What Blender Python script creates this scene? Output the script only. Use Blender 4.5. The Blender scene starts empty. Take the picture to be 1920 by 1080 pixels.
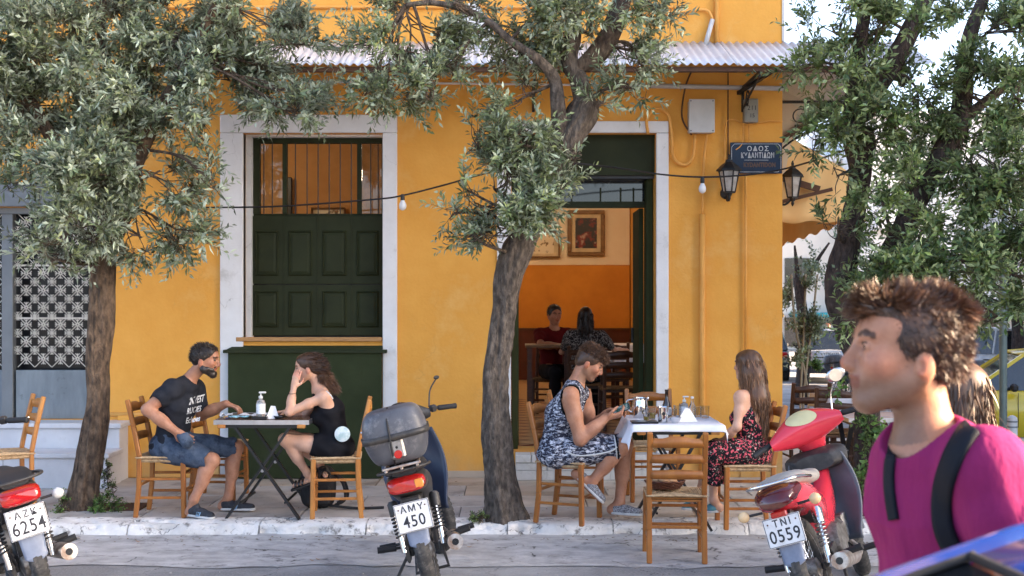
import bpy, bmesh, math, random, time
import numpy as np
from mathutils import Vector, Matrix, noise as mnoise
random.seed(7); np.random.seed(7)
T0 = time.time()
SC = bpy.context.scene
COL = SC.collection
PI = math.pi
# ------------------------------------------------------------ camera, sky, sun, exposure
FPX, HZ, CAMZ = 2300.0, 560.0, 1.64
cam_d = bpy.data.cameras.new("camera"); cam = bpy.data.objects.new("camera", cam_d); COL.objects.link(cam)
cam.location = (0, 0, CAMZ); cam.rotation_euler = (PI / 2, 0, 0)
cam_d.sensor_width = 36; cam_d.lens = FPX / 1920 * 36; cam_d.shift_y = 20 / 1920
cam_d.clip_start = 0.05; cam_d.clip_end = 600
cam_d.dof.use_dof = True; cam_d.dof.focus_distance = 9.3; cam_d.dof.aperture_fstop = 7.0
SC.camera = cam
world = bpy.data.worlds.new("World"); SC.world = world; world.use_nodes = True
wn = world.node_tree; bg = wn.nodes["Background"]
sky = wn.nodes.new("ShaderNodeTexSky"); sky.sky_type = 'NISHITA'; sky.sun_disc = False
SUN_EL, SUN_AZ = math.radians(24), math.radians(95)      # azimuth clockwise from +Y (towards +X)
sky.sun_elevation = SUN_EL; sky.sun_rotation = SUN_AZ
sky.air_density = 0.65; sky.dust_density = 3.0; sky.ozone_density = 0.3
wn.links.new(sky.outputs[0], bg.inputs[0]); bg.inputs[1].default_value = 0.15
sl = bpy.data.lights.new("sun", 'SUN'); sun = bpy.data.objects.new("sun", sl); COL.objects.link(sun)
sl.energy = 5.0; sl.angle = math.radians(0.5); sl.color = (1.0, 0.74, 0.48)
sv = Vector((math.sin(SUN_AZ) * math.cos(SUN_EL), math.cos(SUN_AZ) * math.cos(SUN_EL), math.sin(SUN_EL)))
sun.rotation_euler = sv.to_track_quat('Z', 'Y').to_euler()
SC.view_settings.view_transform = 'Standard'; SC.view_settings.look = 'None'
SC.view_settings.exposure = 2.4; SC.view_settings.gamma = 1.0
SC.view_settings.use_curve_mapping = False
SC.cycles.max_bounces = 8; SC.cycles.transparent_max_bounces = 16

def X(px, d): return (px - 960) / FPX * d
def Z(py, d): return CAMZ - (py - HZ) / FPX * d
def P(px, py, d): return Vector((X(px, d), d, Z(py, d)))
V = Vector
# ------------------------------------------------------------ materials
MATS = {}
def mat(name, col, col2=None, rough=0.6, metal=0.0, scale=6.0, rng=(0.35, 0.65), bump=0.0, bscale=60.0,
        stretch=(1, 1, 1), emit=None, estr=0.0, trans=0.0, tint=None, spec=0.5, detail=6.0, dirt=None, dscale=2.0,
        wave=None, crack=None, base=None, coat=0.0, sss=0.0, rvar=0.0, voro=None, alpha=None):
    if name in MATS: return MATS[name]
    m = bpy.data.materials.new(name); m.use_nodes = True; MATS[name] = m
    nt = m.node_tree; N = nt.nodes; L = nt.links; b = N["Principled BSDF"]
    b.inputs["Roughness"].default_value = rough; b.inputs["Metallic"].default_value = metal
    b.inputs["Specular IOR Level"].default_value = spec
    if trans: b.inputs["Transmission Weight"].default_value = trans; b.inputs["IOR"].default_value = 1.45
    if coat: b.inputs["Coat Weight"].default_value = coat; b.inputs["Coat Roughness"].default_value = 0.08
    if sss: b.inputs["Subsurface Weight"].default_value = sss; b.inputs["Subsurface Radius"].default_value = (0.02, 0.008, 0.004); b.inputs["Subsurface Scale"].default_value = 0.5
    if alpha is not None: b.inputs["Alpha"].default_value = alpha
    tc = N.new("ShaderNodeTexCoord"); mp = N.new("ShaderNodeMapping"); L.new(tc.outputs["Object"], mp.inputs[0])
    mp.inputs["Scale"].default_value = stretch
    if col2 is None: col2 = tuple(c * 0.72 for c in col)
    nz = N.new("ShaderNodeTexNoise"); nz.inputs["Scale"].default_value = scale; nz.inputs["Detail"].default_value = detail
    nz.inputs["Roughness"].default_value = 0.62
    L.new(mp.outputs[0], nz.inputs["Vector"])
    mr = N.new("ShaderNodeMapRange"); mr.inputs["From Min"].default_value = rng[0]; mr.inputs["From Max"].default_value = rng[1]
    L.new(nz.outputs["Fac"], mr.inputs["Value"])
    fac = mr.outputs[0]
    if wave:
        wv = N.new("ShaderNodeTexWave"); wv.wave_type = 'BANDS'; wv.bands_direction = wave[0]
        wv.inputs["Scale"].default_value = wave[1]; wv.inputs["Distortion"].default_value = wave[2]; wv.inputs["Detail"].default_value = 3
        L.new(mp.outputs[0], wv.inputs["Vector"])
        mm = N.new("ShaderNodeMath"); mm.operation = 'MULTIPLY_ADD'; mm.inputs[1].default_value = 0.6
        m3 = N.new("ShaderNodeMath"); m3.operation = 'MULTIPLY'; m3.inputs[1].default_value = 0.4
        L.new(fac, m3.inputs[0]); L.new(wv.outputs["Fac"], mm.inputs[0]); L.new(m3.outputs[0], mm.inputs[2]); fac = mm.outputs[0]
    mx = N.new("ShaderNodeMix"); mx.data_type = 'RGBA'
    mx.inputs[6].default_value = (*col, 1); mx.inputs[7].default_value = (*col2, 1)
    L.new(fac, mx.inputs[0]); out = mx.outputs[2]
    if voro:     # (scale, colour, threshold lo, hi): cells of another colour
        vt = N.new("ShaderNodeTexNoise"); vt.inputs["Scale"].default_value = voro[0]; vt.inputs["Detail"].default_value = voro[4] if len(voro) > 4 else 1.5
        L.new(mp.outputs[0], vt.inputs["Vector"])
        vr = N.new("ShaderNodeMapRange"); vr.inputs["From Min"].default_value = voro[2]; vr.inputs["From Max"].default_value = voro[3]
        L.new(vt.outputs["Fac"], vr.inputs["Value"])
        m2 = N.new("ShaderNodeMix"); m2.data_type = 'RGBA'; m2.inputs[7].default_value = (*voro[1], 1)
        L.new(vr.outputs[0], m2.inputs[0]); L.new(out, m2.inputs[6]); out = m2.outputs[2]
    if dirt:
        n2 = N.new("ShaderNodeTexNoise"); n2.inputs["Scale"].default_value = dscale; n2.inputs["Detail"].default_value = 8; n2.inputs["Roughness"].default_value = 0.7
        L.new(tc.outputs["Object"], n2.inputs["Vector"])
        r2 = N.new("ShaderNodeMapRange"); r2.inputs["From Min"].default_value = dirt[3] if len(dirt) > 3 else 0.5
        r2.inputs["From Max"].default_value = dirt[4] if len(dirt) > 4 else 0.72
        L.new(n2.outputs["Fac"], r2.inputs["Value"])
        m2 = N.new("ShaderNodeMix"); m2.data_type = 'RGBA'; m2.inputs[7].default_value = (*dirt[:3], 1)
        L.new(r2.outputs[0], m2.inputs[0]); L.new(out, m2.inputs[6]); out = m2.outputs[2]
    if crack:
        wn_ = N.new("ShaderNodeTexNoise"); wn_.inputs["Scale"].default_value = crack[0] * 2.5; wn_.inputs["Detail"].default_value = 5; L.new(tc.outputs["Object"], wn_.inputs["Vector"])
        va = N.new("ShaderNodeVectorMath"); va.operation = 'SCALE'; va.inputs[3].default_value = .35 / crack[0] * 1.6; L.new(wn_.outputs["Color"], va.inputs[0])
        vb = N.new("ShaderNodeVectorMath"); vb.operation = 'ADD'; L.new(va.outputs[0], vb.inputs[0]); L.new(mp.outputs[0], vb.inputs[1])
        vo = N.new("ShaderNodeTexVoronoi"); vo.feature = 'DISTANCE_TO_EDGE'; vo.inputs["Scale"].default_value = crack[0]; L.new(vb.outputs[0], vo.inputs["Vector"])
        vr = N.new("ShaderNodeMapRange"); vr.inputs["From Min"].default_value = crack[1]; vr.inputs["From Max"].default_value = 0; L.new(vo.outputs["Distance"], vr.inputs["Value"])
        gt = N.new("ShaderNodeMapRange"); gt.inputs["From Min"].default_value = .48; gt.inputs["From Max"].default_value = .58; gt.inputs["To Max"].default_value = crack[3]; L.new(nz.outputs["Fac"], gt.inputs["Value"])
        mu = N.new("ShaderNodeMath"); mu.operation = 'MULTIPLY'; L.new(vr.outputs[0], mu.inputs[0]); L.new(gt.outputs[0], mu.inputs[1])
        m2 = N.new("ShaderNodeMix"); m2.data_type = 'RGBA'; m2.inputs[7].default_value = (*crack[2], 1); L.new(mu.outputs[0], m2.inputs[0]); L.new(out, m2.inputs[6]); out = m2.outputs[2]
    if base:
        sx = N.new("ShaderNodeSeparateXYZ"); L.new(tc.outputs["Object"], sx.inputs[0])
        bn = N.new("ShaderNodeTexNoise"); bn.inputs["Scale"].default_value = 3.5; bn.inputs["Detail"].default_value = 9; L.new(tc.outputs["Object"], bn.inputs["Vector"])
        ma = N.new("ShaderNodeMath"); ma.operation = 'MULTIPLY_ADD'; ma.inputs[1].default_value = -(base[2] - base[1]) * 1.8; L.new(bn.outputs["Fac"], ma.inputs[0]); L.new(sx.outputs[2], ma.inputs[2])
        br = N.new("ShaderNodeMapRange"); br.inputs["From Min"].default_value = base[1] - (base[2] - base[1]) * .4; br.inputs["From Max"].default_value = base[1] - (base[2] - base[1]) * 1.1; br.inputs["To Max"].default_value = base[3]; L.new(ma.outputs[0], br.inputs["Value"])
        m2 = N.new("ShaderNodeMix"); m2.data_type = 'RGBA'; m2.inputs[7].default_value = (*base[0], 1); L.new(br.outputs[0], m2.inputs[0]); L.new(out, m2.inputs[6]); out = m2.outputs[2]
    if tint:
        at = N.new("ShaderNodeAttribute"); at.attribute_name = tint
        m2 = N.new("ShaderNodeMix"); m2.data_type = 'RGBA'; m2.blend_type = 'MULTIPLY'; m2.inputs[0].default_value = 1
        L.new(out, m2.inputs[6]); L.new(at.outputs["Color"], m2.inputs[7]); out = m2.outputs[2]
    L.new(out, b.inputs["Base Color"])
    if rvar:
        r3 = N.new("ShaderNodeMapRange"); r3.inputs["To Min"].default_value = max(0.02, rough - rvar); r3.inputs["To Max"].default_value = min(1, rough + rvar)
        L.new(nz.outputs["Fac"], r3.inputs["Value"]); L.new(r3.outputs[0], b.inputs["Roughness"])
    if bump:
        n3 = N.new("ShaderNodeTexNoise"); n3.inputs["Scale"].default_value = bscale; n3.inputs["Detail"].default_value = 5
        L.new(mp.outputs[0], n3.inputs["Vector"])
        bp = N.new("ShaderNodeBump"); bp.inputs["Strength"].default_value = min(1, bump); bp.inputs["Distance"].default_value = 0.01 * max(1, bump)
        L.new(n3.outputs["Fac"], bp.inputs["Height"]); L.new(bp.outputs[0], b.inputs["Normal"])
    if emit:
        b.inputs["Emission Color"].default_value = (*emit, 1); b.inputs["Emission Strength"].default_value = estr
    return m
M = {}
def dm(key, *a, **k): M[key] = mat(key, *a, **k)
dm('ochre_plaster', (0.83, 0.405, 0.075), (0.73, 0.32, 0.042), rough=0.85, scale=1.3, bump=0.25, bscale=35, dirt=(0.86, 0.52, 0.17, 0.52, 0.78), dscale=1.3, crack=(.7, .004, (.55, .26, .05), .3), base=((.62, .40, .17), .0, .55, .75))
dm('ochre_paint', (0.84, 0.41, 0.09), (0.74, 0.33, 0.06), rough=0.6, scale=5)
dm('white_trim', (0.82, 0.81, 0.80), (0.72, 0.70, 0.68), rough=0.7, scale=2.5, bump=0.15, dirt=(0.42, 0.39, 0.35, 0.6, 0.85), dscale=4, crack=(2.2, .006, (.3, .28, .25), .6), base=((.4, .37, .33), .0, .5, .6))
dm('green_paint', (0.029, 0.036, 0.015), (0.021, 0.026, 0.011), rough=0.65, spec=.2, scale=4, bump=0.12, bscale=40, dirt=(0.06, 0.07, 0.035, 0.6, 0.95), dscale=5)
dm('apron_green', (0.038, 0.049, 0.021), (0.028, 0.037, 0.015), rough=0.8, spec=.15, scale=3, bump=0.1, dirt=(0.1, 0.11, 0.06, 0.66, 0.9), dscale=6)
dm('ledge_wood', (0.5, 0.27, 0.1), (0.38, 0.18, 0.06), rough=0.6, scale=10, stretch=(1, 10, 10))
dm('dark_iron', (0.012, 0.012, 0.012), (0.03, 0.028, 0.026), rough=0.5, metal=0.3, scale=20)
dm('window_glass', (0.9, 0.95, 0.95), rough=0.02, trans=1.0, bump=0)
dm('dark_glass', (0.02, 0.025, 0.03), (0.015, 0.02, 0.02), rough=0.05, spec=0.8)
dm('marble', (0.7, 0.7, 0.71), (0.58, 0.58, 0.6), rough=0.45, scale=2.2, dirt=(0.42, 0.39, 0.36, 0.56, 0.85), dscale=4)
dm('marble_white', (0.72, 0.7, 0.66), (0.55, 0.53, 0.49), rough=0.55, scale=3, dirt=(0.3, 0.26, 0.2, 0.56, 0.85), dscale=5)
dm('zinc_sheet', (0.72, 0.72, 0.73), (0.55, 0.55, 0.56), rough=0.5, metal=0.1, scale=2, dirt=(0.3, 0.24, 0.19, 0.6, 0.85), dscale=2.5)
dm('grey_metal', (0.19, 0.21, 0.225), (0.135, 0.15, 0.165), rough=0.5, metal=0.2, scale=2, dirt=(0.3, 0.33, 0.35, 0.55, 0.85), dscale=3)
dm('panel_blue', (0.235, 0.275, 0.30), (0.16, 0.19, 0.215), rough=0.5, metal=0.2, scale=3, stretch=(2.5, 1, .6), dirt=(0.05, 0.055, 0.06, 0.6, 0.8), dscale=9)
dm('cream_iron', (0.68, 0.66, 0.6), (0.5, 0.47, 0.41), rough=0.6, scale=12)
dm('shop_dark', (0.012, 0.013, 0.016), rough=0.25, spec=0.4)
dm('box_white', (0.62, 0.6, 0.57), (0.52, 0.5, 0.47), rough=0.5, scale=4)
dm('box_grey', (0.33, 0.31, 0.25), (0.26, 0.24, 0.19), rough=0.5, scale=6)
dm('sign_navy', (0.012, 0.035, 0.075), (0.008, 0.02, 0.045), rough=0.35, scale=6, dirt=(0.05, 0.06, 0.08, 0.6, 0.9), dscale=12)
dm('sign_white', (0.75, 0.76, 0.76), rough=0.4)
dm('sign_faded', (0.13, 0.075, 0.055), rough=0.5)
dm('black_plastic', (0.014, 0.014, 0.016), (0.022, 0.022, 0.025), rough=0.42, scale=15)
dm('bulb_white', (0.85, 0.85, 0.85), (0.8, 0.8, 0.82), rough=0.2, spec=0.6)
dm('cable_black', (0.01, 0.01, 0.012), rough=0.5)
dm('inner_cream', (0.86, 0.75, 0.58), (0.80, 0.68, 0.5), rough=0.8, scale=2)
dm('inner_orange', (0.66, 0.27, 0.03), (0.56, 0.21, 0.02), rough=0.8, scale=2)
dm('inner_red', (0.11, 0.022, 0.008), (0.07, 0.015, 0.006), rough=0.6, scale=3)
dm('inner_ceiling', (0.7, 0.66, 0.58), rough=0.8)
dm('tile_brown', (0.16, 0.055, 0.03), (0.11, 0.035, 0.02), rough=0.35, scale=9)
dm('tile_cream', (0.52, 0.36, 0.2), (0.43, 0.29, 0.15), rough=0.35, scale=9)
dm('dark_wood', (0.1, 0.032, 0.01), (0.055, 0.016, 0.005), rough=0.45, scale=8, stretch=(1, 1, 6))
dm('oak_frame', (0.24, 0.13, 0.045), (0.15, 0.075, 0.025), rough=0.5, scale=12)
dm('awning_cloth', (0.86, 0.56, 0.24), (0.8, 0.5, 0.2), rough=0.9, scale=3)
dm('awning_cream', (0.72, 0.62, 0.47), (0.62, 0.52, 0.38), rough=0.9, scale=3)
dm('rust_brown', (0.12, 0.06, 0.03), (0.08, 0.035, 0.02), rough=0.8, scale=6)
# ------------------------------------------------------------ mesh collector
class MB:
    def __init__(s): s.v = []; s.f = []
    def add(s, vs, fs):
        o = len(s.v); s.v += [tuple(p) for p in vs]; s.f += [tuple(i + o for i in f) for f in fs]; return s
    def box(s, c, size, rot=None, ch=0.0):
        x, y, z = (k / 2 for k in size); c = V(c)
        R = rot if rot is not None else Matrix.Identity(3)
        if not isinstance(R, Matrix): R = Matrix.Rotation(R, 3, 'Z')
        if ch <= 0:
            vs = [c + R @ V((a * x, b * y, g * z)) for a in (-1, 1) for b in (-1, 1) for g in (-1, 1)]
            return s.add(vs, [(0, 1, 3, 2), (4, 6, 7, 5), (0, 4, 5, 1), (2, 3, 7, 6), (0, 2, 6, 4), (1, 5, 7, 3)])
        ch = min(ch, x * .9, y * .9, z * .9); vs = []; idx = {}
        for a in (-1, 1):
            for b in (-1, 1):
                for g in (-1, 1):
                    for k in range(3):
                        q = [a * x, b * y, g * z]
                        for j in range(3):
                            if j != k: q[j] -= (a, b, g)[j] * ch
                        idx[(a, b, g, k)] = len(vs); vs.append(c + R @ V(q))
        fs = []
        for k in range(3):
            i, j = (k + 1) % 3, (k + 2) % 3
            for sgn in (-1, 1):
                q = []
                for (u, w) in ((-1, -1), (1, -1), (1, 1), (-1, 1)):
                    t = [0, 0, 0]; t[k] = sgn; t[i] = u; t[j] = w; q.append(idx[(*t, k)])
                fs.append(tuple(q if sgn > 0 else q[::-1]))
        for k in range(3):
            i, j = (k + 1) % 3, (k + 2) % 3
            for u in (-1, 1):
                for w in (-1, 1):
                    t0 = [0, 0, 0]; t1 = [0, 0, 0]; t0[k] = -1; t1[k] = 1
                    for t in (t0, t1): t[i] = u; t[j] = w
                    q = (idx[(*t0, i)], idx[(*t1, i)], idx[(*t1, j)], idx[(*t0, j)])
                    fs.append(q if u * w > 0 else q[::-1])
        for a in (-1, 1):
            for b in (-1, 1):
                for g in (-1, 1):
                    q = tuple(idx[(a, b, g, k)] for k in range(3)); fs.append(q if a * b * g > 0 else q[::-1])
        return s.add(vs, fs)
    def bar(s, a, b, w, h, up=(0, 0, 1), ch=0.0):
        a = V(a); b = V(b); d = (b - a); L = d.length; d.normalize(); up = V(up)
        if abs(d.dot(up)) > .98: up = V((0, 1, 0)) if abs(d.y) < .9 else V((1, 0, 0))
        sd = up.cross(d).normalized(); u2 = d.cross(sd)
        R = Matrix((d, sd, u2)).transposed()
        return s.box((a + b) / 2, (L, w, h), R, ch)
    def tube(s, pts, r, n=8, cap=True, flat=None, closed=False):
        pts = [V(p) for p in pts]; m = len(pts)
        rs = r if hasattr(r, '__len__') else [r] * m
        vs = []; prev = None
        for i, p in enumerate(pts):
            if closed: t = pts[(i + 1) % m] - pts[i - 1]
            else: t = (pts[min(i + 1, m - 1)] - pts[max(i - 1, 0)])
            if t.length < 1e-9: t = V((0, 0, 1))
            t.normalize()
            if prev is None:
                a = V((0, 0, 1)) if abs(t.z) < .9 else V((1, 0, 0)); u = t.cross(a).normalized()
            else:
                u = prev - t * prev.dot(t)
                u = u.normalized() if u.length > 1e-6 else t.orthogonal().normalized()
            prev = u; w = t.cross(u)
            for k in range(n):
                a = 2 * PI * k / n
                q = u * math.cos(a) * rs[i] + w * math.sin(a) * rs[i]
                vs.append(p + q)
        fs = []
        for i in range(m if closed else m - 1):
            j = (i + 1) % m
            for k in range(n):
                k2 = (k + 1) % n
                fs.append((i * n + k, i * n + k2, j * n + k2, j * n + k))
        if cap and not closed:
            fs.append(tuple(range(n))[::-1]); fs.append(tuple((m - 1) * n + k for k in range(n)))
        return s.add(vs, fs)
    def lathe(s, prof, c=(0, 0, 0), axis=(0, 0, 1), n=24, cap=True):
        c = V(c); ax = V(axis).normalized(); u = ax.orthogonal().normalized(); w = ax.cross(u); vs = []
        for (r, h) in prof:
            for k in range(n):
                a = 2 * PI * k / n; vs.append(c + ax * h + (u * math.cos(a) + w * math.sin(a)) * r)
        fs = []
        for i in range(len(prof) - 1):
            for k in range(n):
                k2 = (k + 1) % n; fs.append((i * n + k, i * n + k2, (i + 1) * n + k2, (i + 1) * n + k))
        if cap:
            fs.append(tuple(range(n))[::-1]); fs.append(tuple((len(prof) - 1) * n + k for k in range(n)))
        return s.add(vs, fs)
    def ell(s, c, r, n=14, m=9, R=None):
        c = V(c); r = (r, r, r) if not hasattr(r, '__len__') else r; R = R or Matrix.Identity(3); vs = []
        for i in range(m + 1):
            th = PI * i / m
            for k in range(n):
                a = 2 * PI * k / n
                vs.append(c + R @ V((r[0] * math.sin(th) * math.cos(a), r[1] * math.sin(th) * math.sin(a), r[2] * math.cos(th))))
        return s.add(vs, [(i * n + k, (i + 1) * n + k, (i + 1) * n + (k + 1) % n, i * n + (k + 1) % n) for i in range(m) for k in range(n)])
    def prism(s, poly, a, b):          # poly: list of 3D points; extruded by vector (b - a)
        d = V(b) - V(a); n = len(poly); vs = [V(p) for p in poly] + [V(p) + d for p in poly]
        return s.add(vs, [tuple(range(n))[::-1], tuple(range(n, 2 * n))] + [(i, (i + 1) % n, (i + 1) % n + n, i + n) for i in range(n)])
    def grid(s, f, nu, nv):            # f(u,v) -> point
        vs = [f(i / nu, j / nv) for j in range(nv + 1) for i in range(nu + 1)]
        return s.add(vs, [(j * (nu + 1) + i, j * (nu + 1) + i + 1, (j + 1) * (nu + 1) + i + 1, (j + 1) * (nu + 1) + i) for j in range(nv) for i in range(nu)])
    def mesh(s, name, material, smooth=False):
        me = bpy.data.meshes.new(name); me.from_pydata([tuple(p) for p in s.v], [], s.f)
        if material: me.materials.append(material)
        if smooth:
            me.shade_smooth() if hasattr(me, 'shade_smooth') else None
            if smooth == 'auto':
                try: me.set_sharp_from_angle(angle=math.radians(38))
                except Exception: pass
        me.update(); return me
    def build(s, name, material, parent=None, smooth=False, loc=None, **kw):
        o = bpy.data.objects.new(name, s.mesh(name, material, smooth)); COL.objects.link(o)
        if parent is not None: o.parent = parent
        if loc is not None: o.location = loc
        for k, v in kw.items(): o[k] = v
        return o
def solidify(o, t, off=0):
    md = o.modifiers.new("thickness", 'SOLIDIFY'); md.thickness = t; md.offset = off; return o
def inst(me, name, parent=None, loc=(0, 0, 0), rot=(0, 0, 0), sc=None):
    o = bpy.data.objects.new(name, me); COL.objects.link(o)
    if parent is not None: o.parent = parent
    o.location = loc; o.rotation_euler = rot
    if sc is not None: o.scale = sc
    return o
def thing(name, label, cat, loc=(0, 0, 0), rz=0.0, group=None):
    o = bpy.data.objects.new(name, None); COL.objects.link(o); o.empty_display_size = 0.1
    o.location = loc; o.rotation_euler = (0, 0, rz); o['label'] = label; o['category'] = cat
    if group: o['group'] = group
    return o
def tag(o, label, cat, group=None):
    o['label'] = label; o['category'] = cat
    if group: o['group'] = group
    return o
def struct(o): o['kind'] = 'structure'; return o
def stuff(o): o['kind'] = 'stuff'; return o
def copy_tree(o, parent=None):
    c = o.copy(); COL.objects.link(c); c.parent = parent
    for ch in list(o.children): copy_tree(ch, c)
    return c
def text_mesh(body, size, material, name, parent, loc, rot, ext=0.002, align='CENTER', space=1.0, sx=1.0, bold=0.0):
    cu = bpy.data.curves.new(name, 'FONT'); cu.body = body; cu.size = size; cu.extrude = ext; cu.align_x = align; cu.align_y = 'CENTER'
    cu.space_character = space; cu.offset = bold; cu.resolution_u = 3; cu.space_line = 0.95
    t = bpy.data.objects.new(name, cu)
    me = bpy.data.meshes.new_from_object(t); bpy.data.objects.remove(t); bpy.data.curves.remove(cu)
    me.materials.clear(); me.materials.append(material)
    o = inst(me, name, parent, loc, rot, (sx, 1, 1)); return o
def catenary(a, b, sag, n=24):
    a = V(a); b = V(b); return [a.lerp(b, i / n) - V((0, 0, sag * 4 * (i / n) * (1 - i / n))) for i in range(n + 1)]
def smoothpath(pts, n=8):
    pts = [V(p) for p in pts]; out = []
    for i in range(len(pts) - 1):
        p0 = pts[max(i - 1, 0)]; p1 = pts[i]; p2 = pts[i + 1]; p3 = pts[min(i + 2, len(pts) - 1)]
        for k in range(n):
            t = k / n
            out.append(0.5 * ((2 * p1) + (p2 - p0) * t + (2 * p0 - 5 * p1 + 4 * p2 - p3) * t * t + (3 * p1 - p0 - 3 * p2 + p3) * t ** 3))
    out.append(pts[-1]); return out
RX = Matrix.Rotation
# ============================================================ SETTING: ground
D0 = 11.26          # facade plane
CURB = 8.93         # pavement edge
def ground_z(y): return float(np.interp(y, [12, 17, 28, 44, 120], [-.1, -.56, -.62, -.8, -1.6]))
dm('asphalt', (0.30, 0.29, 0.285), (0.17, 0.165, 0.16), rough=0.9, scale=60, bump=0.6, bscale=150, crack=(.8, .01, (.03, .03, .03), .9),  dirt=(0.40, 0.39, 0.38, 0.45, 0.7), dscale=1.2, rng=(.3, .7))
dm('gutter_concrete', (0.54, 0.52, 0.50), (0.35, 0.335, 0.32), rough=0.9, scale=7, bump=0.8, bscale=50, dirt=(0.17, 0.16, 0.15, 0.56, 0.7), dscale=5, stretch=(.8, 1.25, 1), crack=(1.3, .012, (.05, .045, .04), 1))
dm('kerb_white', (0.84, 0.81, 0.76), (0.62, 0.59, 0.55), rough=0.85, scale=5, bump=1.2, bscale=30, dirt=(0.22, 0.2, 0.18, 0.55, 0.64), dscale=9, crack=(3.5, .02, (.08, .07, .06), 1))
dm('pavement_grey', (0.54, 0.50, 0.455), (0.40, 0.37, 0.335), rough=0.75, scale=3, bump=0.25, bscale=60, dirt=(0.14, 0.13, 0.125, 0.55, 0.75), dscale=2.5)
dm('pavement_tan', (0.56, 0.45, 0.34), (0.43, 0.34, 0.245), rough=0.75, scale=3, bump=0.2, dirt=(0.15, 0.125, 0.1, 0.55, 0.75), dscale=2.5, stretch=(.4, 1, 1))
dm('pavement_cream', (0.70, 0.61, 0.50), (0.54, 0.46, 0.36), rough=0.7, scale=4, bump=0.2, dirt=(0.2, 0.16, 0.12, 0.57, 0.75), dscale=3)
dm('mortar', (0.16, 0.15, 0.14), rough=0.9)
b = MB()
# street sheet: flat to y=12, then falling gently away; large
ys = [-60, 0, 12, 17, 28, 44, 120, 400]; zs = [-.1, -.1, -.1, -.56, -.62, -.8, -1.6, -2.5]
for i in range(len(ys) - 1):
    b.add([(-300, ys[i], zs[i]), (300, ys[i], zs[i]), (300, ys[i + 1], zs[i + 1]), (-300, ys[i + 1], zs[i + 1])], [(0, 1, 2, 3)])
struct(b.build('road', M['asphalt']))
# concrete gutter strip, slightly rising to the kerb, ragged outer edge
gx = np.linspace(-12, 12, 220)
def gut(u, v):
    x = -12 + 24 * u
    e = 7.95 + .10 * mnoise.noise(V((x * 1.3, 3, 0))) + .05 * mnoise.noise(V((x * 5, 7, 0)))
    y = e + (CURB + .02 - e) * v
    return V((x, y, -.095 + .022 * v * v + .006 * mnoise.noise(V((x * 3, y * 6, 1)))))
struct(MB().grid(gut, 240, 10).build('gutter', M['gutter_concrete'], smooth=True))
# kerb: rough broken stones, whitewashed; each stone its own part
kerb = struct(MB().box((0, CURB + .16, -.06), (24, .24, .1)).build('kerb', M['kerb_white']))
x = -7.5; k = 0
while x < 7.5:
    w = random.uniform(.75, 1.3)
    def kf(u, v, x=x, w=w):
        # cross-section: v 0..1 from foot of face to back of top
        xx = x + .004 + (w - .008) * u
        n1 = mnoise.noise(V((xx * 4, v * 3, k * 3.1))); n2 = mnoise.noise(V((xx * 14, v * 8, 5)))
        if v < .5:
            t = v / .5; y = CURB - .035 + .05 * t + .02 * n1; z = -.10 + .088 * t
        else:
            t = (v - .5) / .5; y = CURB + .015 + .24 * t + .02 * n1 * (1 - t); z = -.012 + .016 * min(1, t * 3)
        chip = max(0, n1 * .9 + n2 * .5 - .22) * (1 - abs(v - .48) * 1.6)
        return V((xx, y + chip * .09, z - chip * .10 + .003 * n2))
    MB().grid(kf, int(w * 40), 12).build('kerb_stone', M['kerb_white'], kerb, smooth=True)
    x += w; k += 1
# pavement bed + slabs
pave = struct(MB().box((-1.2, (CURB + .2 + D0 + .2) / 2, -.075), (16, D0 - CURB, .12)).build('pavement', M['mortar']))
slab_me = {}
def slab_mesh(w, d, key):
    kk = (round(w, 2), round(d, 2), key)
    if kk not in slab_me: slab_me[kk] = MB().box((0, 0, 0), (w - .008, d - .008, .05), ch=.004).mesh('paving_slab', M[key])
    return slab_me[kk]
rows = [9.13, 9.68, 10.22, 10.76, D0]
for r in range(4):
    y0, y1 = rows[r], rows[r + 1]
    x = -6.4 + (.4 if r % 2 else 0)
    while x < 3.7:
        w = 1.2 if x < -0.05 else .6
        key = 'pavement_grey' if x < -0.25 else 'pavement_cream'
        if r == 3 and -2.6 < x < .2: key = 'pavement_tan'
        if r == 2 and -1.5 < x < .2: key = 'pavement_tan'
        o = inst(slab_mesh(w, y1 - y0, key), 'paving_slab', pave, (x + w / 2, (y0 + y1) / 2, -.0255 + random.uniform(-.0015, .0015)), (random.uniform(-.002, .002), random.uniform(-.002, .002), 0))
        x += w
# far pavement strip beside the building (side street)
struct(MB().box((4.95, 13.15, -.37), (4.9, 3.7, .6)).box((3.3, 22, -.47), (1.6, 14, .6)).build('side_pavement', M['pavement_cream']))
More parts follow.
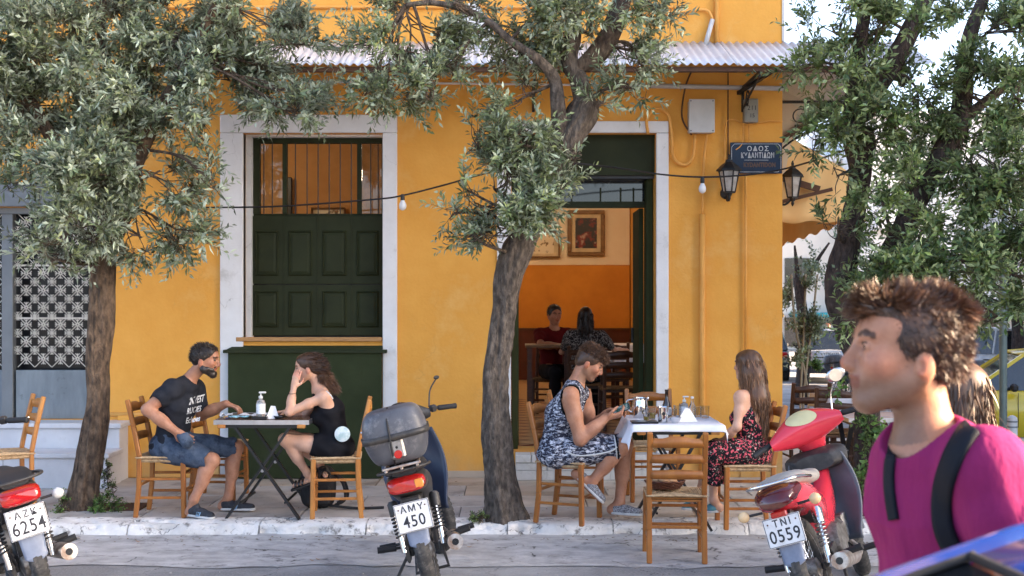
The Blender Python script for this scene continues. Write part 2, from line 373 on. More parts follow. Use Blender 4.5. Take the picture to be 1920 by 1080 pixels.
# leaf and tiny stones on road
b = MB()
for i in range(260):
    x = random.uniform(-4.5, 4.5); y = random.uniform(6.4, 8.85); r = random.uniform(.003, .009)
    b.ell((x, y, -.096 + (.015 if y > 8.3 else 0)), (r, r * .8, r * .6), 5, 3)
stuff(b.build('loose_grit', M['gutter_concrete']))
dm('litter_brown', (0.22, 0.13, 0.05), (0.12, 0.08, 0.04), rough=0.8, scale=9)
b = MB()
for i in range(420):
    if random.random() < .6: x = random.uniform(-4.4, 4.2); y = random.gauss(8.78, .10); z = -.085
    elif random.random() < .5: x = random.choice((-3.3, -.1, 2.75)) + random.gauss(0, .4); y = 9.3 + random.gauss(0, .3); z = .003
    else: x = random.uniform(-4, 3.6); y = random.uniform(9.1, 11.1); z = .003
    if y < 8.96: z = -.078
    a = random.uniform(0, PI); l = random.uniform(.008, .022); w = l * .3; c, s_ = math.cos(a), math.sin(a); h = random.uniform(.001, .006)
    b.add([(x - c * l, y - s_ * l, z + .001), (x + s_ * w, y - c * w, z + h), (x + c * l, y + s_ * l, z + .002), (x - s_ * w, y + c * w, z + h)], [(0, 1, 2), (0, 2, 3)])
stuff(b.build('leaf_litter', M['litter_brown']))
dm('dry_leaf', (0.4, 0.2, 0.04), (0.25, 0.1, 0.02), rough=0.7)
for (px, py) in ((586, 1052), (597, 1050), (260, 1020), (1330, 1002), (880, 1030)):
    y = 1.735 * FPX / (py - HZ)
    tag(MB().grid(lambda u, v: V(((u - .5) * .045, (v - .5) * .02 * math.sin(PI * (u * .98 + .01)), .004 + .012 * (u - .5) ** 2 * 4)), 6, 2).build('fallen_leaf', M['dry_leaf'], loc=(X(px, y), y, -.094 + (.012 if y > 8.2 else 0)), smooth=True),
        {586: 'small dry leaf on the road left of the middle motorcycle', 597: 'second small dry leaf just right of its twin on the road', 260: 'dry leaf in the gutter near the left olive tree', 1330: 'dry leaf in the gutter right of the foreground chair', 880: 'dry leaf in the gutter below the middle olive tree'}[px], 'leaf', 'fallen leaves on the street')

# ============================================================ BUILDING
bld = thing('corner_building', 'ochre yellow corner taverna building with green shutters and white stone trims', 'building', (0, D0, 0))
def L_(p): return V((p[0], p[1] - D0, p[2]))      # world -> building local
def wall_holes(mb, x0, x1, z0, z1, y0, y1, holes):
    xs = sorted(set([x0, x1] + [h[0] for h in holes] + [h[1] for h in holes]))
    for a, c in zip(xs[:-1], xs[1:]):
        zz = [(z0, z1)]
        for h in holes:
            if h[0] <= a + 1e-6 and h[1] >= c - 1e-6:
                nz = []
                for (p, q) in zz:
                    if h[2] > p: nz.append((p, min(q, h[2])))
                    if h[3] < q: nz.append((max(p, h[3]), q))
                zz = nz
        for (p, q) in zz:
            if q - p > 1e-4: mb.box(((a + c) / 2, (y0 + y1) / 2, (p + q) / 2), (c - a, y1 - y0, q - p))
XR = X(1467, D0)
WH = (X(457, D0), X(718, D0), Z(636, D0), Z(250, D0))
DH = (X(958, D0), X(1230, D0), 0.233, Z(250, D0))
SHL, SHR = -6.2, X(197, D0)
SH = (SHL, SHR, Z(787, D0), Z(388, D0))
mb = MB(); wall_holes(mb, -9, XR, -.3, 9.2, D0, D0 + .45, [WH, DH, SH])
mb2 = MB()
for q in mb.v: mb2.v.append(tuple(L_(q)))
mb2.f = mb.f
mb2.build('facade_wall', M['ochre_plaster'], bld)
def BB(a, c, name, m, ch=0.0, par=None, **kw):
    """box from corner a to corner c in world coords as a child of the building"""
    a = V(a); c = V(c)
    return MB().box(L_((a + c) / 2), tuple(abs(t) for t in (c - a)), ch=ch).build(name, m, par or bld, **kw)
# side wall with large openings to the side street
mb = MB()
for (y0, y1, z0, z1) in ((D0 + .452, 12.6, -.8, 9.2), (12.6, 14.6, 3.1, 9.2), (12.6, 14.6, -.8, 1.0), (14.6, 15.6, -.8, 9.2), (15.6, 17.6, 3.1, 9.2), (15.6, 17.6, -.8, 1.0), (17.6, 23, -.8, 9.2)):
    mb.box(L_((XR - .2, (y0 + y1) / 2, (z0 + z1) / 2)), (.4, y1 - y0, z1 - z0))
mb.build('side_wall', M['ochre_plaster'], bld)
BB((-9, 21.9, -.5), (XR - .41, 22.2, 9.2), 'rear_wall', M['ochre_plaster'])
BB((-9.3, D0 - .15, 9.2), (XR + .15, 23, 9.4), 'roof', M['white_trim'])
BB((-9, D0 + .46, 3.95), (XR - .41, 21.89, 4.1), 'ceiling', M['inner_ceiling'])
BB((-9, D0 + .46, .0), (XR - .41, 21.89, .215), 'interior_floor', M['tile_cream'])
BB((-1.2, 21.5, 2.232), (XR - .42, 21.6, 3.94), 'upper_back_wall', M['inner_cream'])
BB((-1.2, 21.49, 1.11), (XR - .42, 21.6, 2.228), 'middle_back_wall', M['inner_orange'])
BB((-1.2, 21.46, .22), (XR - .42, 21.6, 1.1), 'dado', M['inner_red'])
BB((-1.2, 21.44, 1.085), (XR - .42, 21.458, 1.125), 'dado_rail', M['dark_wood'])
BB((-1.35, 15.2, .22), (-1.21, 21.6, 3.94), 'inner_side_wall', M['inner_cream'])
BB((-8.9, 15.0, .22), (-1.21, 15.15, 3.94), 'partition_wall', mat('partition_paint', (.62, .33, .12), (.55, .28, .09), rough=.8))
# checker tiles
for key, off in (('tile_brown', 0), ('tile_cream', 1)):
    me = MB().box((0, 0, 0), (.228, .228, .018), rot=PI / 4, ch=.002).mesh('floor_tile', M[key])
    n = .16263 * 1.0
    for i in range(-1, 14):
        for j in range(0, 34):
            if (i + j) % 2: continue
            if (j % 2) != off: continue
            x = .05 + i * .163; y = D0 + .62 + j * .163
            if -.05 < x < 1.6: inst(me, 'floor_tile', bld, L_((x, y, .224 + (.0015 if off else 0))))
# ---- white trims
TO = D0 - .035
def trim(x0, x1, z0, z1, name='stone_trim', y=TO, dep=.12):
    return BB((x0, y, z0), (x1, y + dep, z1), name, M['white_trim'], ch=.006)
trim(X(414, D0), WH[0], .01, Z(250, D0)); trim(WH[1], X(745, D0), .01, Z(250, D0))
trim(X(414, D0), X(745, D0), Z(250, D0) + .002, Z(216, D0), y=TO - .003, dep=.123)
trim(X(932, D0), DH[0], .01, DH[3]); trim(DH[1], X(1253, D0), .01, DH[3])
trim(X(932, D0), X(1253, D0), DH[3] + .002, Z(228, D0), y=TO - .003, dep=.123)
# reveal faces in white
BB((WH[0] - .001, D0 + .0851, WH[2]), (WH[0] + .05, D0 + .30, WH[3]), 'window_reveal', M['white_trim'])
BB((WH[0] + .05, D0 + .0851, WH[3] - .02), (WH[1], D0 + .30, WH[3] + .001), 'window_reveal', M['white_trim'])
# ---- green apron under the window, sill ledge and slat
BB((X(432, D0), D0 - .10, .005), (X(717, D0), D0 - .036, Z(658, D0)), 'apron_panel', M['apron_green'], ch=.004)
BB((X(424, D0), D0 - .13, Z(661, D0)), (X(727, D0), D0 - .02, Z(655, D0)), 'window_ledge', M['green_paint'], ch=.003)
mb = MB().add([L_((X(430, D0), D0 - .11, Z(654, D0))), L_((X(718, D0), D0 - .11, Z(654, D0))), L_((X(718, D0), D0 + .2, Z(637, D0))), L_((X(457, D0), D0 + .2, Z(637, D0)))], [(0, 1, 2, 3)])
solidify(mb.build('sloping_sill', M['apron_green'], bld), .02, -1)
BB((X(444, D0), D0 - .04, Z(640, D0)), (X(716, D0), D0 + .0, Z(632, D0)), 'wooden_slat', M['ledge_wood'], ch=.004)
# ---- window: frame, glass, bars, shutters with raised panels
YS = D0 + .17
win = BB((WH[0] + .05, YS + .02, Z(404, D0)), (WH[1], YS + .08, Z(398, D0)), 'window', M['green_paint'])
def WBx(a, c, name, m, ch=0.0): return BB(a, c, name, m, ch, par=win)
WBx((WH[0] + .05, YS, Z(264, D0)), (WH[1], YS + .07, WH[3] - .02), 'window_frame', M['green_paint'])
WBx((WH[0] + .05, YS, Z(398, D0)), (WH[0] + .11, YS + .07, Z(264, D0)), 'window_frame', M['green_paint'])
WBx((WH[1] - .03, YS, Z(398, D0)), (WH[1], YS + .07, Z(264, D0)), 'window_frame', M['green_paint'])
for px in (527, 669): WBx((X(px - 4, D0), YS + .002, Z(398, D0)), (X(px + 4, D0), YS + .068, Z(264, D0)), 'window_mullion', M['green_paint'])
bar_me = MB().tube([(0, 0, 0), (0, 0, Z(264, D0) - Z(400, D0))], .0055, 6).mesh('window_bar', M['dark_iron'])
for px in (489, 505, 549, 571, 592, 613, 634, 655, 692, 706):
    inst(bar_me, 'window_bar', win, L_((X(px, D0), YS - .03, Z(400, D0))))
for (a, c) in ((473, 522), (674, 712)):
    WBx((X(a, D0), YS + .03, Z(397, D0)), (X(c, D0), YS + .036, Z(266, D0)), 'window_pane', M['window_glass'])
# shutters (4 leaves x 2 panels)
zs_ = [(Z(402, D0), Z(532, D0)), (Z(533, D0), Z(630, D0))]
BB((WH[0] + .01, YS + .03, Z(634, D0)), (WH[1], YS + .05, Z(405, D0)), 'shutter_light_stop', M['shop_dark'])  # dark board added unseen behind the leaves to stop lamplight leaking through
xs_ = [455 + 7, 526, 590, 655, 716]
for (zt, zb) in zs_:
    sh = BB((WH[0] + .02, YS - .02, zb), (WH[1] - .01, YS + .02, zt - .004), 'shutter', M['green_paint'], ch=.003)
    for i in range(4):
        xa, xb = X(xs_[i], D0) + .045, X(xs_[i + 1], D0) - .045
        za, zc = zb + .075, zt - (.14 if zt > 2.3 else .06)
        c = L_(((xa + xb) / 2, YS - .021, (za + zc) / 2)); w = (xb - xa) / 2; h = (zc - za) / 2
        m_ = MB()
        for (w1, h1, y1, w2, h2, y2) in ((w, h, 0, w - .012, h - .012, -.016), (w - .012, h - .012, -.016, w - .02, h - .02, -.004), (w - .02, h - .02, -.004, w - .045, h - .045, -.014)):
            q = [c + V((s * w1, y1, t * h1)) for s, t in ((-1, -1), (1, -1), (1, 1), (-1, 1))] + [c + V((s * w2, y2, t * h2)) for s, t in ((-1, -1), (1, -1), (1, 1), (-1, 1))]
            m_.add(q, [(k, (k + 1) % 4, (k + 1) % 4 + 4, k + 4) for k in range(4)])
        m_.add([c + V((s * (w - .045), -.014, t * (h - .045))) for s, t in ((-1, -1), (1, -1), (1, 1), (-1, 1))], [(0, 1, 2, 3)])
        m_.build('raised_panel', M['green_paint'], sh)
    for i in (1, 2, 3):
        BB((X(xs_[i], D0) - .004, YS - .026, zb + .01), (X(xs_[i], D0) + .004, YS - .019, zt - .01), 'shutter_joint', M['green_paint'], par=sh)
# ---- entrance
ent = BB((DH[0], D0 + .10, Z(326, D0)), (DH[1], D0 + .14, DH[3]), 'door_fascia', M['green_paint'])
BB((DH[0], D0 + .14, Z(332, D0)), (DH[1], D0 + .45, Z(326, D0) + .02), 'shutter_box', M['black_plastic'], par=ent)
BB((DH[0] + .06, D0 + .36, Z(384, D0)), (DH[1] - .06, D0 + .42, Z(372, D0)), 'door_head', M['green_paint'], par=ent)
for px in (958, 1014, 1070, 1126, 1165, 1190): BB((X(px, D0) + .02, D0 + .38, Z(372, D0)), (X(px, D0) + .035, D0 + .40, Z(345, D0)), 'transom_bar', M['green_paint'], par=ent)
BB((DH[0] + .06, D0 + .39, Z(372, D0)), (DH[1] - .06, D0 + .395, Z(330, D0)), 'transom_pane', M['dark_glass'], par=ent)
BB((DH[0] + .005, D0 + .2, .235), (DH[0] + .065, D0 + .44, Z(326, D0)), 'door_jamb', M['apron_green'], ch=.004, par=ent)
BB((DH[1] - .065, D0 + .2, .235), (DH[1] - .005, D0 + .44, Z(326, D0)), 'door_jamb', M['apron_green'], ch=.004, par=ent)
leaf = BB((DH[1] - .11, D0 + .45, .24), (DH[1] - .066, D0 + 1.05, Z(384, D0)), 'door', M['apron_green'], ch=.004)
BB((DH[1] - .135, D0 + .95, 1.2), (DH[1] - .111, D0 + .98, 1.35), 'door_handle', M['dark_iron'], par=leaf, ch=.003)
leaf = BB((DH[0] + .03, D0 + .45, .24), (DH[0] + .074, D0 + 1.05, Z(384, D0)), 'door', M['apron_green'], ch=.004)
# ---- marble step blocks at the entrance
stp = BB((X(966, D0), D0 - .2, .001), (X(1262, D0), D0 + .45, .09), 'door_step', M['marble_white'])
bw = .285
for r, (z0, z1) in enumerate(((.092, .158), (.162, .232))):
    x = X(966, D0) - (bw / 2 if r else 0)
    while x < X(1262, D0):
        a = max(x, X(966, D0)); c = min(x + bw, X(1262, D0))
        if c - a > .03: BB((a + .003, D0 - .2 - .012 * r, z0), (c - .003, D0 + .45, z1), 'marble_block', M['marble_white'], ch=.004, par=stp)
        x += bw
x = X(966, D0)
while x < X(1262, D0) - .02:
    c = min(x + bw, X(1262, D0)); BB((x + .003, D0 - .206, .008), (c - .003, D0 - .2, .086), 'marble_block', M['marble_white'], par=stp, ch=.002); x += bw
# ---- plinth moulding left of window
mb = MB().tube([L_((SHR + .03, D0 - .004, Z(777, D0))), L_((X(412, D0), D0 - .004, Z(777, D0)))], .022, 8)
mb.build('plinth_moulding', M['ochre_paint'], bld, smooth=True)
BB((SHR + .12, D0 - .03, 0), (X(412, D0), D0 - .001, Z(779, D0)), 'plinth', M['ochre_plaster'], ch=.008)
BB((X(746, D0), D0 - .02, 0), (X(931, D0), D0 - .001, .06), 'plinth', M['pavement_tan'])
# ---- string course on upper wall
BB((-9, D0 - .04, Z(17, D0)), (XR - 1.0, D0 - .001, Z(12, D0)), 'string_course', M['ochre_paint'], ch=.008)
# ---- pale gable ornament on canopy
gx0, gx1, gzb, gzt = X(848, D0), X(930, D0), Z(80, D0), Z(6, D0)
mb = MB().prism([L_((gx0, D0 - .08, gzb)), L_((gx1, D0 - .08, gzb)), L_((gx1 - .04, D0 - .08, gzb + .14)), L_(((gx0 + gx1) / 2 + .02, D0 - .08, gzt)), L_(((gx0 + gx1) / 2 - .05, D0 - .08, gzt - .02)), L_((gx0 + .03, D0 - .08, gzb + .14))], (0, 0, 0), (0, .07, 0))
mb.build('gable_ornament', M['white_trim'], bld)
# ---- shop door on the left with lattice grille
YG = D0 + .10
shop = BB((SHL, D0 + .30, SH[2]), (SHR, D0 + .34, SH[3]), 'shop_door', M['shop_dark'])
def SB(a, c, name, m, ch=0.0): return BB(a, c, name, m, ch, par=shop)
SB((SHL, YG - .03, Z(400, D0)), (SHR, YG + .05, SH[3]), 'door_frame', M['grey_metal'], .004)
for (a, c) in ((-3, 18), (186, 197)): SB((X(a, D0), YG - .031, SH[2]), (X(c, D0), YG + .051, Z(400, D0) - .001), 'door_frame', M['grey_metal'], .004)
SB((X(22, D0), YG - .01, SH[2]), (X(186, D0), YG + .03, Z(695, D0)), 'kick_panel', M['panel_blue'], .004)
SB((SHL, YG - .01, SH[2]), (X(-3, D0), YG + .03, Z(695, D0)), 'kick_panel', M['panel_blue'], .004)
BB((SHL, D0 - .03, SH[3] + .002), (SHR + .02, D0 + .05, SH[3] + .22), 'shutter_housing', M['grey_metal'], .006)
# lattice: rosettes and diagonal bars
cell = .1585
ros = MB()
for k in range(8):
    a = k * PI / 4; c, s_ = math.cos(a), math.sin(a); r1 = .056 if k % 2 else .05
    ros.bar((c * .012, 0, s_ * .012), (c * r1, 0, s_ * r1), .007, .007, up=(0, 1, 0))
    if k % 2 == 0:
        for sg in (-1, 1):
            e = V((c * .03, 0, s_ * .03)); ros.bar(e, e + V((math.cos(a + sg * .8), 0, math.sin(a + sg * .8))) * .028, .006, .006, up=(0, 1, 0))
ros.lathe([(.008, -.006), (.017, -.006), (.017, .006), (.008, .006)], axis=(0, 1, 0), n=10, cap=False)
ros_me = ros.mesh('grille_rosette', M['cream_iron'])
dia = MB()
dd = cell / 2
for (sx, sz) in ((1, 1), (1, -1), (-1, 1), (-1, -1)):
    dia.bar((sx * .035, 0, sz * .035), (sx * (dd - 0.002), 0, sz * (dd - .002)), .006, .006, up=(0, 1, 0))
dia_me = dia.mesh('lattice_bars', M['cream_iron'])
for (xa, xb) in ((X(22, D0), X(186, D0)), (SHL + .1, X(-3, D0))):
    z = Z(690, D0) + cell / 2
    while z < Z(402, D0):
        x = xb - cell / 2
        while x > xa:
            loc = L_((x, YG + .01, z)); inst(ros_me, 'grille_rosette', shop, loc); inst(dia_me, 'lattice_bars', shop, loc)['kind'] = 'stuff'
            if x - cell / 2 > xa and z + cell / 2 < Z(402, D0): inst(ros_me, 'grille_rosette', shop, L_((x - cell / 2, YG + .01, z + cell / 2)), sc=(.8, 1, .8))
            x -= cell
        z += cell
    for zz in (Z(597, D0), Z(497, D0)): SB((xa, YG + .0, zz - .008), (xb, YG + .02, zz + .008), 'grille_rail', M['cream_iron'])
# ---- marble entrance steps (left)
st = BB((-7, 10.98, .0), (-3.515, D0 + .1, .478), 'marble_steps', M['marble'])
BB((-7, 10.94, .482), (-3.49, D0 + .1, .527), 'step_tread', M['marble'], .006, par=st)
BB((-7, 10.60, .0), (-3.50, 10.979, .262), 'step_riser', M['marble'], par=st)
BB((-7, 10.57, .264), (-3.475, 10.979, .304), 'step_tread', M['marble'], .006, par=st)
for x in (-4.6, -5.7):
    BB((x, 10.977, .31), (x + .004, 10.979, .47), 'slab_joint', M['mortar'], par=st); BB((x + .2, 10.598, .01), (x + .204, 10.6, .25), 'slab_joint', M['mortar'], par=st)
mb = MB().lathe([(.025, 0), (.03, .012), (.012, .014)], axis=(0, -1, 0), c=L_((X(198, 11), 10.979, Z(812, 11)))); mb.build('step_vent', M['black_plastic'], st)
# ---- canopy: corrugated sheets, gutter beam
can = BB((-3.1, D0 - .82, 3.575), (3.35, D0 - .76, 3.615), 'metal_canopy', M['rust_brown'])
sheet_w = .864
pitch = .072
CZ0, CZ1 = 3.99, 3.625; CY1 = D0 - .86
def sheet(u, v, n=12):
    x = u * sheet_w; return V((x, -.86 * v, (CZ1 - CZ0) * v + .011 * math.sin(2 * PI * x / pitch)))
sm_ = MB().grid(sheet, 96, 3).mesh('corrugated_sheet', M['zinc_sheet'], smooth=True)
x = -3.1
i = 0
while x < 3.3:
    o = inst(sm_, 'corrugated_sheet', can, (x, 0, CZ0 + (.004 if i % 2 else 0)), (0, 0, 0)); solidify(o, .003); x += sheet_w - .03; i += 1
def sheet2(u, v):
    y = u * sheet_w; return V((.86 * v, y, (CZ1 - CZ0) * v + .011 * math.sin(2 * PI * y / pitch)))
sm2 = MB().grid(sheet2, 96, 3).mesh('corrugated_sheet', M['zinc_sheet'], smooth=True)
y = D0 + .02; i = 0
while y < 17.5:
    o = inst(sm2, 'corrugated_sheet', can, (XR + .02, y - D0, CZ0 + .006 + (.004 if i % 2 else 0))); solidify(o, .003); y += sheet_w - .03; i += 1
BB((XR + .84, D0 - .82, 3.575), (XR + .90, 17.6, 3.61), 'canopy_beam', M['rust_brown'], par=can)
# iron brackets
def bracket(base, out, nm='canopy_bracket', dr=.5):
    o = V(out).normalized(); bm_ = MB()
    bm_.bar(base, V(base) + o * .8, .025, .025); bm_.bar(base, V(base) - V((0, 0, dr)), .025, .025)
    bm_.tube(smoothpath([V(base) - V((0, 0, dr - .02)), V(base) + o * .25 - V((0, 0, dr * .6)), V(base) + o * .78 - V((0, 0, .03))]), .011, 6)
    c = V(base) + o * .22 - V((0, 0, .14)); bm_.tube([c + (o * math.cos(t) + V((0, 0, 1)) * math.sin(t)) * .085 * (1 - .6 * t / 7.5) for t in np.linspace(0, 7.5, 22)], .007, 5)
    return bm_.build(nm, M['dark_iron'], bld, smooth=False)
for px in (1392, 560, 1000): bracket(L_((X(px, D0), D0 - .02, 3.57)), (0, -1, 0), dr=.22)
for y in (11.6, 13.2, 15.0, 16.8): bracket(L_((XR + .02, y, 3.5)), (1, 0, 0))
# diagonal stay
MB().bar(L_((X(1383, D0), D0 - .04, Z(176, D0))), L_((X(1450, 10.5), 10.5, Z(132, 10.5))), .03, .03).build('canopy_stay', M['dark_iron'], bld)
# ---- conduits
def pipe(pts, r, m, name, n=8, par=None): return MB().tube([L_(p) for p in pts], r, n).build(name, m, par or bld, smooth=True)
yw = D0 - .03
pipe([(X(560, D0), yw, Z(154, D0)), (X(1215, D0), yw, Z(162, D0))], .010, M['white_trim'], 'conduit')
pipe([(X(1215, D0), yw, Z(162, D0)), (X(1467, D0), yw, Z(167, D0))], .022, M['box_white'], 'conduit')
pipe([(X(1316, D0), yw, Z(402, D0)), (X(1316, D0), yw, .0)], .026, M['ochre_paint'], 'wall_pipe')
pipe(smoothpath([(X(1325, D0), yw, Z(252, D0)), (X(1319, D0), yw, Z(300, D0)), (X(1316, D0), yw, Z(402, D0))]), .011, M['ochre_paint'], 'wall_pipe')
pipe([(X(1397, D0), yw, Z(330, D0)), (X(1397, D0), yw, Z(655, D0))], .012, M['ochre_paint'], 'wall_pipe')
BB((X(1388, D0), D0 - .02, 0.0), (X(1410, D0), D0 - .001, Z(655, D0)), 'wall_pilaster', M['ochre_plaster'], .004)
pipe(smoothpath([(X(1214, D0), yw - .02, Z(252, D0)), (X(1212, D0), yw - .02, Z(225, D0)), (X(1228, D0), yw - .02, Z(205, D0)), (X(1250, D0), yw - .02, Z(215, D0)), (X(1258, D0), yw - .01, Z(250, D0)), (X(1262, D0), yw, Z(295, D0)), (X(1282, D0), yw, Z(310, D0)), (X(1298, D0), yw, Z(295, D0)), (X(1302, D0), yw, Z(252, D0))], 8), .014, M['ochre_paint'], 'flexible_conduit')
pipe(smoothpath([(X(1298, D0), yw, Z(130, D0)), (X(1284, D0), yw, Z(165, D0)), (X(1278, D0), yw, Z(220, D0)), (X(1296, D0), yw, Z(254, D0))]), .008, M['rust_brown'], 'wall_cable')
pipe([(X(1364, D0), yw, Z(130, D0)), (X(1364, D0), yw, Z(300, D0))], .006, M['rust_brown'], 'wall_cable')
pipe(smoothpath([(X(1359, D0), yw, Z(330, D0)), (X(1359, D0), yw, Z(240, D0)), (X(1372, D0), yw, Z(225, D0)), (X(1400, D0), yw, Z(234, D0)), (X(1440, D0), yw, Z(228, D0)), (X(1466, D0), yw, Z(229, D0))]), .006, M['ochre_paint'], 'wall_cable')
pipe(smoothpath([(X(1392, D0), yw, Z(232, D0)), (X(1391, D0), yw, Z(268, D0)), (X(1378, D0), yw - .02, Z(282, D0))]), .005, M['ochre_paint'], 'wall_cable')
pipe([(X(1403, D0), yw, Z(232, D0)), (X(1403, D0), yw, Z(268, D0))], .007, M['ochre_paint'], 'wall_cable')
pipe(smoothpath([(X(1200, D0), yw, Z(26, D0)), (X(1270, D0), yw, Z(24, D0)), (X(1322, D0), yw, Z(20, D0)), (X(1335, D0), yw, Z(38, D0))]), .012, M['ochre_paint'], 'wall_pipe')
pipe([(X(1335, D0), yw, Z(38, D0)), (X(1320, D0), yw - .03, Z(90, D0))], .022, M['box_white'], 'waste_pipe')
pipe([(X(1343, D0), yw, 5.2), (X(1343, D0), yw, Z(88, D0))], .02, M['ochre_paint'], 'wall_pipe')
BB((X(1466, D0) , D0 - .01, 4.0), (X(1470, D0), D0 + .3, 9), 'corner_flashing', M['box_white'])
# ---- boxes
eb = thing('junction_box', 'large off-white electrical box on the wall above the entrance lamp', 'junction box', (X(1312, D0), D0, Z(221, D0)))
MB().box((0, -.06, 0), (.225, .12, .295), ch=.008).build('box_body', M['box_white'], eb)
MB().box((0, -.124, .0), (.235, .012, .305), ch=.004).build('box_cover', M['box_white'], eb)
for sx in (-1, 1):
    for sz in (-1, 1): MB().lathe([(.006, 0), (.006, .003)], c=(sx * .1, -.1305, sz * .135), axis=(0, -1, 0), n=8).build('screw', M['dark_iron'], eb)
eb = thing('meter_box', 'small narrow grey box with stencilled numbers above the street sign', 'meter box', (X(1405, D0), D0, Z(210, D0)))
MB().box((0, -.05, 0), (.125, .1, .215), ch=.006).build('box_body', M['box_grey'], eb)
MB().box((0.005, -.104, .0), (.10, .008, .19), ch=.003).build('box_cover', M['box_grey'], eb)
text_mesh('211', .06, M['black_plastic'], 'lettering', eb, (.005, -.109, .02), (PI / 2, 0, 0), .001)
text_mesh('15', .05, M['black_plastic'], 'lettering', eb, (.005, -.109, -.05), (PI / 2, 0, 0), .001)
# ---- street sign
sg = thing('street_sign', 'dark blue enamel street name plate with white Greek lettering on the corner', 'street sign', (X(1416.5, D0), D0 - .03, Z(297, D0)))
MB().box((0, 0, 0), (.475, .012, .285), ch=.003).build('plate', M['sign_navy'], sg)
bd = MB()
for (a, c) in (((-.2, .128), (.2, .128)), ((-.2, -.128), (.2, -.128)), ((-.225, -.10), (-.225, .10)), ((.225, -.10), (.225, .10)), ((-.225, .10), (-.2, .128)), ((.225, .10), (.2, .128)), ((-.225, -.10), (-.2, -.128)), ((.225, -.10), (.2, -.128)), ((-.11, -.02), (.11, -.02))):
    bd.bar((a[0], -.0075, a[1]), (c[0], -.0075, c[1]), .003, .006, up=(0, 1, 0))
bd.build('border_line', M['sign_white'], sg)
text_mesh('ΟΔΟΣ', .062, M['sign_white'], 'lettering', sg, (0.015, -.008, .082), (PI / 2, 0, 0), .001, space=1.25, bold=.0004)
text_mesh('ΚΥΔΑΝΤΙΔΩΝ', .070, M['sign_white'], 'lettering', sg, (0.012, -.008, .020), (PI / 2, 0, 0), .001, space=1.12, sx=.62, bold=.0006)
text_mesh('KYDANTIDON', .055, M['sign_faded'], 'lettering', sg, (0.03, -.008, -.065), (PI / 2, 0, 0), .001, space=1.1, sx=.75, bold=.003)
# ---- lanterns
dm('lantern_glass', (0.75, 0.72, 0.66), (0.5, 0.46, 0.4), rough=0.25, trans=0.35, scale=15)
def lantern(loc, label, ang):
    t = thing('wall_lantern', label, 'lantern', loc, ang, 'wall lanterns at the corner')
    # local: wall plane at y=0, lantern hangs at y=-.16
    c = V((0, -.16, 0)); n = 6
    MB().lathe([(.052, -.13), (.088, .06)], c=c, n=n, cap=False).build('lamp_glass', M['lantern_glass'], t)
    fr = MB()
    for k in range(n):
        a = 2 * PI * k / n; ux = V((0, 0, 1)).orthogonal().normalized(); uw = V((0, 0, 1)).cross(ux)
        d_ = ux * math.cos(a) + uw * math.sin(a); fr.bar(c + d_ * .054 + V((0, 0, -.13)), c + d_ * .091 + V((0, 0, .062)), .011, .011)
    fr.lathe([(.056, -.14), (.056, -.125)], c=c, n=n); fr.lathe([(.094, .056), (.094, .068)], c=c, n=n)
    fr.build('lamp_frame', M['dark_iron'], t)
    MB().lathe([(.118, .06), (.112, .075), (.07, .115), (.035, .14), (.03, .16), (.014, .165), (.016, .19), (.004, .215)], c=c, n=n).build('lamp_cap', M['dark_iron'], t)
    MB().lathe([(.03, -.14), (.022, -.165), (.012, -.17), (.016, -.19), (.004, -.215)], c=c, n=8).build('finial', M['dark_iron'], t)
    ar = MB().tube(smoothpath([(0, -.01, -.16), (0, -.08, -.2), (0, -.15, -.15)]), .012, 6); ar.lathe([(.055, 0), (.05, .02), (.02, .03)], c=(0, 0, -.13), axis=(0, -1, 0), n=12)
    ar.build('bracket', M['dark_iron'], t); return t
lantern((X(1367, D0 - .16), D0, Z(333, D0 - .16)), 'black iron wall lantern below the street sign on the ochre facade', 0)
lantern((XR, 11.55, Z(343, 11.5)), 'black iron wall lantern round the corner against the awning', PI / 2)
# ---- string light: cable and two bulbs
YL = 10.9
pts = [P(376, 389, YL), P(520, 387, YL), P(700, 374, YL), P(757, 366, YL), P(840, 345, YL), P(940, 318, 10.0), P(1050, 306, 9.9), P(1150, 314, 10.4), P(1240, 327, YL), P(1318, 332, YL), P(1400, 328, YL), P(1465, 318, YL), P(1530, 300, 10.3), P(1584, 282, 9.6)]
sl_ = tag(MB().tube(smoothpath(pts, 6), .0085, 6).build('light_cable', M['cable_black'], smooth=True), 'black festoon cable strung along the facade through the middle tree', 'cable')
def bulb(px, py, label):
    t = thing('light_bulb', label, 'light bulb', P(px, py, YL), 0, 'festoon bulbs')
    MB().lathe([(.014, 0), (.018, -.01), (.02, -.05), (.017, -.055)], n=12).build('socket', M['black_plastic'], t, smooth=False)
    MB().lathe([(.014, -.05), (.018, -.062), (.03, -.085), (.034, -.105), (.03, -.128), (.016, -.142), (.002, -.146)], n=16).build('bulb', M['bulb_white'], t, smooth=True)
bulb(755, 364, 'white globe bulb hanging beside the green shuttered window'); bulb(1317, 332, 'white globe bulb hanging right of the doorway beside the lantern')
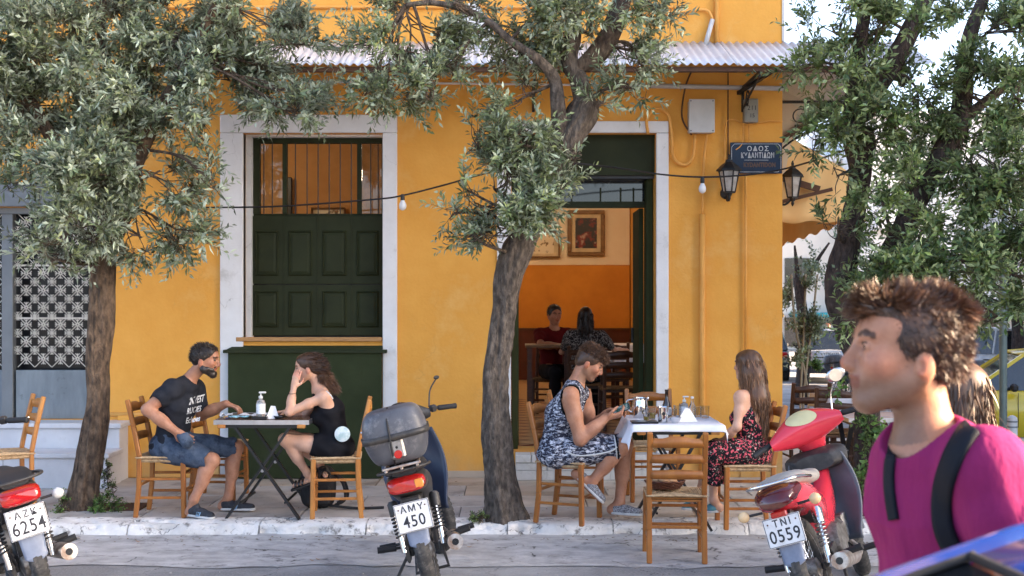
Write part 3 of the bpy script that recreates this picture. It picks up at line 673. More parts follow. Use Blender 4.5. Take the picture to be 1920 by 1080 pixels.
# ---- side awning
aw = thing('awning', 'ochre fabric awning over the side street tables behind the corner', 'awning', (XR, 12.0, 0))
q = MB().add([(0.02, 0, 3.35), (.95, 0, 2.78), (.95, 5.5, 2.6), (.02, 5.5, 3.2)], [(0, 1, 2, 3)]); solidify(q.build('canvas', M['awning_cloth'], aw), .006)
def scall(u, v): return V((.955, u * 5.5, 2.78 - .18 * u - v * (.34 + .02 * math.sin(u * 60))))
solidify(MB().grid(scall, 60, 2).build('valance', M['awning_cloth'], aw), .004)
def flap(u, v):
    zt = 3.35 - .57 * u; zb = 2.38 + .02 * u + .012 * math.sin(u * 18); return V((.02 + .95 * u, -.02 + .008 * math.sin(u * 23 + v * 3), zt + (zb - zt) * v))
solidify(MB().grid(flap, 24, 10).build('side_flap', M['awning_cloth'], aw, smooth=True), .005)
solidify(MB().add([(0.02, -.06, 3.66), (.30, -.06, 3.5), (.12, -.06, 2.6), (0.02, -.06, 2.35)], [(0, 1, 2, 3)]).build('folded_canvas', M['awning_cream'], aw), .03)
MB().bar((.05, -.08, 2.84), (.5, -.10, 2.70), .04, .06).bar((.05, -.08, 2.56), (.62, -.12, 2.70), .03, .035).build('folding_arm', M['rust_brown'], aw)
MB().bar((.05, -.12, 3.12), (.8, -.14, 3.62), .05, .05).build('support_arm', M['rust_brown'], aw)
# ---- interior furniture: pictures, pendant lamps
dm('art_dark', (0.02, 0.02, 0.025), (0.2, 0.02, 0.015), rough=0.5, scale=4, rng=(.5, .58), voro=(5, (0.5, 0.4, 0.33), .58, .66, 3.0))
dm('art_light', (0.75, 0.66, 0.5), (0.2, 0.13, 0.06), rough=0.6, scale=14, rng=(.55, .6))
dm('mat_cream', (0.7, 0.58, 0.38), rough=0.8)
def picture(cx, cz, w, h, y, art, label, fw=.07):
    t = thing('framed_picture', label, 'picture', (cx, y, cz))
    fr = MB()
    for (a, c, ww, hh) in ((0, h / 2 - fw / 2, w, fw), (0, -h / 2 + fw / 2, w, fw), (-w / 2 + fw / 2, 0, fw, h - 2 * fw), (w / 2 - fw / 2, 0, fw, h - 2 * fw)): fr.box((a, -.03, c), (ww, .05, hh), ch=.01)
    fr.build('picture_frame', M['oak_frame'], t)
    MB().box((0, -.012, 0), (w - 2 * fw + .01, .012, h - 2 * fw + .01)).build('mount', M['mat_cream'], t)
    MB().box((0, -.022, 0), ((w - 2 * fw) * .74, .006, (h - 2 * fw) * .8)).build('artwork', art, t)
picture(X(1099, 21.45), Z(437, 21.45), .65, .80, 21.48, M['art_dark'], 'large framed dark painting high on the cream wall inside the doorway')
picture(X(1015, 21.45), Z(458, 21.45), .66, .48, 21.48, M['art_light'], 'smaller framed drawing half hidden behind the middle tree', .035)
picture(X(616, 14.98), Z(400, 14.98), .42, .14, 14.98, M['art_light'], 'thin red framed picture low inside the barred window', .02)
t = tag(MB().box((0, 0, 0), (.09, .06, .46), ch=.01).build('wall_cabinet', M['black_plastic'], loc=(X(541, 14.9), 14.9, Z(368, 14.9))), 'narrow black cabinet on the orange wall inside the barred window', 'cabinet')
dm('lamp_emit', (1, .8, .5), emit=(1, .62, .28), estr=12)
def pendant(x, y, z, e, label):
    t = thing('pendant_lamp', label, 'lamp', (x, y, z))
    MB().tube([(0, 0, 0), (0, 0, 3.94 - z)], .006, 6).build('cord', M['cable_black'], t)
    MB().lathe([(.02, .1), (.05, .08), (.16, -.06)], n=20, cap=False).build('lamp_shade', M['box_white'], t, smooth=True)
    MB().ell((0, 0, -.03), .04, 10, 7).build('bulb', M['lamp_emit'], t)
    ld = bpy.data.lights.new('pendant_light', 'POINT'); ld.energy = e; ld.color = (1, .80, .55); ld.shadow_soft_size = .12
    lo = bpy.data.objects.new('pendant_light', ld); COL.objects.link(lo); lo.parent = t; lo.location = (0, 0, -.12)
pendant(-3.2, 13.3, 3.5, 6, 'lit pendant lamp above the room behind the barred window')
pendant(1.2, 18.6, 3.72, 9, 'lit pendant lamp near the rear wall of the dining room')
pendant(-.5, 19.4, 3.72, 6, 'lit pendant lamp in the left corner of the dining room')
# ============================================================ TREES
def bark(name, c1, c2, c3):
    return mat(name, c1, c2, rough=0.95, scale=26, stretch=(1, 1, .42), bump=3.0, bscale=46, voro=(30, c3, .44, .74, 10), detail=12, rng=(.38, .62), dirt=(c1[0] * 1.5, c1[1] * 1.5, c1[2] * 1.5, .56, .8), dscale=9)
M['bark_light'] = bark('bark_light', (0.20, 0.13, 0.08), (0.085, 0.055, 0.035), (0.025, 0.017, 0.012))
M['bark_grey'] = bark('bark_grey', (0.17, 0.135, 0.105), (0.08, 0.062, 0.048), (0.025, 0.019, 0.015))
M['bark_dark'] = bark('bark_dark', (0.09, 0.062, 0.05), (0.045, 0.032, 0.026), (0.02, 0.014, 0.012))
M['branch_bark'] = bark('branch_bark', (0.15, 0.11, 0.075), (0.08, 0.055, 0.04), (0.03, 0.02, 0.015))
def leafmat(name, top, top2, under, transl=0.22):
    m = bpy.data.materials.new(name); m.use_nodes = True; nt = m.node_tree; N = nt.nodes; L = nt.links; b = N["Principled BSDF"]; M[name] = m
    at = N.new("ShaderNodeAttribute"); at.attribute_name = "tint"
    sep = N.new("ShaderNodeSeparateColor"); L.new(at.outputs["Color"], sep.inputs[0])
    mx = N.new("ShaderNodeMix"); mx.data_type = 'RGBA'; mx.inputs[6].default_value = (*top, 1); mx.inputs[7].default_value = (*top2, 1)
    L.new(sep.outputs[1], mx.inputs[0])
    ge = N.new("ShaderNodeNewGeometry"); m2 = N.new("ShaderNodeMix"); m2.data_type = 'RGBA'; m2.inputs[7].default_value = (*under, 1)
    L.new(ge.outputs["Backfacing"], m2.inputs[0]); L.new(mx.outputs[2], m2.inputs[6])
    m3 = N.new("ShaderNodeMix"); m3.data_type = 'RGBA'; m3.blend_type = 'MULTIPLY'; m3.inputs[0].default_value = 1
    L.new(m2.outputs[2], m3.inputs[6])
    cb = N.new("ShaderNodeCombineColor"); [L.new(sep.outputs[0], cb.inputs[i]) for i in range(3)]; L.new(cb.outputs[0], m3.inputs[7])
    L.new(m3.outputs[2], b.inputs["Base Color"]); b.inputs["Roughness"].default_value = 0.42; b.inputs["Specular IOR Level"].default_value = 0.45
    tr = N.new("ShaderNodeBsdfTranslucent"); L.new(m3.outputs[2], tr.inputs[0]); ms = N.new("ShaderNodeMixShader"); ms.inputs[0].default_value = transl
    L.new(b.outputs[0], ms.inputs[1]); L.new(tr.outputs[0], ms.inputs[2]); L.new(ms.outputs[0], N["Material Output"].inputs[0]); return m
leafmat('leaf_silver', (0.11, 0.15, 0.08), (0.24, 0.27, 0.12), (0.40, 0.46, 0.35), .18)
leafmat('leaf_olive', (0.105, 0.145, 0.062), (0.23, 0.265, 0.10), (0.35, 0.41, 0.29), .18)
leafmat('leaf_green', (0.06, 0.105, 0.028), (0.18, 0.235, 0.055), (0.24, 0.31, 0.15), .18)
leafmat('leaf_bright', (0.08, 0.17, 0.035), (0.16, 0.26, 0.06), (0.16, 0.24, 0.08), .3)
def make_leaf_mesh(name, base, d, ln, wd, nrm, tint, material):
    """base,d,nrm: (N,3); ln, wd: (N,); tint (N,3). Leaf = two folded triangles pairs (6 verts hexagon)"""
    n = len(base); side = np.cross(d, nrm); side /= (np.linalg.norm(side, axis=1, keepdims=True) + 1e-9); up = np.cross(side, d)
    L = ln[:, None]; W = wd[:, None]
    v = np.empty((n, 4, 3), np.float32)
    v[:, 0] = base; v[:, 1] = base + d * L * .48 + side * W * .5 + up * W * .18
    v[:, 2] = base + d * L - up * L * .08; v[:, 3] = base + d * L * .48 - side * W * .5 + up * W * .18
    me = bpy.data.meshes.new(name); me.vertices.add(n * 4); me.vertices.foreach_set('co', v.ravel())
    idx = (np.arange(n)[:, None] * 4 + np.array([[0, 1, 2, 0, 2, 3]])).astype(np.int32)
    me.loops.add(n * 6); me.loops.foreach_set('vertex_index', idx.ravel())
    me.polygons.add(n * 2); me.polygons.foreach_set('loop_start', np.arange(0, n * 6, 3, dtype=np.int32))
    at = me.attributes.new('tint', 'FLOAT_COLOR', 'POINT')
    c = np.ones((n, 4, 4), np.float32); c[:, :, :3] = tint[:, None, :]; at.data.foreach_set('color', c.ravel())
    me.materials.append(material); me.update(calc_edges=True); me.validate(); return me
rng = np.random.default_rng(11)
def unit(a): return a / (np.linalg.norm(a, axis=-1, keepdims=True) + 1e-9)
def crown_mesh(name, blobs, material, leafL=.052, leafW=.0135, per=15, dens=1.0, twigL=(.12, .28), droop=0.0, stems=True):
    starts = []; dirs = []
    for (px, py, rx, ry, d, rd, q) in blobs:
        s = FPX / d; c = np.array(P(px, py, d)); r = np.array([rx / s, rd, ry / s])
        k = int(q * dens * 520 * (r[0] * r[2] * 3.14) + 3)
        u = unit(rng.normal(size=(k, 3))); rad = rng.random(k) ** .45
        # sub-clumps give light and dark masses and gaps
        nc = max(4, int(k / 26)); cu = unit(rng.normal(size=(nc, 3))) * (rng.random((nc, 1)) ** .4)
        cid = rng.integers(0, nc, k); loc = cu[cid] + u * rng.random((k, 1)) * .29
        st = c + loc * r
        dd = unit(unit(loc) * .75 + unit(rng.normal(size=(k, 3))) * .75 + np.array([0, -.15, .18 - droop]))
        starts.append(st); dirs.append(dd)
    st = np.concatenate(starts); dd = np.concatenate(dirs); K = len(st)
    tl = rng.uniform(*twigL, K); bend = unit(rng.normal(size=(K, 3))) * .35
    t = np.linspace(.06, 1.0, per)[None, :, None]
    pos = st[:, None] + dd[:, None] * tl[:, None, None] * t + bend[:, None] * tl[:, None, None] * t * t * .6
    tang = unit(dd[:, None] + bend[:, None] * t * 1.2)
    a1 = unit(np.cross(tang, unit(rng.normal(size=(K, 1, 3))))); a2 = np.cross(tang, a1)
    ph = (np.arange(per) // 2 * (PI / 2) + (np.arange(per) % 2) * PI)[None, :, None] + rng.normal(size=(K, per, 1)) * .35
    sd = a1 * np.cos(ph) + a2 * np.sin(ph)
    ld = unit(tang * .75 + sd * .85 + rng.normal(size=(K, per, 3)) * .12)
    nrm = unit(np.cross(ld, np.cross(tang, ld)) + rng.normal(size=(K, per, 3)) * .25)
    nrm = np.where((rng.random((K, per, 1)) < .8) & (nrm[..., 2:3] < 0), -nrm, nrm)
    ln = leafL * rng.uniform(.65, 1.15, (K, per)) * (1 - .35 * (t[..., 0] ** 3)); wd = leafW * rng.uniform(.75, 1.2, (K, per))
    tb = np.clip(rng.normal(1, .28, (K, 1)) * rng.normal(1, .2, (K, per)), .35, 1.8)
    hue = np.clip(rng.beta(1.5, 3, (K, 1)) + rng.normal(0, .12, (K, per)), 0, 1)
    tint = np.stack([tb, hue, hue], -1)
    f = lambda a: a.reshape(-1, a.shape[-1]) if a.ndim == 3 else a.reshape(-1)
    me = make_leaf_mesh(name, f(pos), f(ld), f(ln), f(wd), f(nrm), f(tint), material)
    return me, st, dd, tl, bend
def stem_mesh(name, st, dd, tl, bend, material):
    K = len(st); w = .0022; s1 = unit(np.cross(dd, rng.normal(size=(K, 3)))); s2 = np.cross(dd, s1)
    a = st - dd * .05; m_ = st + dd * tl[:, None] * .5 + bend * tl[:, None] * .15; e = st + dd * tl[:, None] + bend * tl[:, None] * .6
    v = np.empty((K, 7, 3), np.float32)
    for i, (ang) in enumerate((0, 2.09, 4.19)):
        o = s1 * math.cos(ang) + s2 * math.sin(ang); v[:, i] = a + o * w; v[:, 3 + i] = m_ + o * w * .7
    v[:, 6] = e
    fs = [(0, 1, 4), (0, 4, 3), (1, 2, 5), (1, 5, 4), (2, 0, 3), (2, 3, 5), (3, 4, 6), (4, 5, 6), (5, 3, 6)]
    idx = (np.arange(K)[:, None, None] * 7 + np.array(fs)[None]).astype(np.int32)
    me = bpy.data.meshes.new(name); me.vertices.add(K * 7); me.vertices.foreach_set('co', v.ravel())
    me.loops.add(K * 27); me.loops.foreach_set('vertex_index', idx.ravel()); me.polygons.add(K * 9)
    me.polygons.foreach_set('loop_start', np.arange(0, K * 27, 3, dtype=np.int32)); me.materials.append(material); me.update(calc_edges=True); return me
def limb(pts, nseg=36, step=.022, gnarl=1.0, seed=0, flare=0.0):
    """pts: (px,py,width_px,d) -> rough tapered trunk"""
    cs = [P(a, b_, d) for a, b_, w, d in pts]; rs = [w / 2 / FPX * d for a, b_, w, d in pts]
    path = smoothpath(cs, 12); rr = []
    for i in range(len(rs) - 1):
        for k in range(12): t = k / 12; t = t * t * (3 - 2 * t); rr.append(rs[i] * (1 - t) + rs[i + 1] * t)
    rr.append(rs[-1])
    # resample
    L = [0]
    for a, b_ in zip(path[:-1], path[1:]): L.append(L[-1] + (b_ - a).length)
    n = max(6, int(L[-1] / step)); pp = []; r2 = []
    for i in range(n + 1):
        s = L[-1] * i / n; j = max(0, min(len(L) - 2, int(np.searchsorted(L, s)) - 1)); t = (s - L[j]) / max(1e-6, L[j + 1] - L[j])
        pp.append(path[j].lerp(path[j + 1], t)); r2.append(rr[j] * (1 - t) + rr[j + 1] * t)
    vs = []; prev = None
    for i, p in enumerate(pp):
        t = (pp[min(i + 1, n)] - pp[max(i - 1, 0)]).normalized()
        if prev is None: u = t.cross(V((0, 1, 0))).normalized()
        else: u = (prev - t * prev.dot(t)).normalized()
        prev = u; w = t.cross(u); s = i * step
        for k in range(nseg):
            a = 2 * PI * k / nseg; ca, sa = math.cos(a), math.sin(a)
            tw = a + s * .8
            q = V((math.cos(tw) * 1.1, math.sin(tw) * 1.1, s * .9 + seed * 7))
            f = 1 + gnarl * (.20 * mnoise.noise(q) + .12 * (1 - abs(mnoise.noise(V((math.cos(tw) * 2.6, math.sin(tw) * 2.6, s * 1.6 + seed))) * 2)) - .06
                             + .05 * mnoise.noise(V((math.cos(a) * 7, math.sin(a) * 7, s * 9 + seed))))
            if flare and i < n * .16:
                f *= 1 + flare * (1 - i / (n * .16)) ** 1.6 * (1 + .5 * math.sin(a * 4 + seed))
            vs.append(p + (u * ca + w * sa) * r2[i] * f)
    fs = [(i * nseg + k, i * nseg + (k + 1) % nseg, (i + 1) * nseg + (k + 1) % nseg, (i + 1) * nseg + k) for i in range(n) for k in range(nseg)]
    fs.append(tuple(n * nseg + k for k in range(nseg)))
    return MB().add(vs, fs), pp
def tree(name, label, trunk_pts, limbs, blobs, leafm, barkm, base, seed, flare=.5, **kw):
    t = thing(name, label, 'tree', base)
    def put(mb, nm, m, **k):
        me = mb.mesh(nm, m, True); me.transform(Matrix.Translation(-V(base))); return inst(me, nm, t)
    mb, pp = limb([(a, b_, w * .88, d_) for a, b_, w, d_ in trunk_pts], 64, .014, 1.35, seed, flare); put(mb, 'trunk', barkm); allp = list(pp[len(pp) // 2:])
    for i, l in enumerate(limbs):
        mb, pp = limb(l, 20, .03, .8, seed + i + 3); put(mb, 'limb', barkm if l[0][2] > 30 else M['branch_bark']); allp += pp[len(pp) // 4:]
    me, st, dd, tl, bend = crown_mesh('crown', blobs, leafm, **kw)
    me.transform(Matrix.Translation(-V(base))); inst(me, 'crown', t)['kind'] = 'stuff'
    sm = stem_mesh('twigs', st, dd, tl, bend, M['branch_bark']); sm.transform(Matrix.Translation(-V(base))); inst(sm, 'twigs', t)['kind'] = 'stuff'
    A = np.array([list(p) for p in allp])
    k0 = 0
    for (px, py, rx, ry, d, rd, q) in blobs:      # wood reaching into each leaf mass
        s = FPX / d; c = P(px, py, d); k = int(q * kw.get('dens', 1.0) * 520 * (rx / s * ry / s * 3.14) + 3)
        i = int(np.argmin(np.linalg.norm(A - np.array(c), axis=1))); a = V(A[i]); br = MB()
        mid = a.lerp(c, .55) + V((rng.normal(), rng.normal(), rng.normal() + .4)) * .06
        pth = smoothpath([a, mid, c], 6); br.tube(pth, list(np.linspace(.015, .007, len(pth))), 6)
        for j in rng.choice(np.arange(k0, k0 + k), size=min(9, k), replace=False):
            e = V(st[j]); f = pth[int(rng.integers(4, len(pth)))]; md = f.lerp(e, .5) + V(rng.normal(size=3) * .03)
            br.tube(smoothpath([f, md, e], 4), list(np.linspace(.006, .002, 9)), 4)
        k0 += k; put(br, 'branch', M['branch_bark'])
    return t
dl = 9.5
tree('olive_tree', 'large silvery olive tree on the left in front of the marble steps', 
     [(152, 962, 70, 9.62), (156, 930, 60, 9.6), (166, 870, 56, 9.6), (176, 800, 54, 9.6), (182, 740, 48, 9.6), (182, 680, 46, 9.6), (190, 600, 47, 9.6), (193, 530, 45, 9.6), (197, 480, 46, 9.6), (212, 435, 50, 9.6), (228, 400, 46, 9.6)],
     [[(222, 415, 40, 9.6), (235, 360, 34, 9.55), (258, 300, 30, 9.5), (300, 210, 24, 9.5), (360, 100, 20, 9.5), (420, -20, 16, 9.5)],
      [(215, 425, 34, 9.6), (180, 370, 28, 9.6), (110, 280, 24, 9.5), (40, 150, 20, 9.5), (20, 30, 16, 9.4)],
      [(250, 310, 26, 9.55), (220, 200, 22, 9.7), (190, 60, 18, 9.8), (200, -30, 14, 9.8)]],
     [(50, 60, 120, 90, 9.4, .6, .8), (190, 90, 140, 110, 9.5, .7, 1), (330, 60, 120, 90, 9.6, .6, .95), (40, 190, 110, 90, 9.4, .6, 1.0), (180, 240, 130, 90, 9.3, .6, 1.05),
      (290, 190, 100, 90, 9.5, .6, 1), (300, 320, 75, 75, 9.4, .45, 1), (210, 330, 90, 60, 9.2, .4, 1.1), (330, 430, 50, 50, 9.4, .3, .9), (265, 445, 50, 38, 9.3, .3, .8),
      (110, 360, 100, 50, 9.2, .4, .85), (25, 345, 55, 30, 9.2, .3, .8), (455, 60, 110, 90, 9.7, .5, .95), (430, 150, 80, 40, 9.7, .4, .8), (520, 170, 70, 60, 9.5, .3, .75), (480, 120, 90, 60, 9.6, .4, .9), (560, 90, 60, 60, 9.5, .3, .5),
      (390, 270, 26, 70, 9.3, .15, .3), (545, 215, 30, 40, 9.3, .15, .9), (120, 440, 75, 40, 9.1, .25, .4), (165, 420, 50, 40, 9.1, .3, 1.0), (-60, 120, 100, 180, 9.3, .6, .8), (140, 20, 160, 70, 9.6, .6, .9), (90, 480, 60, 25, 9.1, .15, .25), (395, 340, 30, 30, 9.2, .15, .35)],
     M['leaf_silver'], M['bark_light'], (X(155, 9.62), 9.62, 0), 1, flare=.25, dens=1.02, leafL=.088, leafW=.022, per=13)
tree('olive_tree', 'middle olive tree with thick grey trunk leaning over the doorway',
     [(945, 978, 82, 9.16), (942, 940, 64, 9.15), (934, 890, 58, 9.15), (930, 820, 56, 9.15), (928, 760, 50, 9.15), (928, 700, 52, 9.15), (938, 640, 52, 9.15), (946, 580, 50, 9.15), (953, 520, 56, 9.1), (968, 475, 62, 9.1), (990, 430, 56, 9.1), (1012, 380, 50, 9.1), (1040, 310, 56, 9.1), (1068, 250, 66, 9.1), (1092, 210, 66, 9.1), (1102, 185, 48, 9.1)],
     [[(1098, 200, 42, 9.1), (1085, 150, 34, 9.1), (1066, 110, 32, 9.1), (1074, 60, 30, 9.1), (1070, -30, 24, 9.1)],
      [(1080, 130, 26, 9.1), (1120, 100, 38, 9.1), (1150, 50, 36, 9.1), (1175, -30, 30, 9.1)],
      [(1052, 260, 34, 9.1), (1046, 200, 28, 9.0), (1040, 150, 24, 9.0), (1010, 112, 18, 8.9), (960, 78, 14, 8.9), (900, 30, 13, 8.9), (820, 6, 11, 8.9), (760, 10, 9, 8.9)]],
     [(770, 50, 90, 75, 8.9, .35, 1.1), (750, 150, 80, 45, 8.9, .35, 1.2), (800, 185, 45, 40, 8.8, .25, 1.2), (690, 90, 50, 30, 8.9, .25, .6), (690, 175, 40, 20, 8.9, .2, .8), (850, 130, 30, 30, 8.9, .2, .5), (880, 30, 60, 40, 8.9, .3, .4),
      (1000, 30, 110, 60, 9.0, .5, 1.1), (1100, 30, 90, 60, 9.0, .5, 1.1), (985, 110, 50, 50, 9.1, .3, .6), (970, 190, 50, 50, 9.0, .3, .7), (1160, 90, 70, 50, 9.1, .4, .5), (1180, 165, 60, 26, 9.0, .2, .8), (1118, 195, 18, 20, 8.9, .12, .9),
      (985, 250, 42, 55, 8.9, .25, .9), (950, 300, 60, 60, 8.9, .3, .75), (925, 350, 50, 60, 8.85, .25, .8), (980, 360, 70, 60, 8.8, .3, 1.25), (950, 420, 60, 45, 8.8, .25, 1.15), (1010, 420, 40, 40, 8.8, .15, .9), (1045, 350, 30, 36, 8.8, .2, .8),
      (890, 275, 12, 60, 8.9, .08, .5), (865, 350, 14, 60, 8.9, .08, .25), (850, 400, 26, 14, 8.9, .1, .5), (1090, 290, 28, 30, 8.8, .15, .6), (1230, 20, 70, 24, 9.0, .2, .5), (1200, 120, 60, 30, 9.0, .2, .35), (885, 440, 30, 30, 8.8, .1, .5)],
     M['leaf_olive'], M['bark_grey'], (X(942, 9.16), 9.16, 0), 2, flare=.2, dens=.88, leafL=.080, leafW=.0205, per=13)
tree('olive_tree', 'dark trunked olive tree on the right beside the red scooter',
     [(1640, 985, 84, 9.35), (1636, 940, 74, 9.35), (1630, 870, 62, 9.35), (1626, 800, 54, 9.35), (1625, 740, 50, 9.35), (1612, 680, 50, 9.35), (1592, 620, 52, 9.35), (1578, 560, 58, 9.35), (1580, 500, 60, 9.35), (1594, 430, 46, 9.35), (1606, 370, 44, 9.35), (1612, 320, 48, 9.35), (1612, 270, 66, 9.35), (1608, 240, 60, 9.35)],
     [[(1598, 255, 44, 9.35), (1600, 200, 34, 9.3), (1606, 120, 28, 9.3), (1620, 30, 24, 9.3), (1625, -30, 20, 9.3)],
      [(1618, 220, 36, 9.35), (1640, 170, 38, 9.3), (1672, 120, 40, 9.3), (1705, 60, 36, 9.3), (1745, -20, 30, 9.3)],
      [(1588, 610, 40, 9.35), (1640, 520, 36, 9.25), (1690, 440, 42, 9.2), (1720, 370, 42, 9.2), (1760, 300, 40, 9.2), (1795, 240, 44, 9.2), (1806, 180, 36, 9.2), (1815, 80, 26, 9.2), (1850, -20, 20, 9.2)],
      [(1800, 230, 22, 9.2), (1860, 180, 18, 9.1), (1930, 120, 14, 9.0)]],
     [(1560, 50, 80, 60, 9.3, .5, .45), (1530, 120, 60, 35, 9.2, .3, .4), (1570, 140, 60, 50, 9.2, .4, .7), (1640, 80, 60, 70, 9.1, .4, .8), (1560, 225, 60, 40, 9.1, .35, 1.0), (1530, 262, 28, 26, 9.1, .2, .6), (1600, 230, 60, 50, 9.0, .3, 1.0),
      (1720, 170, 90, 60, 9.1, .45, .9), (1690, 40, 80, 50, 9.2, .45, .7), (1850, 60, 110, 80, 9.0, .6, 1.1), (1840, 180, 110, 70, 9.0, .5, 1.1), (1680, 240, 80, 50, 9.0, .4, 1.05), (1680, 320, 60, 50, 9.1, .4, .9), (1850, 300, 100, 80, 8.9, .5, 1.15), (1890, 400, 80, 80, 8.8, .5, 1.1),
      (1640, 380, 60, 40, 9.0, .3, .8), (1650, 500, 90, 50, 8.9, .4, 1.05), (1760, 520, 110, 55, 8.8, .4, 1.1), (1850, 520, 90, 70, 8.8, .4, 1.1), (1620, 570, 40, 40, 8.9, .25, .8), (1880, 600, 60, 40, 8.8, .3, .8), (1760, 420, 60, 50, 8.9, .35, .8),
      (1570, 330, 30, 40, 9.1, .15, .2), (1570, 430, 40, 24, 9.0, .2, .4), (1950, 200, 60, 260, 8.9, .6, 1.0), (1930, 520, 60, 80, 8.8, .4, 1.0)],
     M['leaf_green'], M['bark_dark'], (X(1640, 9.35), 9.35, 0), 3, flare=.25, dens=.78, leafL=.084, leafW=.024, per=12)
# creeper on the right trunk, weeds at tree bases
def small_plant(name, label, cat, blobs, m, base, **kw):
    t = thing(name, label, cat, base)
    me, st, dd, tl, bend = crown_mesh('leaves', blobs, m, **kw); me.transform(Matrix.Translation(-V(base))); inst(me, 'leaves', t)['kind'] = 'stuff'
    sm = stem_mesh('stems', st, dd, tl, bend, M['branch_bark']); sm.transform(Matrix.Translation(-V(base))); inst(sm, 'stems', t)['kind'] = 'stuff'; return t
small_plant('creeper', 'leafy green creeper climbing the right olive trunk', 'creeper',
    [(1632, 790, 18, 26, 9.1, .08, 3), (1640, 830, 16, 20, 9.1, .08, 2.5), (1622, 865, 14, 20, 9.1, .06, 2), (1628, 905, 12, 26, 9.1, .06, 1.2), (1600, 940, 20, 30, 9.1, .1, .8), (1570, 720, 16, 14, 9.1, .05, 1.5)],
    M['leaf_bright'], (X(1630, 9.2), 9.2, 0), leafL=.06, leafW=.032, per=6, dens=.8, twigL=(.05, .12))
small_plant('weed', 'low green weeds growing round the foot of the left olive tree', 'weed',
    [(150, 948, 45, 10, 9.45, .12, 4), (200, 945, 26, 12, 9.5, .1, 3), (110, 945, 16, 14, 9.5, .05, 1.5)], M['leaf_bright'], (X(155, 9.5), 9.5, 0), leafL=.03, leafW=.012, per=8, dens=1.2, twigL=(.04, .1))
small_plant('weed', 'thin climbing weed standing beside the marble steps', 'weed',
    [(202, 880, 5, 18, 9.7, .02, 5), (200, 905, 6, 14, 9.7, .02, 4), (211, 915, 4, 14, 9.7, .02, 4), (198, 925, 8, 10, 9.7, .02, 4)], M['leaf_green'], (X(200, 9.7), 9.7, 0), leafL=.022, leafW=.014, per=6, dens=1.6, twigL=(.03, .07))
small_plant('weed', 'dark green tuft at the foot of the middle olive trunk', 'weed',
    [(888, 968, 12, 9, 9.05, .07, 6), (900, 972, 14, 7, 9.0, .06, 6)], M['leaf_green'], (X(890, 9.05), 9.05, 0), leafL=.018, leafW=.009, per=9, dens=2, twigL=(.02, .05))
# iron tree grates
def grate(cx, cy, w, h, label):
    t = thing('tree_grate', label, 'grate', (cx, cy, 0))
    MB().box((0, -h / 2 + .012, .004), (w, .024, .012)).build('grate_frame', M['rust_brown'], t)
    me = MB().box((0, 0, 0), (w - .03, .018, .012)).mesh('grate_bar', M['rust_brown'])
    n = int(h / .045)
    for i in range(1, n): inst(me, 'grate_bar', t, (0, -h / 2 + i * h / n, .004))
    MB().box((0, 0, -.004), (w, h, .01)).build('grate_pit', M['shop_dark'], t)
grate(X(200, 9.65), 9.66, .62, .36, 'rusty iron grate in the pavement at the foot of the left olive tree')

# ============================================================ CHAIRS AND TABLES
dm('chair_wood', (0.43, 0.165, 0.032), (0.27, 0.09, 0.018), rough=0.38, scale=7, stretch=(1, 1, .25), bump=.1, bscale=40, dirt=(0.16, 0.05, 0.015, .6, .8), dscale=12, spec=.5)
dm('chair_wood_pale', (0.54, 0.235, 0.055), (0.38, 0.14, 0.028), rough=0.4, scale=7, stretch=(1, 1, .3), bump=.1, dirt=(0.2, 0.07, 0.02, .6, .8), dscale=12)
dm('rush', (0.62, 0.43, 0.24), (0.34, 0.21, 0.10), rough=0.8, scale=40, bump=.4, bscale=200)
dm('walnut', (0.085, 0.035, 0.015), (0.05, 0.02, 0.01), rough=0.45, scale=8, stretch=(1, 1, .3))
dm('rush_dark', (0.26, 0.14, 0.05), (0.14, 0.07, 0.025), rough=0.8, scale=40)
SW, SD, SH_ = .40, .37, .455
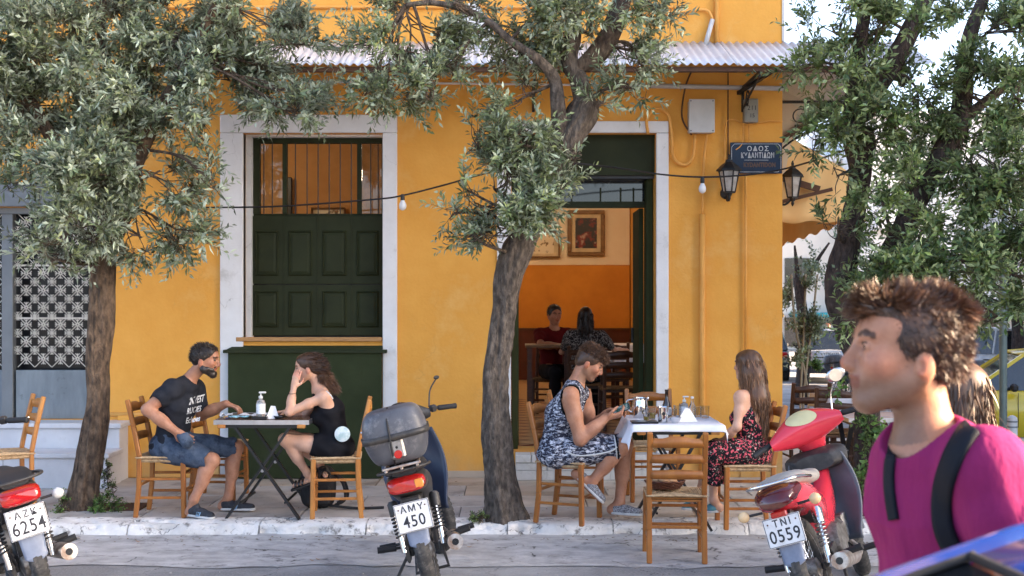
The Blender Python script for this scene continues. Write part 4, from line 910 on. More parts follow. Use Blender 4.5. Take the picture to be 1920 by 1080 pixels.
def chair_parts(h=.88, lean=.085):
    P_ = {}
    for nm, sg in (('r', -1), ('l', 1)):
        m_ = MB(); y = sg * (SW / 2 - .02); xb = -SD / 2 + .02
        pts = [(xb - .025, y, 0), (xb, y, .22), (xb + .004, y, .46), (xb - lean * .45, y, .68), (xb - lean, y, h)]
        for a, c in zip(pts[:-1], pts[1:]): m_.bar(a, V(c) + (V(c) - V(a)).normalized() * .004, .034, .036, up=(0, 1, 0), ch=.006)
        P_['post' + nm] = m_
        P_['leg' + nm] = MB().bar((SD / 2 - .02 + .008, sg * (SW / 2 - .012), 0), (SD / 2 - .02, sg * (SW / 2 - .018), SH_ + .004), .036, .036, up=(0, 1, 0), ch=.007)
    P_['slats'] = []
    xb = -SD / 2 + .02
    for k, z in enumerate((.597, .705, .812)):
        xo = xb - lean * max(0, (z - .46)) / (h - .46) - .004
        def sf(u, v, z=z, xo=xo, k=k):
            y = (u - .5) * (SW - .055); bow = -.018 * (1 - (2 * u - 1) ** 2); top = .032 + (.015 / (1 + math.exp((abs(2 * u - 1) - .42) * 26)) if k == 2 else .004 * math.cos(PI * (2 * u - 1)))
            return V((xo + bow, y, z + (v - .5) * .058 + (top - .03) * v))
        m_ = MB().grid(sf, 14, 1); P_['slats'].append(m_)
    # rush seat woven in four sectors of strands
    st = MB(); n = 15
    for k in range(n):
        f = 1 - (k + .5) / n; a = (SD / 2 + .004) * f; b_ = (SW / 2 + .004) * f; z = SH_ - .004 - .010 * (1 - f) + (.002 if k % 2 else 0)
        c = .0
        pts = [(a, b_, z), (0, b_ , z + .003), (-a, b_, z), (-a, 0, z + .003), (-a, -b_, z), (0, -b_, z + .003), (a, -b_, z), (a, 0, z + .003)]
        st.tube(pts, SD / 2 / n * .56, 5, closed=True)
    st.box((0, 0, SH_ - .026), (SD - .02, SW - .02, .03), ch=.012)
    P_['seat'] = st
    for i, (a, c) in enumerate((((-SD / 2 + .02, SW / 2 - .02), (SD / 2 - .02, SW / 2 - .02)), ((-SD / 2 + .02, -SW / 2 + .02), (SD / 2 - .02, -SW / 2 + .02)))):
        for z in (.15, .29): P_['st%d%d' % (i, z * 100)] = MB().bar((a[0], a[1], z), (c[0], c[1], z), .017, .02, ch=.004)
    for z in (.20, .33): P_['fr%d' % (z * 100)] = MB().bar((SD / 2 - .02, -SW / 2 + .02, z), (SD / 2 - .02, SW / 2 - .02, z), .017, .02, ch=.004)
    P_['bk'] = MB().bar((-SD / 2 + .018, -SW / 2 + .02, .24), (-SD / 2 + .018, SW / 2 - .02, .24), .017, .02, ch=.004)
    P_['rail'] = MB().bar((-SD / 2 + .02, -SW / 2 + .02, SH_ - .03), (-SD / 2 + .02, SW / 2 - .02, SH_ - .03), .02, .03, ch=.004)
    return P_
def chair_proto(wood, rush, label, group):
    t = thing('taverna_chair', label, 'chair', (0, 0, 0), 0, group); P_ = chair_parts()
    for k in ('postr', 'postl'): P_[k].build('back_post', wood, t)
    for k in ('legr', 'legl'): P_[k].build('leg', wood, t)
    for s in P_['slats']: solidify(s.build('back_slat', wood, t, smooth=True), .016)
    P_['seat'].build('seat', rush, t, smooth='auto')
    for k in P_:
        if k[:2] in ('st', 'fr', 'bk'): P_[k].build('stretcher', wood, t)
    P_['rail'].build('seat_rail', wood, t); return t
CH1 = [None]; CH2 = [None]; CH3 = [None]
def chair(x, y, rz, label, z=0.0, kind='oak', tiltx=0.0, hs=1.0):
    slot = {'oak': CH1, 'pale': CH2, 'walnut': CH3}[kind]
    wood, rush = {'oak': (M['chair_wood'], M['rush']), 'pale': (M['chair_wood_pale'], M['rush']), 'walnut': (M['walnut'], M['rush_dark'])}[kind]
    group = 'rush seated ladder back taverna chairs'
    if slot[0] is None: c = slot[0] = chair_proto(wood, rush, label, group)
    else: c = copy_tree(slot[0]); c['label'] = label
    c.location = (x, y, z); c.rotation_euler = (tiltx, 0, math.radians(rz)); c.scale = (1, 1, hs); return c
chair(-2.63, 9.36, 1, 'orange wooden chair holding the man in the black t-shirt')
chair(-2.42, 10.15, -4, 'empty wooden chair behind the man in the black t-shirt against the wall')
chair(-1.33, 9.31, 186, 'pale wooden chair holding the woman in black', kind='pale')
chair(.42, 9.07, -24, 'orange wooden chair holding the man in patterned tank top')
chair(.55, 9.98, -2, 'wooden chair half hidden behind the man in patterned tank top')
chair(1.15, 10.05, -88, 'empty wooden chair behind the white clothed table by the doorway')
chair(1.09, 8.22, 87, 'empty wooden chair in the foreground with a bread basket on its seat', z=-.096, hs=.98)
chair(1.69, 8.88, 180, 'orange wooden chair holding the woman in the floral dress')
chair(-3.93, 9.5, 213, 'orange wooden chair at the left edge behind the parked motorcycle', kind='pale')
# interior chairs
for (x, y, rz, lb) in ((1.15, 13.2, 94, 'dark wooden chair inside the doorway in front of white clothed tables'), (1.2, 14.9, 92, 'dark wooden chair further inside behind its twin near the door leaf'), (.84, 13.75, 82, 'dark wooden chair the woman indoors sits on'), (.46, 14.75, 262, 'dark wooden chair the man in dark red sits on')):
    c = chair(x, y, rz, lb, z=.233, kind='walnut')
for (x, y, rz, lb) in ((2.90, 12.2, 95, 'dark brown chair nearest the corner at the side street tables'), (3.02, 11.55, 84, 'brown chair in the second place behind the red scooter'), (3.36, 11.6, 92, 'brown chair right of its twin behind the scooter mirror')):
    c = chair(x, y, rz, lb, z=-.06, kind='walnut')
dm('table_steel', (0.5, 0.5, 0.52), (0.4, 0.4, 0.42), rough=.3, metal=.8, scale=20)
dm('table_brown', (0.13, 0.055, 0.03), (0.08, 0.035, 0.02), rough=.25, scale=5, stretch=(1, 6, 1))
dm('table_leg_black', (0.013, 0.013, 0.014), rough=.4)
def folding_table(loc, rz, w, dp, label, zt=.74, top=None):
    t = thing('folding_table', label, 'table', loc, math.radians(rz))
    MB().box((0, 0, zt - .012), (w, dp, .02), ch=.004).build('tabletop', top or M['table_brown'], t)
    e = MB()
    for (c, s_) in (((0, -dp / 2 - .004, zt - .016), (w + .016, .008, .034)), ((0, dp / 2 + .004, zt - .016), (w + .016, .008, .034)), ((-w / 2 - .004, 0, zt - .016), (.008, dp, .034)), ((w / 2 + .004, 0, zt - .016), (.008, dp, .034))): e.box(c, s_)
    e.build('table_edge', M['table_steel'], t)
    [MB().box((0, q * (dp / 2 - .03), zt - .045), (w - .04, .02, .03)).build('under_frame', M['table_leg_black'], t) for q in (-1, 1)]
    for sy in (-1, 1):
        y = sy * (dp / 2 - .05)
        for sg in (1, -1):
            MB().bar((-sg * (w / 2 - .07), y + sg * .012, 0), (sg * (w / 2 - .14), y + sg * .012, zt - .05), .018, .04, up=(0, 1, 0)).build('leg', M['table_leg_black'], t)
        MB().lathe([(.012, -.02), (.012, .02)], c=(0, y - sy * .0, .36), axis=(0, 1, 0), n=8).build('pivot', M['table_steel'], t)
    [MB().bar((q * (w / 2 - .07) * .6, -dp / 2 + .05, .12), (q * (w / 2 - .07) * .6, dp / 2 - .05, .12), .014, .014).build('cross_rod', M['table_leg_black'], t) for q in (-1, 1)]
    for sx in (-1, 1): MB().box((sx * (w / 2 - .05), -dp / 2 - .001, zt - .045), (.06, .025, .028), ch=.004).build('wood_block', M['chair_wood_pale'], t)
    return t
TL = folding_table((-1.855, 9.38, 0), 0, .69, .60, 'folding steel edged table between the man and the woman in black')
TR = folding_table((1.17, 8.98, 0), 0, .62, .70, 'folding table under a white cloth between the doorway and the floral dress')
dm('cloth_white', (0.74, 0.74, 0.78), (0.68, 0.68, 0.72), rough=.85, scale=5)
def tablecloth(loc, rz, hw, hd, cw, cd, z, label, seed=0, offx=0, offy=0, flare=.25):
    def f(u, v):
        x = (u - .5) * 2 * cw + offx; y = (v - .5) * 2 * cd + offy
        cx = max(-hw, min(hw, x)); cy = max(-hd, min(hd, y)); ex, ey = x - cx, y - cy
        dx = abs(ex); dy = abs(ey); e = math.hypot(dx, dy) if (dx > 0 and dy > 0) else dx + dy
        hang = dx + dy * 1.0 if (dx > 0 and dy > 0) else e
        n = mnoise.noise(V((x * 7 + seed, y * 7, 0)))
        ox = ex * flare + (.02 * math.sin(y * 22 + seed) * min(1, dx * 8) if dx > 0 else 0) * (1 if ex > 0 else -1)
        oy = ey * flare + (.02 * math.sin(x * 22 + seed) * min(1, dy * 8) if dy > 0 else 0) * (1 if ey > 0 else -1)
        return V((cx + ox + (.004 if ex > 0 else -.004 if ex < 0 else 0), cy + oy + (.004 if ey > 0 else -.004 if ey < 0 else 0), z - hang * .96 + .0025 * n))
    o = MB().grid(f, 60, 60).build('tablecloth', M['cloth_white'], smooth=True, loc=loc); o.rotation_euler = (0, 0, math.radians(rz))
    solidify(o, .0025, 1); return tag(o, label, 'tablecloth')
tablecloth((1.17, 8.98, 0), 0, .322, .362, .43, .40, .752, 'white tablecloth with hanging corners on the table by the doorway', 1, -.03, -.01, .35)
# items ------------------------------------------------------------
dm('plastic_clear', (0.8, 0.82, 0.82), rough=.12, trans=.75)
dm('label_white', (0.75, 0.75, 0.76), (0.5, 0.5, 0.53), rough=.4, scale=60, rng=(.55, .62))
dm('white_plastic', (0.78, 0.77, 0.74), rough=.3)
dm('steel', (0.72, 0.72, 0.72), (0.6, 0.6, 0.6), rough=.12, metal=1.0, scale=4)
dm('drink_glass', (0.95, 0.97, 0.97), rough=.02, trans=1.0)
dm('brown_glass', (0.02, 0.01, 0.006), rough=.08, spec=.8)
dm('paper', (0.78, 0.78, 0.77), (0.7, 0.7, 0.7), rough=.8)
dm('blue_pack', (0.33, 0.62, 0.68), (0.12, 0.3, 0.38), rough=.4, scale=30, rng=(.5, .56))
dm('mixed_pack', (0.35, 0.2, 0.06), (0.05, 0.04, 0.12), rough=.4, scale=40, rng=(.48, .52))
dm('tray_black', (0.012, 0.012, 0.014), rough=.3)
dm('oil_yellow', (0.75, 0.55, 0.12), rough=.1, trans=.5)
dm('basket', (0.13, 0.045, 0.02), (0.07, 0.02, 0.01), rough=.6, scale=30)
dm('bread', (0.55, 0.36, 0.2), (0.36, 0.18, 0.08), rough=.8, scale=14)
def on(px, d, zt, w=None): return (X(px, d), d, zt)
def pump_bottle(loc, label, s=1.0):
    t = thing('pump_bottle', label, 'bottle', loc)
    MB().lathe([(0.0, 0.002), (.032 * s, .002), (.034 * s, .01), (.034 * s, .10 * s), (.028 * s, .118 * s), (.014 * s, .126 * s), (.014 * s, .135 * s)], n=20).build('bottle_body', M['plastic_clear'], t, smooth='auto')
    MB().lathe([(.0345 * s, .02 * s), (.0345 * s, .095 * s)], n=20, cap=False).build('bottle_label', M['label_white'], t, smooth=True)
    h = MB().lathe([(.016 * s, .135 * s), (.016 * s, .152 * s), (.005, .154 * s), (.005, .172 * s)], n=14); h.box((.012 * s, 0, .178 * s), (.055 * s, .018 * s, .013 * s), ch=.004)
    h.build('pump_head', M['white_plastic'], t, smooth='auto'); return t
ZT1, ZT2 = .7415, .7565
pump_bottle(on(489, 9.16, ZT1 + .02), 'clear sanitiser pump bottle on the black tray between the couple')
tag(MB().box((0, 0, .011), (.115, .085, .02), ch=.004).build('bill_tray', M['tray_black'], loc=on(488, 9.16, ZT1 - .001)), 'small black tray under the pump bottle', 'tray')
def napkin(loc, label, w=.13, h=.085, rz=0):
    m_ = MB(); a = [(-w / 2, -.03, 0), (w / 2, -.02, 0), (w * .42, .05, 0), (-w * .42, .055, 0)]; ap = [(-.012, 0, h), (.02, .01, h * .96)]
    m_.add([*a, *ap], [(0, 1, 5, 4), (1, 2, 5), (2, 3, 4, 5), (3, 0, 4)]); o = m_.build('paper_napkin', M['paper'], loc=loc); o.rotation_euler = (0, 0, rz); solidify(o, .0015); return tag(o, label, 'napkin')
napkin(on(511, 9.2, ZT1), 'folded white paper napkin right of the pump bottle', .10, .095, .2)
tag(MB().grid(lambda u, v: V(((u - .5) * .16, (v - .5) * .11, .012 + .012 * mnoise.noise(V((u * 5, v * 5, 2))) + .008)), 14, 10).build('snack_packet', M['blue_pack'], loc=on(446, 9.15, ZT1), smooth=True), 'crumpled light blue packet on the left table', 'packet')
tag(MB().ell((0, 0, .014), (.03, .022, .014), 10, 6).build('pouch', M['mixed_pack'], loc=on(424, 9.12, ZT1), smooth=True), 'small brown and purple pouch at the left end of the table', 'pouch')
tag(MB().grid(lambda u, v: V(((u - .5) * .2, (v - .5) * .14, .018 + .014 * mnoise.noise(V((u * 4, v * 4, 5))))), 14, 10).build('crumpled_napkin', M['paper'], loc=on(474, 9.32, ZT1), smooth=True), 'crumpled pale paper behind the blue packet', 'napkin')
tag(MB().grid(lambda u, v: V(((u - .5) * .09, (v - .5) * .07, .02 + .02 * mnoise.noise(V((u * 4, v * 4, 9))))), 10, 8).build('crumpled_napkin', M['paper'], loc=on(424, 9.3, ZT1), smooth=True), 'small white napkin by the arm of the man in the black t-shirt', 'napkin')
tag(MB().lathe([(.0, .002), (.035, .002), (.045, .022), (.042, .022), (.034, .006)], n=18, cap=False).build('ashtray', M['tray_black'], loc=on(524, 9.2, ZT1), smooth=True), 'round dark ashtray under the hand of the woman in black', 'ashtray')
# right table
def glass(loc, label, r=.034, h=.09, fill=None):
    t = thing('drinking_glass', label, 'glass', loc, 0, 'clear tumblers on the white cloth')
    MB().lathe([(0, .001), (r * .85, .001), (r, h), (r - .002, h), (r * .82, .006), (0, .006)], n=18, cap=False).build('glass_body', M['drink_glass'], t, smooth='auto')
    if fill: MB().lathe([(0, .007), (r * .8, .007), (r * .87, h * .55), (0, h * .55)], n=16, cap=False).build('drink', M[fill], t, smooth='auto')
    return t
t = thing('water_jug', 'shiny steel water jug at the left rear of the white clothed table', 'jug', on(1200, 9.12, ZT2))
MB().lathe([(0, .001), (.052, .001), (.056, .02), (.062, .07), (.055, .12), (.05, .135), (.053, .148), (.05, .148), (.046, .13), (.05, .07), (0, .02)], n=28, cap=False).build('jug_body', M['steel'], t, smooth='auto')
MB().tube(smoothpath([(-.052, 0, .135), (-.095, 0, .125), (-.1, 0, .07), (-.06, 0, .04)]), .006, 8).build('jug_handle', M['steel'], t, smooth=True)
MB().tube([(.05, 0, .135), (.066, 0, .152)], [.014, .009], 8).build('spout', M['steel'], t, smooth=True)
t = thing('wine_bottle', 'dark brown bottle standing behind the steel bucket', 'bottle', on(1250, 9.1, ZT2))
MB().lathe([(0, .001), (.031, .001), (.033, .01), (.033, .085), (.026, .115), (.0135, .14), (.0125, .195), (.0145, .198), (.0145, .21), (0, .21)], n=20, cap=False).build('bottle_body', M['brown_glass'], t, smooth='auto')
MB().lathe([(.0335, .025), (.0335, .08)], n=20, cap=False).build('bottle_label', M['label_white'], t, smooth=True)
t = thing('steel_bucket', 'engraved steel tumbler bucket at the front of the white cloth', 'bucket', on(1243, 8.76, ZT2))
MB().lathe([(0, .001), (.034, .001), (.043, .108), (.046, .11), (.043, .112), (.040, .106), (.032, .006), (0, .006)], n=24, cap=False).build('bucket_body', M['steel'], t, smooth='auto')
MB().lathe([(.009, 0), (.0125, .002), (.0125, .005), (.009, .006)], c=(.0, -.041, .065), axis=(0, -1, 0), n=14).build('emblem', M['table_leg_black'], t)
tag(MB().box((0, 0, .008), (.19, .13, .014), ch=.004).build('menu_folder', M['tray_black'], loc=on(1208, 8.72, ZT2)), 'flat black folder at the front left corner of the white cloth', 'folder')
glass(on(1222, 8.98, ZT2), 'tumbler with pale yellow drink right of the steel jug', .03, .085, 'oil_yellow')
glass(on(1212, 8.86, ZT2 + .0), 'small tumbler with yellow oil on the left of the bucket', .024, .06, 'oil_yellow')
glass(on(1270, 9.02, ZT2), 'clear stemless glass right of the brown bottle', .03, .1); glass(on(1280, 9.16, ZT2), 'clear glass behind the napkin tent', .028, .1)
glass(on(1262, 8.9, ZT2), 'clear glass touching the steel bucket', .028, .085)
glass(on(1321, 9.1, ZT2), 'wide clear tumbler at the right rear of the cloth', .036, .088); glass(on(1307, 9.18, ZT2), 'clear tumbler with milky water left of the wide one', .034, .075)
pump_bottle(on(1283, 9.14, ZT2), 'small white pump bottle on the white clothed table', .86)
t = thing('glass_bottle', 'slim clear glass bottle right of the napkin tent', 'bottle', on(1298, 8.95, ZT2))
MB().lathe([(0, .001), (.026, .001), (.027, .09), (.014, .12), (.0115, .15), (.014, .155), (.012, .155), (.009, .12), (.023, .088), (.022, .006), (0, .006)], n=20, cap=False).build('bottle_body', M['drink_glass'], t, smooth='auto')
MB().lathe([(.0, .156), (.012, .156), (.012, .17), (0, .17)], n=12, cap=False).build('stopper', M['white_plastic'], t)
napkin(on(1288, 8.82, ZT2), 'white napkin folded into a tent on the white cloth', .15, .095, 0)
t = thing('wire_bowl', 'small cut glass bowl in front of the napkin tent', 'bowl', on(1266, 8.72, ZT2))
MB().lathe([(0, .001), (.022, .001), (.044, .038), (.046, .042), (.042, .04), (.02, .006), (0, .006)], n=12, cap=False).build('bowl_body', M['steel'], t)
MB().lathe([(.04, .036), (0, .038)], n=12, cap=False).build('bowl_filling', M['table_leg_black'], t)
# bread basket on the front chair
t = thing('bread_basket', 'brown wicker basket of bread resting on the foreground chair seat', 'basket', (1.03, 8.27, .362))
wk = MB()
for k in range(6):
    f = k / 5; a, b_ = .10 + .035 * f, .065 + .025 * f; z = .006 + .009 * k
    wk.tube([V((a * math.cos(q), b_ * math.sin(q), z + .0025 * math.sin(q * 12 + k * PI))) for q in np.linspace(0, 2 * PI, 49)[:-1]], .0055, 5, closed=True)
wk.box((0, 0, .004), (.16, .10, .006)); wk.build('wicker', M['basket'], t)['kind'] = 'stuff'
for (x, y, z, a) in ((-.04, 0, .05, .3), (.01, .02, .06, -.4), (.05, -.01, .05, .8), (.0, -.03, .055, .1)): MB().ell((0, 0, 0), (.05, .028, .022), 10, 7).build('bread_slice', M['bread'], t, smooth=True, loc=(x, y, z)).rotation_euler = (.3, .2, a)
# interior tables
def plain_table(x, y, z, w, dp, label, cloth=True):
    t = thing('dining_table', label, 'table', (x, y, z)); MB().box((0, 0, .735), (w, dp, .03), ch=.004).build('tabletop', M['oak_frame'], t)
    for sx in (-1, 1):
        for sy in (-1, 1): MB().box((sx * (w / 2 - .05), sy * (dp / 2 - .05), .36), (.05, .05, .72)).build('leg', M['dark_wood'], t)
    if cloth: tablecloth((x, y, z), 0, w / 2 + .003, dp / 2 + .003, w / 2 + .14, dp / 2 + .14, .754, 'white cloth on the ' + label, 3)
plain_table(X(1030, 14.2) - .02, 14.25, .36, .52, .6, 'bare wooden table of the man in the dark red shirt', False)
plain_table(1.55, 17.6, .233, .7, .7, 'rear indoor table beyond the dark chairs'); plain_table(1.62, 15.4, .233, .75, .7, 'indoor table right inside the doorway')
# side street tables
for (x, y, lb) in ((3.5, 12.35, 'side street table nearest the building corner'), (3.95, 11.9, 'side street table behind the right olive trunk')): plain_table(x, y, -.08, .8, .75, lb)
for i, (x, y, lb) in enumerate(((3.32, 12.2, 'glass on the left of the side street cloth'), (3.42, 12.35, 'glass in the middle of the side street cloth'), (3.52, 12.15, 'front glass on the side street cloth'), (3.66, 12.4, 'rear right glass on the side street cloth'), (3.9, 11.8, 'glass on the cloth beside the right trunk'))):
    glass((x, y, .68), lb, .034, .11)
folding_table((3.12, 10.55, -.02), 90, .6, .6, 'low bare folding table behind the red scooter', .66, M['chair_wood_pale'])
chair(3.45, 10.0, 200, 'orange wooden chair behind the red scooter near the right trunk', z=-.01, kind='pale')
# backpack under the woman's chair
dm('bag_black', (0.012, 0.012, 0.014), (0.02, 0.02, 0.022), rough=.75, scale=20)
t = thing('backpack', 'black backpack standing on the pavement under the pale chair', 'bag', (-1.52, 9.62, 0))
def bagf(u, v):
    a = u * 2 * PI; th = PI * v; sx, sy = .14, .085; q = .55
    ca, sa = math.cos(a), math.sin(a); st_ = math.sin(th) ** q; sg = lambda k, p: math.copysign(abs(k) ** p, k)
    return V((sx * st_ * sg(ca, .7), sy * st_ * sg(sa, .7), .17 - .165 * sg(math.cos(th), .6) + .006 * mnoise.noise(V((ca * 2, sa * 2, v * 6)))))
MB().grid(bagf, 28, 18).build('bag_body', M['bag_black'], t, smooth=True)
MB().box((.02, -.09, .11), (.18, .04, .15), ch=.018).build('front_pocket', M['bag_black'], t)
for sx in (-1, 1): MB().tube(smoothpath([(.12, sx * .03, .28), (.2, sx * .05, .2), (.22, sx * .07, .08), (.14, sx * .05, .03)]), .012, 6).build('strap', M['bag_black'], t, smooth=True)
MB().tube(smoothpath([(.1, -.06, .03), (.3, -.1, .015), (.52, -.05, .012)]), .011, 6).build('loose_strap', M['bag_black'], t, smooth=True)
# ============================================================ PEOPLE: smooth-union distance fields turned into meshes
class SDF:
    def __init__(s, vox=.007): s.p = []; s.vox = vox; s.post = None
    def cone(s, a, b, ra, rb, k=.02, ax=None): s.p.append(('c', np.array(a, float), np.array(b, float), ra, rb, k, ax)); return s
    def ell(s, c, r, F=None, k=.015, sub=False): s.p.append(('s' if sub else 'e', np.array(c, float), np.array(r, float), F, k)); return s
    def cut(s, p, n): s.p.append(('x', np.array(p, float), np.array(n, float) / np.linalg.norm(n))); return s
    def cutell(s, c, r, F=None): s.p.append(('y', np.array(c, float), np.array(r, float), F)); return s
    def extent(s, q):
        if q[0] == 'c':
            m = 1 if q[6] is None else max(f for _, f in q[6]); r = max(q[3], q[4]) * max(1, m)
            return np.minimum(q[1], q[2]) - r, np.maximum(q[1], q[2]) + r
        return q[1] - q[2].max(), q[1] + q[2].max()
    def field(s, pad=0.0):
        ex = [s.extent(q) for q in s.p if q[0] in 'ce']; v = s.vox
        lo = np.min([e[0] for e in ex], 0) - 3 * v - pad; hi = np.max([e[1] for e in ex], 0) + 3 * v + pad
        n = np.ceil((hi - lo) / v).astype(int) + 1
        D = np.full(n, .2, np.float32); gx = [lo[i] + v * np.arange(n[i]) for i in range(3)]
        for q in s.p:
            if q[0] == 'x':
                d = (gx[0][:, None, None] - q[1][0]) * q[2][0] + (gx[1][None, :, None] - q[1][1]) * q[2][1] + (gx[2][None, None, :] - q[1][2]) * q[2][2]
                D = np.maximum(D, d); continue
            if q[0] in 'ce': a, b = s.extent(q); k = q[5] if q[0] == 'c' else q[4]
            else: a, b = q[1] - q[2].max(), q[1] + q[2].max(); k = q[4] if q[0] == 's' else 0
            i0 = np.maximum(0, np.floor((a - lo - k - 2 * v) / v).astype(int)); i1 = np.minimum(n, np.ceil((b - lo + k + 2 * v) / v).astype(int) + 1)
            if (i1 <= i0).any(): continue
            sl = tuple(slice(i0[j], i1[j]) for j in range(3))
            Pn = np.stack(np.meshgrid(*[gx[j][sl[j]] for j in range(3)], indexing='ij'), -1)
            if q[0] == 'c':
                A, B = q[1].copy(), q[2].copy(); Q = Pn - A; AB = B - A
                if q[6]:
                    for nn, f in q[6]:
                        nn = np.array(nn, float); nn /= np.linalg.norm(nn); Q = Q + (Q @ nn)[..., None] * nn * (1 / f - 1); AB = AB + (AB @ nn) * nn * (1 / f - 1)
                t = np.clip((Q @ AB) / (AB @ AB + 1e-12), 0, 1)
                d = np.linalg.norm(Q - t[..., None] * AB, axis=-1) - (q[3] + (q[4] - q[3]) * t)
            else:
                Q = Pn - q[1]; F = q[3]
                if F is not None: Q = Q @ np.array(F, float).T
                k0 = np.linalg.norm(Q / q[2], axis=-1); k1 = np.linalg.norm(Q / q[2] ** 2, axis=-1) + 1e-9; d = k0 * (k0 - 1) / k1
            o = D[sl]
            if q[0] in 'ce':
                h = np.maximum(k - np.abs(o - d), 0) / max(k, 1e-6); D[sl] = np.minimum(o, d) - h * h * k * .25
            elif q[0] == 's':
                d = -d; h = np.maximum(k - np.abs(o - d), 0) / max(k, 1e-6); D[sl] = np.maximum(o, d) + h * h * k * .25
            else: D[sl] = np.maximum(o, -d)
        if s.post is not None: D = s.post(D, *np.meshgrid(*gx, indexing='ij', sparse=True))
        return D, lo
    def mesh(s, name, material, tint=None):
        D, lo = s.field(); vv, ff = surface_nets(D, lo, s.vox)
        me = bpy.data.meshes.new(name); n = len(vv); me.vertices.add(n); me.vertices.foreach_set('co', vv.astype(np.float32).ravel())
        m = len(ff); me.loops.add(m * 4); me.loops.foreach_set('vertex_index', ff.astype(np.int32).ravel()); me.polygons.add(m)
        me.polygons.foreach_set('loop_start', np.arange(0, m * 4, 4, dtype=np.int32)); me.materials.append(material); me.update(calc_edges=True); me.shade_smooth()
        if tint is not None:
            at = me.attributes.new('tint', 'FLOAT_COLOR', 'POINT'); c = np.ones((n, 4), np.float32); c[:, :3] = tint(vv); at.data.foreach_set('color', c.ravel())
        return me
def surface_nets(D, lo, v):
    S = D < 0; n = np.array(D.shape)
    c = [(i, j, k) for i in (0, 1) for j in (0, 1) for k in (0, 1)]
    sl = lambda o: tuple(slice(o[i], n[i] - 1 + o[i]) for i in range(3))
    cnt = sum(S[sl(o)].astype(np.int8) for o in c); act = (cnt > 0) & (cnt < 8)
    I = np.argwhere(act); idx = -np.ones(n - 1, np.int32); idx[act] = np.arange(len(I))
    acc = np.zeros((len(I), 3)); w = np.zeros(len(I))
    vals = {o: D[I[:, 0] + o[0], I[:, 1] + o[1], I[:, 2] + o[2]] for o in c}
    for a in range(len(c)):
        for b in range(a + 1, len(c)):
            df = np.array(c[b]) - np.array(c[a])
            if np.abs(df).sum() != 1: continue
            va, vb = vals[c[a]], vals[c[b]]; m = (va < 0) != (vb < 0); t = np.where(m, va / np.where(m, va - vb, 1), 0)
            acc += np.where(m[:, None], np.array(c[a]) + t[:, None] * df, 0); w += m
    vv = lo + v * (I + acc / w[:, None]); ff = []
    for ax in range(3):
        u, z = (ax + 1) % 3, (ax + 2) % 3
        s0 = [slice(1, n[i] - 1) for i in range(3)]; s0[ax] = slice(0, n[ax] - 1); s1 = list(s0); s1[ax] = slice(1, n[ax])
        A, B = S[tuple(s0)], S[tuple(s1)]; off = np.array([1, 1, 1]); off[ax] = 0
        for (m, flip) in ((A & ~B, False), (~A & B, True)):
            E = np.argwhere(m) + off
            q = []
            for (du, dz) in ((0, 0), (-1, 0), (-1, -1), (0, -1)):
                e = E.copy(); e[:, u] += du; e[:, z] += dz; q.append(idx[e[:, 0], e[:, 1], e[:, 2]])
            q = np.stack(q, 1); ff.append(q[:, ::-1] if flip else q)
    return vv, np.concatenate(ff)
def nv(a): a = np.array(a, float); return a / np.linalg.norm(a)
A_ = lambda p: np.array(p, float)
dm('skin_tan', (0.46, 0.225, 0.135), (0.36, 0.16, 0.09), rough=.45, scale=14, bump=.12, bscale=260, sss=.08, tint='tint', spec=.35)
dm('skin_light', (0.66, 0.39, 0.27), (0.58, 0.31, 0.2), rough=.5, scale=9, sss=.08, tint='tint', spec=.35)
dm('skin_dark', (0.26, 0.12, 0.07), (0.2, 0.09, 0.05), rough=.5, scale=9, tint='tint')
dm('hair_black', (0.012, 0.009, 0.008), (0.03, 0.018, 0.012), rough=.38, scale=40, tint='tint')
dm('hair_brown', (0.07, 0.032, 0.016), (0.15, 0.07, 0.03), rough=.4, scale=30, stretch=(1, 1, .25), tint='tint')
dm('hair_dark_brown', (0.04, 0.02, 0.012), (0.08, 0.038, 0.018), rough=.42, scale=40, tint='tint')
dm('eye_white', (0.6, 0.56, 0.53), rough=.15); dm('eye_shade', (0.12, 0.09, 0.075), rough=.3); dm('eye_dark', (0.02, 0.012, 0.008), rough=.05)
def head_frame(c, f, u):
    f = nv(f); u = nv(u); u = nv(u - f * (u @ f)); s = np.cross(u, f); return A_(c), f, s, u
